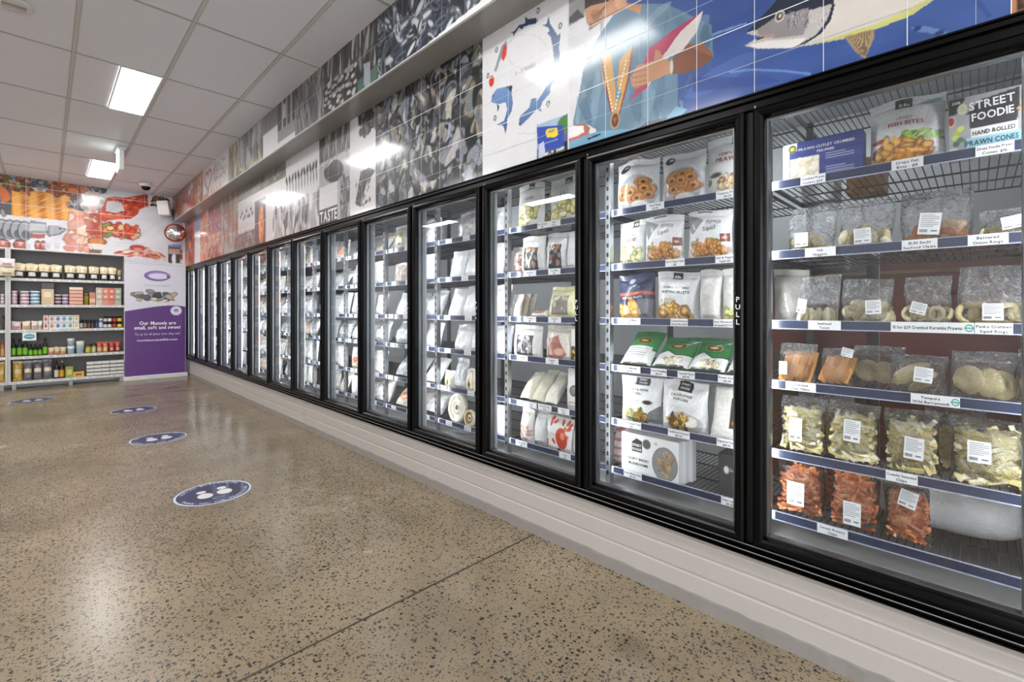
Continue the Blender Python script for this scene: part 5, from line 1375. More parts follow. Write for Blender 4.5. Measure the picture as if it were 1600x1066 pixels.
add2(1088, 1126, 412, 2, tubew, 'narrow plain white pouch turned sideways on third shelf'+N2, t=.09)
add2(1123, 1172, 414, 2, lambda w, h, t: pouch('food_pouch', w, h, t, 71, 'dcddd8', food_heap(['8a8a30', 'd8d08a', 'c2b84a', 'a8a83a', 'ece6b0'], 30, 0, .18, .8, .15, .11, 14), [('FISH', .1, .68, .10, 'd0b890', {'maxw': .5})]), 'white pouch with greenish gold picture at right of third shelf'+N2, t=.09)
# green and white packs lying back
def greenp(seed, white):
    def f(pic, w, h):
        pic.poly([(-.5*w, 0), (.5*w, 0), (.5*w, white*h), (.1*w, (white-.08)*h), (-.2*w, (white+.08)*h), (-.5*w, (white-.02)*h)], 'e4e6e4')
        pic.poly([(-.5*w, (white-.04)*h), (-.2*w, (white+.05)*h), (.1*w, (white-.11)*h), (.5*w, (white-.03)*h), (.5*w, white*h), (.1*w, (white-.08)*h), (-.2*w, (white+.08)*h), (-.5*w, (white-.0)*h)], '2a2c2c')
        pic.ell(.02*w, (white+.20)*h, .24*w, .10*h, '1d1f1c', rim='c9a24a', rimw=.12); pic.ell(.02*w, (white+.20)*h, .13*w, .045*h, 'd8b860')
        food_heap(['8a6a20', 'e8d9a0', 'd8b84a', 'f2ead0'], 12, .1, .12, .5, .08, .07, seed)(pic, w, h)
        pic.rect(-.4*w, .0, .4*w, .035*h, '3a2c24')
    return f
add2(962, 1018, 500, 3, lambda w, h, t: pouch('food_pouch', w, h, t, 72, '2f8a4a', lambda p, w_, h_: (greenp(1, .42)(p, w_, h_), p.rect(-.45*w_, .06*h_, .38*w_, .46*h_, 'e8ebe8'), [p.rect(-.38*w_, (.38-.06*k)*h_, .28*w_, (.40-.06*k)*h_, '9aa09c') for k in range(5)])), 'green pack with white panel, left of fourth shelf'+N2, t=.05, lean=.85, dz=.0)
for (a, b, sd, nm) in ((1008, 1080, 73, 'second'), (1064, 1138, 74, 'third'), (1130, 1180, 75, 'rightmost')):
    add2(a, b, 505, 3, lambda w, h, t, sd=sd: pouch('food_pouch', w, h, t, sd, '2b8646', greenp(sd, .36)), '%s green and white dumpling pack lying back on fourth shelf' % nm+N2, t=.05, lean=.95)
# street food pouches
def tofu(pic, w, h):
    pic.rect(-.12*w, .84*h, .22*w, .98*h, '2a2a2e', .95); pic.ell(.22*w, .50*h, .12*w, .05*h, '3a342c', rim='8a867c', rimw=.2)
    pic.poly([(.15*w, .10*h), (.5*w, .05*h), (.5*w, .45*h), (.25*w, .30*h)], '2c2d30', .8)
    food_heap(['6a4a14', 'd8a838', 'e8c050', 'b8842a', '3f6a34'], 26, -.12, .20, .5, .13, .07, 15)(pic, w, h)
add2(966, 1031, 580, 4, lambda w, h, t: pouch('food_pouch', w, h, t, 76, 'e2e3e4', tofu, [('STREET', .1, .925, .05, 'f4f4f4', {'maxw': .30}), ('FOODIE', .1, .86, .05, 'f4f4f4', {'maxw': .30}), ('SALT & PEPPER', -.02, .72, .062, '2c2d31', {'maxw': .70}), ('TOFU', -.05, .64, .062, '2c2d31')], crink=.01),
     'white pouch of peppered tofu at left of fifth shelf'+N2, t=.09, yaw=.08)
def cauli(pic, w, h):
    pic.poly([(-.12*w, .80*h), (-.10*w, .97*h), (.05*w, 1.0*h), (.20*w, .97*h), (.20*w, .80*h)], '26262a')
    pic.ell(.05*w, .20*h, .38*w, .22*h, '9a9c9e', a=.6); pic.ell(.22*w, .25*h, .14*w, .13*h, 'e6e2da', rim='a8a49a', rimw=.15)
    food_heap(['6a4a14', 'd89a2c', 'e8c050', 'a8742a', '4a3a24'], 34, -.12, .20, .5, .16, .065, 16)(pic, w, h)
add2(1028, 1104, 588, 4, lambda w, h, t: pouch('food_pouch', w, h, t, 77, 'e6e7e8', cauli, [('STREET', .07, .905, .052, 'f4f4f4', {'maxw': .28}), ('FOODIE', .07, .835, .052, 'f4f4f4', {'maxw': .28}), ('CAULIFLOWER', -.02, .70, .066, '2c2d31', {'maxw': .78}), ('POPCORN', -.02, .62, .066, '2c2d31', {'maxw': .5})], crink=.012),
     'white pouch of cauliflower popcorn, centre of fifth shelf'+N2, t=.10)
add2(1094, 1140, 600, 4, lambda w, h, t: pouch('food_pouch', w, h, t, 78, 'cfd1d3', None, crink=.012), 'plain pale grey pouch leaning behind the cauliflower pouch on fifth shelf'+N2, t=.06, dx=.10, lean=.2)
def tray(pic, w, h):
    pic.rect(-.42*w, .06*h, .42*w, .94*h, 'e8e6e0'); pic.rect(-.05*w, .22*h, .36*w, .78*h, '3a3634')
    for v in (.32, .62): pic.ell(.16*w, v*h, .15*w, .07*h, 'd07c30'); pic.ell(.12*w, (v+.02)*h, .07*w, .03*h, 'e8a85a')
add2(1108, 1176, 606, 4, lambda w, h, t: pouch('food_tray', w, h, t, 79, 'd2d3d3', tray, mat='vac', crink=.004, topflat=1.1, boxy=.2), 'white tray with orange picture panel leaning at right of fifth shelf'+N2, 'food tray', t=.03, lean=.30)
def mush(pic, w, h):
    r = random.Random(3); pic.ell(.27*w, .42*h, .215*w, .40*h, '8e9290', rim='6d7170', rimw=.06)
    for _ in range(34): 
        a = r.uniform(0, 6.28); q = math.sqrt(r.random())
        pic.ell(.27*w+q*.14*w*math.cos(a), .46*h+q*.25*h*math.sin(a), .05*w, .025*h, r.choice(['b99a78', 'd8bfa0', '9a7a5a', 'c8ac8a']), r.uniform(0, 3), rim='7a5c40', rimw=.15)
    pic.ell(-.04*w, .80*h, .075*w, .12*h, '55585a', rim='8a8c8c', rimw=.15); pic.ell(.12*w, .86*h, .03*w, .04*h, 'c9c4a0')
    pic.poly([(-.31*w, .56*h), (-.31*w, .80*h), (-.22*w, .90*h), (-.12*w, .84*h), (-.12*w, .56*h)], '26262a'); pic.ell(.30*w, .16*h, .03*w, .05*h, 'b8b45a')
for i in range(3):
    Y, w, h = px_span(974, 1063, 682, 5)
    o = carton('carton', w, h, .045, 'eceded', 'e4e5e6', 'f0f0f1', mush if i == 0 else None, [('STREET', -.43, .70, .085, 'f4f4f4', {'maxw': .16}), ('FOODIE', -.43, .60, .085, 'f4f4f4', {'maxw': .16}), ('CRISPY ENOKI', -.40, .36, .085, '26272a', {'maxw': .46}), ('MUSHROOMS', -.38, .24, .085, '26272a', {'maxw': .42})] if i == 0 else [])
    stand(o, Y-.012*i, 5, .045, dx=.048*i); tag(o, ['front white carton of enoki mushrooms with plate picture', 'second white carton behind the enoki mushroom carton', 'rearmost of three white cartons behind the enoki mushroom picture'][i]+' on bottom shelf', 'carton', FG2)
def camem(pic, w, h):
    pic.ell(-.28*w, .62*h, .08*w, .10*h, 'c9ccd0', rim='8a8c90'); pic.rect(.02*w, .06*h, .5*w, .50*h, 'dfe0d0'); food_heap(['7a3a1c', 'b0552c', 'c87a44', '7f9a4a'], 14, .5, .26, .35, .13, .06, 4)(pic, w, h)
Y, w, h = px_span(1118, 1178, 716, 5)
o = carton('carton', w, h, .10, '3a3a3e', '38383c', '46464a', camem, [('Crumbed Camembert', .25, .60, .11, 'e4e4e6', {'maxw': .62, 'bold': 0})]); stand(o, Y, 5, .10, dx=.05); tag(o, 'black carton with small food picture at right of bottom shelf'+N2, 'carton', FG2)
add2(955, 974, 650, 5, lambda w, h, t: pouch('frozen_food_bag', w, h, t, 80, 'd9c9c6', lambda p, w_, h_: [p.rect(-w_, (.2*k)*h_, w_, (.2*k+.07)*h_, 'b04a44', .7) for k in range(5)], mat='vac'), 'red striped white pack squeezed at left end of bottom shelf'+N2, 'frozen food bag', t=.12, dx=.05)
# ================= door 3
FG3 = 'frozen food behind the third door'; N3 = ' behind the third door'
def add3(pl, pr, top, s, mk, label, cat='pouch', **k): return add1(pl, pr, top, s, mk, label, cat, group=FG3, **k)
yh = food_heap(['7a7a2a', 'd0c878', 'e0d890', 'b8ac50', 'ece8b8'], 30, 0, .26, .8, .20, .12, 17)
def kbx(sd, title, tc):
    return lambda w, h, t: pouch('food_pouch', w, h, t, sd, 'e2e4e2', kb_paint(.05, 'cfd2d0', yh, lambda p, w_, h_: p.rect(.05*w_, 0, .35*w_, .07*h_, '26262a')), [('KBs', .08, .87, .07, 'f2f2f2', {'maxw': .22}), (title, .05, .62, .09, tc, {'maxw': .7})])
add3(806, 846, 286, 0, kbx(81, 'SQUID', '8a7a8a'), 'white pouch with yellow picture, left one on top shelf'+N3, t=.08)
add3(855, 908, 274, 0, kbx(82, 'SALT', '5f9a6c'), 'white pouch with green lettering, right one on top shelf'+N3, t=.09)
add3(832, 866, 300, 0, kbx(83, 'SQUID', '8a7a8a'), 'white pouch in the second row between the front pouches, top shelf'+N3, t=.08, dx=.14)
def lab_paint(c1, c2, uu=0.0):
    def f(pic, w, h):
        pic.rect((uu-.30)*w, .10*h, (uu+.30)*w, .70*h, c1); r = random.Random(5)
        for _ in range(10): pic.ell((uu+r.uniform(-.24, .24))*w, r.uniform(.14, .66)*h, .09*w, .05*h, r.choice([c2, 'e6e2dc', '8a8488']), r.uniform(0, 3))
    return f
def vacp(sd, bg, paint=None, **k): return lambda w, h, t: pouch('frozen_food_pack', w, h, t, sd, bg, paint, mat='vac', **dict(dict(crink=.012, boxy=.35), **k))
add3(812, 850, 368, 1, vacp(84, 'd9dad6', lab_paint('3a3634', 'c98a4a')), 'clear wrapped pack with dark square label, left of second shelf'+N3, 'frozen pack', t=.07)
add3(851, 886, 362, 1, vacp(85, 'd2d4d6', lab_paint('2c2c2e', 'b05a48')), 'clear wrapped pack with tall black label, middle of second shelf'+N3, 'frozen pack', t=.07, dx=.01)
add3(884, 912, 360, 1, vacp(86, 'd6d8da'), 'plain cloudy wrapped pack, right of second shelf'+N3, 'frozen pack', t=.07)
add3(798, 816, 385, 1, vacp(87, 'c8c2bc', lab_paint('8a5a48', 'd8b8a8')), 'brownish wrapped pack on edge, left end of second shelf'+N3, 'frozen pack', t=.10, dx=.03, yaw=.5)
add3(848, 902, 448, 2, vacp(88, 'e0dcae', lab_paint('8a8478', 'c9c2a0')), 'yellowish pack of squid with grey label on third shelf'+N3, 'frozen pack', t=.08, lean=.15)
for i, (a, b) in enumerate(((797, 812), (806, 822), (814, 832))):
    add3(a, b, 458, 2, vacp(89+i, ['d8d6d0', 'c9b8a0', 'dcdad6'][i]), ['leftmost', 'middle', 'rightmost'][i]+' of three thin pale packs leaning at left of third shelf'+N3, 'frozen pack', t=.03, lean=.25, dx=.02+.055*i, yaw=.1)
add3(824, 856, 480, 2, vacp(92, 'd9d4cc', lab_paint('9a6a58', 'd8a898')), 'low flat pack with reddish label lying on third shelf'+N3, 'frozen pack', t=.04, lean=1.0)
add3(800, 844, 506, 3, vacp(93, 'e4e2e0', lab_paint('4a3c42', 'c9c4c8', -.02)), 'white wrapped pack with purple-black label, left of fourth shelf'+N3, 'frozen pack', t=.07)
def redfish(pic, w, h):
    pic.poly([(-.4*w, .1*h), (-.35*w, .6*h), (0, .75*h), (.35*w, .2*h), (.1*w, .05*h)], 'a8563c', .85); pic.ell(.08*w, .28*h, .18*w, .10*h, 'e0b0a0')
add3(849, 895, 503, 3, vacp(94, 'ded8cc', redfish), 'wrapped pack with red brown fish picture, middle of fourth shelf'+N3, 'frozen pack', t=.08)
add3(893, 914, 515, 3, lambda w, h, t: carton('carton', w, h, t, 'e6e6e2', 'dfe0de', None, lambda p, w_, h_: (p.rect(-.5*w_, 0, .5*w_, .5*h_, '3a3630'), food_heap(['a07018', 'e0b83a', 'f0d060'], 12, 0, .25, .8, .2, .13, 3)(p, w_, h_))), 'white carton with yellow food picture at right end of fourth shelf'+N3, 'carton', t=.08)
for i, (a, b, tp_) in enumerate(((800, 838, 575), (818, 856, 572), (838, 876, 576))):
    add3(a, b, tp_, 4, vacp(95+i, ['e0dcc8', 'd8d4c0', 'e4e2d4'][i], crink=.016), ['left', 'middle', 'right'][i]+' of three cream fish fillets in film slanting on fifth shelf'+N3, 'frozen pack', t=.05, lean=.75)
add3(884, 914, 566, 4, vacp(98, 'e6e4e2', lambda p, w_, h_: (p.ell(0, .5*h_, .22*w_, .13*h_, '8a8886', rim='5a5856'), p.rect(-.3*w_, .2*h_, .3*w_, .24*h_, 'b8a8a0'))), 'tall white pack with round grey emblem at right of fifth shelf'+N3, 'frozen pack', t=.06)
add3(808, 833, 636, 5, vacp(99, 'e6e2de', lambda p, w_, h_: [p.ell(random.Random(k).uniform(-.4, .4)*w_, random.Random(k+9).uniform(.1, .5)*h_, .12*w_, .05*h_, 'c9a094') for k in range(20)]), 'white pack speckled pink, left of bottom shelf'+N3, 'frozen pack', t=.09)
add3(830, 856, 632, 5, vacp(100, 'dedfdf', crink=.018), 'crinkled clear pack standing second on bottom shelf'+N3, 'frozen pack', t=.10, dx=.02)
def crabp(pic, w, h):
    r = random.Random(8)
    for _ in range(16): pic.ell(r.uniform(-.45, .45)*w, r.uniform(.05, .95)*h, .09*w, .05*h, r.choice(['c8462e', 'd8664a']), r.uniform(0, 3))
    pic.ell(.15*w, .42*h, .20*w, .30*h, 'c8462e', rot=.3); pic.ell(.2*w, .5*h, .08*w, .1*h, 'e08a70')
add3(849, 896, 652, 5, vacp(101, 'e8e6e4', crabp, crink=.005), 'white pack splashed with red crab print on bottom shelf'+N3, 'frozen pack', t=.07)
add3(894, 914, 655, 5, vacp(102, 'e2ddd8'), 'pale pack at right end of bottom shelf'+N3, 'frozen pack', t=.07)
# ================= doors 4 to 14
G4 = 'white packs behind the fourth door'
DOORN = {4: 'fourth', 5: 'fifth', 6: 'sixth', 7: 'seventh', 8: 'eighth', 9: 'ninth', 10: 'tenth', 11: 'eleventh', 12: 'twelfth', 13: 'thirteenth', 14: 'farthest'}
def shell(col, R_=.05):
    def f(pic, w, h):
        pic.ell(0, .35*h, R_*2, R_*2.4, 'e6e2d4', rim='b8a878', rimw=.12); pic.ell(0, .35*h, R_*1.1, R_*1.3, col, rim='e8dcae', rimw=.35); pic.ell(0, .33*h, R_*.45, R_*.5, '55503a')
    return f
protos = []
def mkproto(w, h, t, sd, bg, paint=None, **k):
    o = pouch('frozen_food_pack', w, h, t, sd, bg, paint, mat='vac', res=.008, **dict(dict(crink=.014, boxy=.35), **k)); protos.append(o); return o
specs = [(.20, .21, .05, 'e6e7e8', None), (.18, .21, .03, 'dfe2e4', lambda p, w, h: p.rect(-.3*w, .3*h, .1*w, .6*h, 'f4f4f4')), (.22, .20, .08, 'd9dadb', lambda p, w, h: p.speck(.25, 3, 3)),
         (.20, .21, .05, 'e2ddd0', lambda p, w, h: p.ell(0, .4*h, .3*w, .25*h, 'c9c0a4')), (.20, .19, .06, 'dcd2cc', lambda p, w, h: p.ell(0, .4*h, .35*w, .2*h, 'd8946a')), (.21, .19, .07, 'b9bdc2', lambda p, w, h: p.speck(.4, 5, 2)),
         (.23, .19, .10, 'd5d8da', lambda p, w, h: p.speck(.3, 8, 4)), (.19, .20, .06, 'dfe0da', lambda p, w, h: (p.rect(-.3*w, .2*h, .3*w, .7*h, 'b8a83c'), p.rect(-.2*w, .3*h, .2*w, .5*h, 'e8e4c0'))),
         (.17, .19, .05, 'cfd4da', lambda p, w, h: p.rect(-.3*w, .2*h, .3*w, .6*h, '4a5a8a')), (.20, .17, .07, 'c9b8ae', lambda p, w, h: p.speck(.3, 8, 3))]
for i, (w, h, t, bg, pt) in enumerate(specs): mkproto(w, h, t, 200+i, bg, pt)
LOOK = ['plain white vacuum pack', 'thin white vacuum slab', 'cloudy crinkled white bag', 'cream fillet vacuum pack', 'pale pack with a salmon patch', 'grey frosted bag', 'broad frosted white bag', 'pack with a yellow label', 'pack with a blue label', 'brownish frosted bag']
first = set()
def use(i, d, s, x, label, lean=0, sx=1, sz=1, dx=0, yaw=0, group=None):
    """x: distance from the left mullion of door d"""
    o = protos[i]
    if i in first: o = o.copy(); COL.objects.link(o)
    first.add(i)
    o.scale = (sx, 1, sz); t = specs[i][2]
    hmax = (SHELF_Z[s-1]-SHELF_Z[s]-.05) if s > 0 else .25
    if specs[i][1]*sz*math.cos(lean) > hmax: o.scale[2] = hmax/specs[i][1]/math.cos(lean)
    stand(o, M(d-1)-x, s, t, lean, yaw, dx); tag(o, label, 'frozen pack', group or 'frozen packs behind the %s door' % DOORN[d]); return o
POS = ['left end', 'second from left', 'third from left', 'right end']
def lab4(look, d, s, k, deep=False): return '%s, %s shelf of %s freezer door, %s' % (look, ORD[s], DOORN[d], POS[k])
# door 4 as seen
plan4 = {0: [(2, .32, 0, 1), (6, .56, 0, 1)], 1: [(1, .20, .22, 1.05), (0, .38, .22, 1.05), (0, .58, .18, 1.1)], 2: [(1, .17, .35, 1.1), (0, .34, .30, 1.15), (1, .50, .3, 1.15), (0, .65, .2, 1.1)], 3: [(0, .26, .25, .95), (2, .46, .1, 1.1), (0, .66, .2, .95)], 4: [(6, .24, 0, 1.25)], 5: []}
for s, lst in plan4.items():
    for k, (i, x, ln, sc_) in enumerate(lst): use(i, 4, s, x, lab4(LOOK[i], 4, s, k), lean=ln, sz=sc_)
for (nm, a, b, tp_, s, sd, lb) in ((None, 688, 718, 578, 4, 301, 'bag with an oval half shell showing, fifth shelf behind the fourth door'), (None, 722, 750, 576, 4, 302, 'bag with a wide fan of shell showing, fifth shelf behind the fourth door')):
    Y, w, h = px_span(a, b, tp_, s); o = pouch('frozen_food_pack', w, h, .06, sd, 'dcdcd8', shell('b8b060' if sd == 301 else 'c09048', .038), mat='vac'); stand(o, Y, s, .06); tag(o, lb, 'frozen pack', G4)
def disc(R_, cols, label, Y, s, dx=0):
    mb = MB(); n = 32
    prof = [(.001, 0, cols[0]), (R_*.16, 0, cols[0]), (R_*.20, -.004, cols[1]), (R_*.30, -.004, cols[1]), (R_*.34, 0, cols[2]), (R_*.72, -.006, cols[2]), (R_*.80, -.012, cols[3]), (R_*.92, -.012, cols[3]), (R_, 0, cols[4]), (R_*.98, .02, cols[4]), (.001, .024, cols[4])]
    v = []; c = []; f = []; r = random.Random(sum(map(ord, label)))
    for (rad, y, col) in prof:
        for i in range(n):
            a = 2*PI*i/n; k = 1+r.uniform(-.02, .02); v.append((rad*k*math.cos(a), y, R_+rad*k*math.sin(a))); c.append(jit(col, r, .10))
    for k in range(len(prof)-1):
        for i in range(n):
            j = (i+1) % n; f.append((k*n+i, (k+1)*n+i, (k+1)*n+j, k*n+j)[::-1])
    mb.add(v, f, np.array(c), 0, True)
    o = mb.build('round_tray', 'vac'); stand(o, Y, s, .03, .12, 0, dx); return tag(o, label, 'round tray', G4)
yA, wA, _ = px_span(695, 731, 600, 5); disc(.115, ['3a382e', 'e6e4da', 'cfc9b0', 'e8e4d4', 'd8d2b8'], 'large round pale tray on end, bottom shelf behind the fourth door', yA, 5)
yA, wA, _ = px_span(724, 744, 600, 5); disc(.062, ['4a3c28', 'e8e0c8', '9a7a4a', 'd8c8a0', 'e0dcd0'], 'small round brown-centred tray on end, bottom shelf behind the fourth door', yA, 5, dx=-.005)
use(0, 4, 5, .66, 'plain white vacuum pack, right end of bottom shelf of fourth freezer door', group=G4)
# door 5
plan5 = {0: [7, 7, 2], 1: [9, 0, 1], 2: [1, 5, 2], 3: [6, 1, 0], 4: [5, 1, 0], 5: [4, 4, 2]}
for s, lst in plan5.items():
    for k, i in enumerate(lst): use(i, 5, s, .20+k*.22, lab4(LOOK[i], 5, s, k), lean=[0, 0, .4, .3, .6, .7][s], sz=1.05)
rg = random.Random(99)
for d in range(6, 15):
    for s in range(6):
        n = 3
        for k in range(n):
            i = rg.choice([0, 0, 0, 1, 1, 2, 2, 3, 5, 6, 6, 4, 7] if d < 11 else [0, 1, 2, 6, 6, 0, 3])
            if d == 6 and s == 0 and k == 0: i = 8
            use(i, d, s, .17+k*.225+rg.uniform(-.015, .015), lab4(LOOK[i], d, s, k), lean=rg.choice([0, .1, .25, .4, .6]), sx=rg.uniform(.92, 1.06), sz=rg.uniform(.95, 1.2), yaw=rg.uniform(-.15, .15))
for i in range(len(protos)):
    if i not in first: bpy.data.objects.remove(protos[i])

def relax(items, lo, hi, ax):
    """shrink neighbours that would run into one another on one shelf: items = [(pos, half, [objects])]"""
    items.sort(key=lambda q: q[0])
    for i, (p, h_, obs) in enumerate(items):
        room = min(p-lo, hi-p)
        if i: room = min(room, (p-items[i-1][0])*h_/(h_+items[i-1][1]))
        if i < len(items)-1: room = min(room, (items[i+1][0]-p)*h_/(h_+items[i+1][1]))
        room = room*1.012-.0005
        if room < h_ and room > .3*h_:
            for o in obs: o.scale.x *= room/h_
bpy.context.view_layer.update()
rowsd = {}
for o in list(COL.objects):
    if o.parent or 'category' not in o or not (XS < o.location.x < XS+.104) or o.get('category') == 'freezer': continue
    ms = [o] if o.type == 'MESH' else [q for q in COL.objects if q.parent == o]
    if not ms: continue
    xs = [q[0] for m_ in ms for q in m_.bound_box]; half = max(max(xs), -min(xs))*o.scale[0]
    yw = o.rotation_euler.z+PI/2; half = half*abs(math.cos(yw))+.03*abs(math.sin(yw))
    s_ = min(range(6), key=lambda k: abs(SHELF_Z[k]+.016-o.location.z) if o.location.z >= SHELF_Z[k] else 9)
    dd_ = int(math.floor((M(13)-o.location.y)/0.7675))
    rowsd.setdefault((dd_, s_), []).append((-o.location.y, half, [o]))
for (dd_, s_), lst in rowsd.items():
    y_hi = M(13-dd_); relax(lst, -y_hi+.016, -y_hi+0.7675-.016, 'x')
# ================================================================== SHOP FITTINGS
# ceiling panels
pn = None
rows = [(0.61, i) for i in range(-1, 3)]+[(-1.22, i) for i in range(-1, 3)]+[(-3.05, i) for i in range(-1, 3)]
for (x, i) in rows:
    if (x, i) == (-3.05, 0): continue
    y = GY[0]  # tile line phase
    y = 5.836+3.54*(i-1)
    if pn is None:
        root = empty('ceiling_light'); mb = MB()
        for a in ((-.152, -.588, -.138, .588), (.138, -.588, .152, .588), (-.152, -.588, .152, -.576), (-.152, .576, .152, .588)): mb.box(a[0], a[1], -.006, a[2], a[3], -.0005, 'f2f2f2')
        f1 = mb.build('frame', 'paint', root); mb = MB(); mb.box(-.139, -.577, -.005, .139, .577, -.001, 'ffffff'); d1 = mb.build('diffuser', 'panel_glow', root); pn = (root, f1, d1)
    else:
        root = pn[0].copy(); COL.objects.link(root)
        for c in pn[1:]: q = c.copy(); COL.objects.link(q); q.parent = root
    root.location = (x, y, H-.004)
    where = {(.61, 1): 'larger lit ceiling panel left of the bulkhead', (.61, 2): 'farther lit ceiling panel beside the hanging exit sign'}.get((x, i), 'recessed white light panel in the ceiling, outside the photo on the %s' % ('left' if x < 0 else 'near side'))
    tag(root, where, 'ceiling light', 'recessed ceiling light panels')
# small downlight / sprinkler plate at the top left corner
cx, cy = onX(20, 4, .35); x0 = None
d = (H-CH)*CF/(CY-5); t = (22-CX)/CF; px_, py_ = (CS+CC*t)*d, (CC-CS*t)*d
mb = MB(); mb.lathe(0, 0, [(.10, -.001), (.10, -.006), (.085, -.014), (.04, -.016), (.001, -.016)], 'd9d6d2', n=28); 
for k in range(4): mb.box(-.06, -.03+k*.018, -.019, .06, -.024+k*.018, -.015, '8a5c50' if k == 1 else 'b4b0ac')
o = mb.build('ceiling_sensor', 'plastic', loc=(px_, py_, H-.004)); tag(o, 'round pale sensor plate on the ceiling at the top left corner', 'ceiling sensor')
# hanging exit sign box
root = empty('exit_sign', (.70, 8.0, H)); tag(root, 'white exit sign box seen edge-on, fixed below the ceiling by a light panel', 'exit sign')
mb = MB(); mb.rbox(-.05, -.16, -.035, .05, .16, -.004, 'e4e6e6', r=.01); mb.build('mounting_base', 'plastic', root)
mb = MB(); mb.rbox(-.025, -.165, -.30, .025, .165, -.035, 'eef0f0', r=.008); mb.build('housing', 'plastic', root)
mb = MB(); mb.box(-.029, -.15, -.285, -.0255, .15, -.05, 'ffffff'); mb.build('lit_face', 'sign_glow', root)
# dome camera
root = empty('security_camera', (1.19, 9.85, H-.004)); tag(root, 'white dome security camera with dark lens bubble on the ceiling', 'security camera')
mb = MB(); mb.lathe(0, 0, [(.09, 0), (.092, -.02), (.085, -.05), (.07, -.058)], 'e2e2e2', n=28); mb.build('base', 'plastic', root)
mb = MB(); mb.lathe(0, 0, [(.066, -.055), (.06, -.085), (.042, -.108), (.02, -.118), (.001, -.12)], '1a1a1c', n=24); mb.build('lens_dome', 'black_frame', root)
# convex mirror
root = empty('convex_mirror', (1.70, 10.50, 2.655), (0, 0, -.25)); tag(root, 'round convex mirror with a red rim in the far corner under the bulkhead', 'convex mirror')
mb = MB(); n, m_ = 40, 10; v = []; f = []
for j in range(m_+1):
    a = j/m_*.80; rad = .155*math.sin(a)/math.sin(.80); y = -.155/math.sin(.80)*(math.cos(a)-math.cos(.80))
    for i in range(n): v.append((rad*math.cos(2*PI*i/n), y, rad*math.sin(2*PI*i/n)))
for j in range(m_):
    for i in range(n): k = (i+1) % n; f.append((j*n+i, j*n+k, (j+1)*n+k, (j+1)*n+i))
mb.add(v, f, 'f0f0f0', 0, True); mb.build('mirror_face', 'mirror', root)
mb = MB(); mb.tube([(.158*math.cos(2*PI*i/32), .004, .158*math.sin(2*PI*i/32)) for i in range(33)], .010, 'b8281e', n=8); mb.build('rim', 'plastic', root)
mb = MB(); mb.lathe(0, 0, [(.16, -.01), (.15, .03), (.05, .05), (.001, .05)], '8a1c16', n=28); o = mb.build('back_shell', 'plastic', root); o.rotation_euler = (-PI/2, 0, 0)
mb = MB(); mb.tube([(0, .04, 0), (.0, .16, .10), (.0, .25, .10)], .012, '2a2a2c'); mb.build('bracket', 'black_frame', root)
# white wall box
root = empty('wall_speaker', (1.55, 10.50, 2.95), (0, -.12, -.45)); tag(root, 'small tilted white box speaker high in the far corner above the mirror', 'speaker')
mb = MB(); mb.rbox(-.09, -.07, 0, .09, .07, .26, 'e6e3e0', r=.012); mb.box(-.075, -.0715, .02, .075, -.070, .24, 'cfccca'); mb.build('cabinet', 'plastic', root)
mb = MB(); mb.tube([(0, .06, .12), (0, .20, .10)], .015, '3a3a3c'); mb.box(-.05, .19, .04, .05, .26, .16, '3a3a3c'); mb.build('wall_bracket', 'plastic', root)
# floor stickers
def sticker(px, py, label):
    x, y = onZ(px, py); root = empty('floor_sticker', (x, y, .0008), (0, 0, .03)); tag(root, label, 'floor sticker', 'footprint stickers on the floor')
    R_ = .222; mb = MB(); c = [(0, R_, 'a9cbe0'), (.0002, R_*.955, '2b2f5e')]
    mb.add([(R_*math.cos(2*PI*i/48), R_*math.sin(2*PI*i/48), 0) for i in range(48)], [tuple(range(48))], '9dc3dc')
    mb.add([(R_*.97*math.cos(2*PI*i/48), R_*.97*math.sin(2*PI*i/48), .0003) for i in range(48)], [tuple(range(48))], 'e8eef4')
    mb.add([(R_*.94*math.cos(2*PI*i/48), R_*.94*math.sin(2*PI*i/48), .0006) for i in range(48)], [tuple(range(48))], '2a2d55')
    for top, s_ in ((1, 'SOCIAL DISTANCING'), (0, 'THANK YOU FOR PRACTICING')):
        n = len(s_); span = 2.1 if top else 2.7; size = .030
        for i, ch in enumerate(s_):
            if ch == ' ': continue
            a = (-span/2+span*i/(n-1))
            th = PI/2-a if top else -PI/2+a
            rr_ = R_*.80 if top else R_*.88
            ca, sa = math.cos(th), math.sin(th); rot = th-PI/2 if top else th+PI/2
            sf = lambda u, v: (u, v, .0009+0*u)
            text(mb, ch, rr_*ca, rr_*sa, size, 'dfe6f2', sf, bold=1, rot=rot)
    mb.add([(.035*math.cos(2*PI*i/20), -.115+.020*math.sin(2*PI*i/20), .0009) for i in range(20)], [tuple(range(20))], '9fb4d8')
    mb.add([(.028*math.cos(2*PI*i/20), -.115+.014*math.sin(2*PI*i/20), .0012) for i in range(20)], [tuple(range(20))], '2a2d55')
    mb.build('disc', 'mural_flat', root)
    for s_ in (-1, 1):
        mb = MB(); cx = s_*.056
        mb.add([(cx+.044*math.cos(2*PI*i/24), -.030+.050*math.sin(2*PI*i/24), .0014) for i in range(24)], [tuple(range(24))], 'e6e2de')
        mb.add([(cx+.004*s_+.028*math.cos(2*PI*i/20), .054+.027*math.sin(2*PI*i/20), .0014) for i in range(20)], [tuple(range(20))], 'e6e2de')
        mb.build('footprint', 'mural_flat', root)
mat_col('mural_flat', .35, coat=.2, namt=.05)
sticker(334, 770, 'nearest round navy footprint sticker on the concrete floor')
sticker(248, 685, 'second nearest round navy footprint sticker on the floor')
sticker(209, 641, 'third round navy footprint sticker, in line towards the purple banner')
sticker(51, 626, 'farthest round navy footprint sticker, out to the left near the shelves')
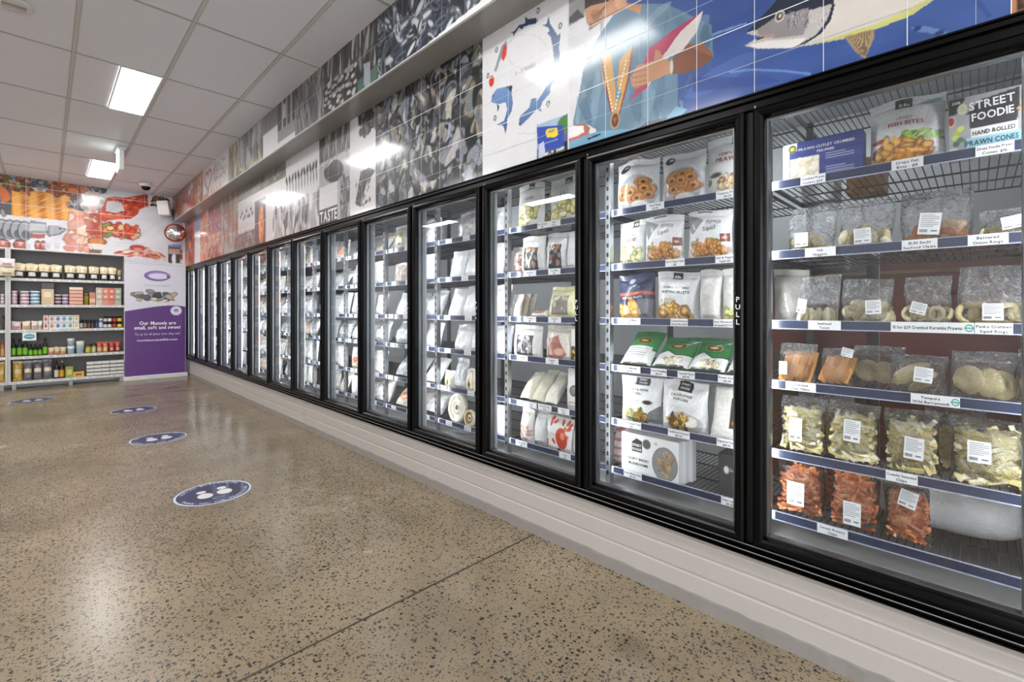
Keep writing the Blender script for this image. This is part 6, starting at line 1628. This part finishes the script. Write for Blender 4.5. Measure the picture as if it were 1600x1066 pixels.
# banner
YBN = 10.36
xa, zb0 = onY(194.5, 588, YBN); xb_, _ = onY(290, 588, YBN); zt0 = onY(240, 413, YBN)[1]
root = empty('pull_up_banner', ((xa+xb_)/2, YBN, 0)); tag(root, 'white and purple pull-up banner about mussels, standing between shelves and freezers', 'banner')
w = xb_-xa; h0 = .075; ht = zt0
pic = Pic(-w/2, h0, w/2, ht, .007, 'd6d4dc')
pts = [(-w/2, h0), (w/2, h0), (w/2, h0+.606*(ht-h0))]+[(w/2-w*k/20, h0+(.600+.030*math.sin(PI*(k/20)**.8+.5)-.012*k/20)*(ht-h0)) for k in range(21)]
pic.poly(pts, '5b2a78')
Z_ = lambda f: h0+f*(ht-h0)
pic.ell(.02*w, Z_(.895), .215*w, .047*(ht-h0), '5f3f8f'); pic.ell(.03*w, Z_(.897), .19*w, .038*(ht-h0), '8f76b8'); pic.ell(.045*w, Z_(.893), .165*w, .026*(ht-h0), 'd9d4e2'); pic.poly([(.18*w, Z_(.875)), (.25*w, Z_(.885)), (.17*w, Z_(.91))], '6a4a98')
rb = random.Random(12)
for _ in range(16): pic.ell(rb.uniform(-.33, .30)*w, Z_(.695+rb.uniform(-.02, .055)*1), .085*w, .022*(ht-h0), rb.choice(['3a3c40', '6b6c6c', 'b8a890', '8a8680', '55585c', 'c4bca8']), rb.uniform(-.6, .6), rim='24262a', rimw=.15)
for _ in range(8): pic.ell(rb.uniform(-.30, .28)*w, Z_(.675+rb.uniform(-.01, .02)), .05*w, .010*(ht-h0), rb.choice(['c4a880', 'e0d4c0', '9a8468']), rb.uniform(-.3, .3))
pic.ell(.335*w, Z_(.578), .095*w, .042*(ht-h0), '9a7ab8', rim='dcd8e4', rimw=.35); pic.ell(.335*w, Z_(.578), .07*w, .030*(ht-h0), 'd8d4e0'); pic.ell(.335*w, Z_(.582), .04*w, .014*(ht-h0), '8a84a0')
mb = MB(); place_pic(mb, pic, y=-.002); mb.box(-w/2, -.001, h0, w/2, .001, ht, 'd0cfd6'); sfb = flat(-.004)
text(mb, 'Kinkawooka Shellfish', .02*w, Z_(.80), .045, 'a9a0b4', sfb, maxw=w*.5)
text(mb, 'Our Mussels are', .03*w, Z_(.452), .085, 'f2eef6', sfb, bold=1, maxw=w*.60); text(mb, 'small, soft and sweet', .03*w, Z_(.412), .085, 'f2eef6', sfb, bold=1, maxw=w*.76)
text(mb, "To us it's all about how they eat!", .03*w, Z_(.358), .06, 'd8cfe4', sfb, maxw=w*.74); text(mb, 'www.kinkawookashellfish.com.au', .02*w, Z_(.305), .05, 'f2eef6', sfb, bold=1, maxw=w*.66)
mb.build('printed_sheet', 'mural_flat', root)
mb = MB(); mb.rbox(-w/2-.02, -.09, .0, w/2+.02, .07, .075, 'd9d9d6', r=.012); mb.build('base', 'plastic', root)
mb = MB(); mb.rbox(-w/2, -.008, ht-.002, w/2, .010, ht+.022, 'c9c9cc', r=.004); mb.tube([(0, .02, .07), (0, .02, ht)], .009, 'a0a0a4'); mb.build('pole_and_rail', 'steel', root)
# CCTV notice on the wall
xa2, za2 = onY(264, 413, YB-.02); xb2, zb2 = onY(287, 436, YB-.02)
root = empty('camera_notice', ((xa2+xb2)/2, YB-.012, zb2-.30)); tag(root, 'small wall notice with yellow strip and camera symbol above the banner corner', 'sign')
ww = (xb2-xa2); mb = MB(); mb.box(-ww/2, -.004, .0, ww/2, 0, .56, 'e2e1e6'); mb.box(-ww/2, -.0055, .46, ww/2, -.0035, .56, 'd8b21c')
mb.box(-ww*.3, -.0065, .50, -ww*.18, -.006, .525, '3a3420'); mb.box(ww*.18, -.0065, .49, ww*.30, -.006, .515, '3a3420')
mb.add([(-ww*.25+.055*math.cos(k*PI/10), -.006, .36+.055*math.sin(k*PI/10)) for k in range(20)], [tuple(range(20))], '4a4a50'); mb.add([(-ww*.25+.045*math.cos(k*PI/10), -.0068, .36+.045*math.sin(k*PI/10)) for k in range(20)], [tuple(range(20))], 'dedde2')
mb.add([(.02, -.006, .33), (.15, -.006, .37), (.14, -.006, .41), (.02, -.006, .37)], [(0, 1, 2, 3)], '1c1c20'); mb.box(.12, -.006, .30, .15, -.005, .36, '1c1c20')
text(mb, "SMILE YOU ARE", 0, .24, .05, '2a2a30', flat(-.006), bold=1, maxw=ww*.9); text(mb, 'ON CAMERA', 0, .18, .05, '2a2a30', flat(-.006), bold=1)
mb.build('board', 'card', root)

# ================================================================== SHELVING AT THE BACK
YF = 10.44; YK = 10.74
X0 = onY(14.5, 500, YF)[0]; X1 = onY(195.5, 500, YF)[0]
def zF(py, px=100): return onY(px, py, YF)[1]
SH = [zF(435.5+1.0), zF(478), zF(514.5), zF(552), zF(592.5)]       # board tops (front edge)
SH = [onY(30, y, YF)[1] for y in (434.5, 476.0, 515.5, 557.5, 596.5)]
ZTOP = onY(100, 394.5, YF)[1]
PP = (X1-X0)
def gondola(x0, x1, label, n_legs=3):
    root = empty('shelving_unit', ((x0+x1)/2, (YF+YK)/2, 0)); tag(root, label, 'shelving unit', 'grey shelving along the far wall'); L0 = -(x1-x0)/2; L1 = -L0; a, b = -(YK-YF)/2, (YK-YF)/2
    mb = MB(); mb.box(L0, b-.012, .10, L1, b, ZTOP, '6c6966'); mb.build('back_panel', 'paint', root)
    mb = MB(); mb.box(L0, a, ZTOP, L1, b, ZTOP+.02, 'd4d4d2'); mb.build('top_panel', 'paint', root)
    for x in (L0, L1):
        mb = MB(); mb.box(x-.014, a-.005, .08, x+.014, b, ZTOP+.02, 'c6c5c2'); mb.build('end_panel', 'paint', root)
    for z in SH:
        mb = MB(); mb.box(L0+.014, a, z-.045, L1-.014, b-.012, z, 'b9b8b4'); mb.box(L0+.014, a-.008, z-.040, L1-.014, a, z-.004, 'cfcecb')
        r = random.Random(int(z*1000)+int(x0*10))
        for k in range(5):
            x = L0+.10+(L1-L0-.3)*k/4+r.uniform(-.05, .1); mb.box(x, a-.0095, z-.040, x+.10, a-.0078, z-.006, 'f0f0f0'); mb.box(x+.015, a-.0100, z-.028, x+.085, a-.0095, z-.022, '55555a'); mb.box(x+.015, a-.0100, z-.016, x+.06, a-.0095, z-.012, '8a8a8e')
        mb.build('shelf', 'paint', root)
    for x in [L0+.05+(L1-L0-.10)*k/(n_legs-1) for k in range(n_legs)]:
        mb = MB(); mb.box(x-.022, a+.02, 0, x+.022, a+.06, SH[-1]-.045, 'b4b3b0'); mb.build('foot', 'paint', root)
    return root
gondola(X0, X1, 'grey and white shelving unit of groceries left of the purple banner')
gondola(X0-.03-PP, X0-.03, 'next shelving unit, mostly cut off by the left photo edge')
# small swirl card hanging from the third shelf
xq = onY(46, 520, YF)[0]; zq = onY(46, 526, YF)[1]
mb = MB(); mb.box(-.075, -.002, -.062, .075, .0, .062, 'e2eceb'); mb.add([(.060*math.cos(k*PI/10), -.003, .040*math.sin(k*PI/10)) for k in range(20)], [tuple(range(20))], '3f9a94'); mb.box(-.04, -.0045, .0, .04, -.0035, .008, 'e2eceb')
o = mb.build('shelf_card', 'card', loc=(xq, YF-.018, zq)); tag(o, 'small square card with a teal oval hanging from the third grocery shelf', 'shelf card')

def XF(px, Y=YF+.03): return onY(px, 500, Y)[0]
def hgt(px, py, s, Y=YF+.03): return onY(px, py, Y)[1]-SH[s]
SG = ['top', 'second', 'third', 'fourth', 'bottom']
PUTS = []
def put(o, x, s, label, cat, group, y=0.0, dz=0.0):
    PUTS.append((x, s, o))
    o.location = (x, YF+.085+y, SH[s]+.0008+dz); tag(o, label, cat, group); return o
def nth(i): return ['first', 'second', 'third', 'fourth', 'fifth', 'sixth', 'seventh', 'eighth', 'ninth', 'tenth', 'eleventh', 'twelfth'][i]
def small_bag(w, h, t, top, bot, seed, lab='e6e2d6'):
    def p(pic, w_, h_):
        pic.rect(-w_, 0, w_, .5*h_, bot); pic.rect(-.3*w_, .16*h_, .3*w_, .40*h_, lab, .8); pic.rect(-.2*w_, .62*h_, .2*w_, .68*h_, '8a7a5a', .7)
    return pouch('grocery_bag', w, h, t, seed, top, p, res=.010, crink=.004)
# shelf 1: cream and black bags
base = small_bag(.165, hgt(60, 412, 0), .08, 'd8c8a0', '2a2a2c', 3)
for i, px in enumerate((30, 50, 69.5, 88, 110, 128, 147, 163, 176)):
    o = base if i == 0 else base.copy()
    if i: COL.objects.link(o)
    put(o, XF(px), 0, '%s cream and black bag from left on the top grocery shelf' % nth(i), 'grocery bag', 'cream and black bags')
o = small_bag(.07, .20, .05, '9a8a60', '2a2a2c', 9); put(o, XF(187), 0, 'narrow olive and black bag at right end of top grocery shelf', 'grocery bag', 'cream and black bags')
# shelf 2
def tub(w, h, cols, n=14):
    mb = MB(); mb.lathe(0, 0, [(w*.44, 0, cols[0]), (w*.5, h*.7, cols[0]), (w*.5, h*.72, cols[1]), (w*.52, h*.98, cols[1]), (w*.3, h, cols[1])], cols[0], n=n); return mb
def stack(px, s, n, w, h, cols, nm, desc, group, d=0.0):
    m = tub(w, h, cols).build(nm, 'plastic')
    for k in range(n):
        o = m if k == 0 else m.copy()
        if k: COL.objects.link(o)
        lvl = ['bottom', 'second', 'third', 'top', 'very top'][k] if n > 3 else ['bottom', 'middle', 'top'][k] if n == 3 else ['lower', 'upper'][k]
        put(o, XF(px), s, '%s tub of %s' % (lvl, desc), 'tub', group, y=d, dz=k*(h+.0006))
hh = hgt(30, 455, 1)/4
stack(22, 1, 4, .135, hh, ('d9b8c0', 'e6e0e2'), 'tub', 'the leftmost pink and white stack, second grocery shelf', 'stacked tubs')
stack(38.5, 1, 4, .135, hh, ('cfa8b4', 'e6e0e2'), 'tub', 'the second pink and white stack, second grocery shelf', 'stacked tubs')
stack(55, 1, 4, .15, hh*1.02, ('8fb4cf', 'dfe6ea'), 'tub', 'the pale blue stack, second grocery shelf', 'stacked tubs')
def box(w, h, d, c, s=None, paint=None, words=(), nm='grocery_carton', res=.008): return carton(nm, w, h, d, c, s or c, None, paint, words, res=res)
put(box(.16, hgt(74, 452, 1), .14, 'cdb38a', paint=lambda p, w, h: (p.rect(-.3*w, .5*h, .3*w, .8*h, 'e2d2b0'))), XF(74.5), 1, 'tan card box beside the blue tubs on the second grocery shelf', 'carton', 'boxes on the second shelf')
put(box(.16, .10, .10, '3a2c24'), XF(74.5), 1, 'dark brown box resting on the tan card box', 'carton', 'boxes on the second shelf', dz=hgt(74, 452, 1)+.001)
stack(90.5, 1, 3, .10, hh*1.05, ('8a6a80', 'd9d0d6'), 'tub', 'the plum and white stack, second grocery shelf', 'stacked tubs')
stack(102, 1, 3, .10, hh*1.05, ('9a88a8', 'd9d4de'), 'tub', 'the lilac and white stack, second grocery shelf', 'stacked tubs')
hb = hgt(118, 449, 1)/5
for k in range(5):
    put(box(.19, hb-.001, .14, 'e0a890' if k < 4 else 'e6d6b4', paint=lambda p, w, h: p.rect(-w, 0, w, .3*h, 'a8483a')), XF(119), 1, '%s salmon pink flat box in the tall stack, second grocery shelf' % ['lowest', 'second lowest', 'middle', 'second highest', 'topmost cream and'][k], 'carton', 'flat boxes in a stack', dz=k*hb)
put(tub(.10, hgt(135, 458, 1), ('b0a03a', '6a5a20')).build('tin', 'plastic'), XF(135), 1, 'olive yellow tin beside the tall flat box stack', 'tin', 'tins')
put(box(.10, hgt(144, 457, 1), .10, 'b87858', paint=lambda p, w, h: p.rect(-.5*w, .2*h, .5*w, .5*h, 'd8b090')), XF(144.5), 1, 'brown carton beside the olive tin, second grocery shelf', 'carton', 'boxes on the second shelf')
for i, (px, c, c2) in enumerate(((155, 'c9bca8', '9a8c7c'), (165, 'd88a70', 'b85a44'), (174.5, 'd8705a', 'a84838'), (184.5, 'a8ae94', '7a8068'))):
    put(box(.095, hgt(165, 450, 1), .11, c, paint=lambda p, w, h, c2=c2: (p.rect(-.5*w, .62*h, .5*w, .66*h, c2), p.rect(-.5*w, .30*h, .5*w, .34*h, c2), p.ell(0, .8*h, .2*w, .05*h, 'e8e0d0'), p.ell(0, .48*h, .2*w, .05*h, 'e8e0d0'))), XF(px), 1, '%s tall narrow carton at right of second grocery shelf' % ['grey beige', 'coral', 'red orange', 'sage green'][i], 'carton', 'tall narrow cartons')
# shelf 3
for i, (px, c, c2, w) in enumerate(((25, 'dcc8c8', 'b0485a', .15), (41, 'e0d0b0', 'c8824a', .14), (54, 'e2d6c8', 'b8503a', .13), (63, 'e0d8cc', 'a8783a', .10))):
    put(small_bag(w, hgt(30, 502, 2), .08, c, c, 40+i, c2), XF(px), 2, '%s low packet at left of third grocery shelf' % ['pink marked', 'tan marked', 'red marked', 'amber marked'][i], 'packet', 'low packets')
bc = ['c0443c', 'c86a3c', '5a6aa8', '5a8ac0', '5a9a6a', 'd8a83c']
hb = hgt(95, 492.5, 2)/2
for row in (0, 1):
    for i in range(6):
        w_ = .086
        put(box(w_, hb-.003, .09, 'e4e2de', '3a3a3c' if row else '4a4a4c', paint=lambda p, w, h, c=bc[i]: (p.ell(0, .45*h, .33*w, .30*h, c), p.rect(-.4*w, .80*h, .4*w, .9*h, '55555a'))), XF(71.5+i*9.6), 2, '%s small picture box from left, %s row, third grocery shelf' % (nth(i), 'upper' if row else 'lower'), 'carton', 'small picture boxes', dz=row*hb)
def jar(w, h, body, lid, lab, n=12):
    mb = MB(); mb.lathe(0, 0, [(w*.46, 0, body), (w*.5, h*.08, body), (w*.5, h*.12, lab), (w*.5, h*.58, lab), (w*.5, h*.62, body), (w*.42, h*.80, body), (w*.44, h*.81, lid), (w*.44, h*.99, lid), (w*.3, h, lid)], body, n=n); return mb.build('jar', 'plastic')
for i, px in enumerate((127, 133.5, 139.5, 145, 151.5)):
    put(jar(.062, hgt(130, 500, 2), '2a2620', '1c1c1e', ['c9c4b8', '8a7a5a', '6a4a3a', '4a4a4c', '3a4a6a'][i]), XF(px), 2, '%s dark jar from left in the short row on third grocery shelf' % nth(i), 'jar', 'dark jars')
put(jar(.07, hgt(157, 498, 2), '5a7ab0', 'd8dce4', 'c9d4e8'), XF(158), 2, 'pale blue jar between dark jars and lidded jars, third grocery shelf', 'jar', 'dark jars')
for i, (px, c) in enumerate(((165, 'c9c6c2'), (172, 'd4d0cc'), (179.5, 'b83a34'), (187.5, 'd8c03a'))):
    hj = hgt(180, 494, 2)/2
    for row in (0, 1): put(jar(.075, hj-.002, '3a2420', '2a2a2c', c), XF(px), 2, '%s lidded jar, %s, right of third grocery shelf' % (['white labelled', 'grey labelled', 'red labelled', 'yellow labelled'][i], 'stacked on top' if row else 'underneath'), 'jar', 'stacked jars', dz=row*hj)
# shelf 4
def bottle(w, h, body, lab, cap, n=12):
    mb = MB(); mb.lathe(0, 0, [(w*.46, 0, body), (w*.5, h*.05, body), (w*.5, h*.12, lab), (w*.5, h*.46, lab), (w*.5, h*.50, body), (w*.46, h*.62, body), (w*.18, h*.76, body), (w*.17, h*.86, body), (w*.2, h*.87, cap), (w*.2, h*.99, cap), (w*.1, h, cap)], body, n=n)
    root = mb.build('bottle', 'card'); return root
for i, (px, big) in enumerate(((21, 1), (30.5, 1), (39.5, 1), (48, 0), (55.5, 0), (62.5, 0), (70.5, 1))):
    hq = hgt(21, 530 if big else 539, 3); b = put(bottle(.075 if big else .065, hq, '17201a', '7ab82a', '1a1c1a'), XF(px), 3, '%s black bottle with lime green label from left, fourth grocery shelf' % nth(i), 'bottle', 'lime labelled bottles')
for i, px in enumerate((80, 89.5, 99)):
    put(small_bag(.10, hgt(90, 543, 3), .09, 'dcc8a0', 'd0a888', 60+i, 'c8705a'), XF(px), 3, '%s cream low packet on fourth grocery shelf' % nth(i), 'packet', 'cream packets')
hq = hgt(111, 529, 3)/2
for row in (0, 1): put(tub(.105, hq-.001, ('a9c4cc', 'e6e8e8')).build('tin', 'plastic'), XF(111), 3, '%s pale blue tin of the pair on fourth grocery shelf' % ('upper' if row else 'lower'), 'tin', 'pale tins', dz=row*hq)
put(tub(.105, hgt(125, 533, 3), ('b8ccd8', 'd8d4c8')).build('tin', 'plastic'), XF(125.5), 3, 'white tin with brown and blue band on fourth grocery shelf', 'tin', 'pale tins')
put(jar(.085, hgt(137, 538, 3), '8a8a3a', '2a3a2c', 'c9b84a'), XF(138), 3, 'yellow labelled jar with green lid on fourth grocery shelf', 'jar', 'jars on the fourth shelf')
put(jar(.08, hgt(147, 537, 3), '9a8a4a', '2a2a2c', 'c9cca0'), XF(147), 3, 'pale green labelled jar on fourth grocery shelf', 'jar', 'jars on the fourth shelf')
for i, (px, c) in enumerate(((156, 'b8502c'), (165, 'c8643c'), (175, 'b03a34'), (184, 'c04438'))):
    put(small_bag(.11, hgt(165, 534, 3), .09, c, 'd8a070' if i < 2 else 'a83830', 70+i, 'e8c8a0'), XF(px), 3, '%s red or orange packet at right of fourth grocery shelf' % nth(i), 'packet', 'red packets')
# shelf 5
def gold(i, px, c, lab): 
    def p(pic, w, h): pic.speck(.35, i, 2); pic.rect(-.4*w, .42*h, .4*w, .60*h, lab, .9)
    o = pouch('grocery_bag', .135, hgt(30, 561.5, 4)*.91, .08, 300+i, c, p, res=.012, mat='vac'); return o
put(gold(0, 28, 'c9a44a', 'd8c88a'), XF(27.5), 4, 'gold bag at left of bottom grocery shelf', 'grocery bag', 'bags on the bottom shelf')
for i, px in enumerate((43.5, 59, 74.5)): put(gold(i+1, px, '6a6468', 'e6dcc0'), XF(px), 4, '%s grey foil bag with cream label on bottom grocery shelf' % nth(i), 'grocery bag', 'bags on the bottom shelf')
put(bottle(.085, hgt(88, 564, 4), '20201f', 'd0ccc0', '2a2a2a'), XF(88.5), 4, 'black bottle with white label on bottom grocery shelf', 'bottle', 'sauce bottles')
put(bottle(.09, hgt(97, 564, 4), '2a1a12', 'd89a2a', 'c9a850'), XF(97), 4, 'dark bottle with orange label and gold cap on bottom grocery shelf', 'bottle', 'sauce bottles')
put(box(.11, hgt(108, 573, 4), .10, '8a9a3a', 'a8a43a', paint=lambda p, w, h: p.rect(-.3*w, .25*h, .3*w, .75*h, 'd0c45a')), XF(108.5), 4, 'green and yellow tin box on bottom grocery shelf', 'carton', 'yellow boxes')
put(box(.15, hgt(122, 581, 4), .10, 'd8b02a', 'd8b02a', paint=lambda p, w, h: p.rect(-.3*w, .3*h, .3*w, .7*h, 'a8502a')), XF(123), 4, 'low yellow box on bottom grocery shelf', 'carton', 'yellow boxes')
hs = hgt(165, 562.5, 4)/4.2
trm = None
for c_, px in enumerate((141, 153, 165, 177, 188)):
    for k in range(4):
        if trm is None:
            mb = MB(); mb.box(-.055, -.07, 0, .055, .07, hs*.55, '2e2c2e'); mb.box(-.053, -.0715, hs*.18, .053, -.069, hs*.72, 'dcdad4'); mb.box(-.056, -.071, hs*.55, .056, .071, hs*.9, 'dedcd6'); trm = o = mb.build('food_tray', 'card')
        else: o = trm.copy(); COL.objects.link(o)
        put(o, XF(px), 4, '%s tray of the %s column from left, bottom grocery shelf' % (['lowest', 'second lowest', 'third', 'topmost'][k], nth(c_)), 'food tray', 'white and black stacked trays', dz=k*hs)
# next unit: what shows at the photo's left edge
put(small_bag(.10, .18, .08, 'd8c8a0', '2a2a2c', 90), XF(-1), 0, 'cream bag on top shelf of the cut-off unit at the left edge', 'grocery bag', 'goods at the left edge')
xh, zh = onY(11, 412, YF-.03); 
for k, (dz, c) in enumerate(((.0, 'dfd8d6'), (-.14, 'cfc4a8'))):
    o = small_bag(.17, .13, .04, c, c, 93+k, 'b05048' if k == 0 else '6a5a3a'); o.location = (xh, YF-.045, zh-.05+dz); tag(o, '%s snack packet clipped to the post between the shelving units' % ['upper pink-marked', 'lower brown-marked'][k], 'packet', 'packets clipped to the post')
stack(4, 1, 3, .12, hh, ('c9c6c2', 'e6e0e2'), 'tub', 'the grey stack at the left photo edge', 'goods at the left edge')
put(jar(.09, .22, '6a4a1c', '1c1c1e', '4a3a2a'), XF(5), 2, 'tall amber jar on third shelf at the left photo edge', 'jar', 'goods at the left edge')
put(bottle(.085, .26, 'c8702a', 'd8a070', 'd87a2a'), XF(4), 3, 'orange sauce bottle on fourth shelf at the left photo edge', 'bottle', 'goods at the left edge')
put(gold(7, 4, 'c9a44a', 'd8c88a'), XF(3), 4, 'gold bag on bottom shelf at the left photo edge', 'grocery bag', 'goods at the left edge')
bpy.context.view_layer.update()
cols = {}
for x, s, o in PUTS: cols.setdefault((s, round(x, 3)), []).append(o)
for s in range(5):
    for lo, hi in ((X0+.016, X1-.016), (X0-.03-PP+.016, X0-.03-.016)):
        lst = [(x, max(max(abs(q[0]) for q in o.bound_box) for o in obs), obs) for (s2, x), obs in cols.items() if s2 == s and lo-.05 < x < hi+.05]
        relax(lst, lo, hi, 'x')
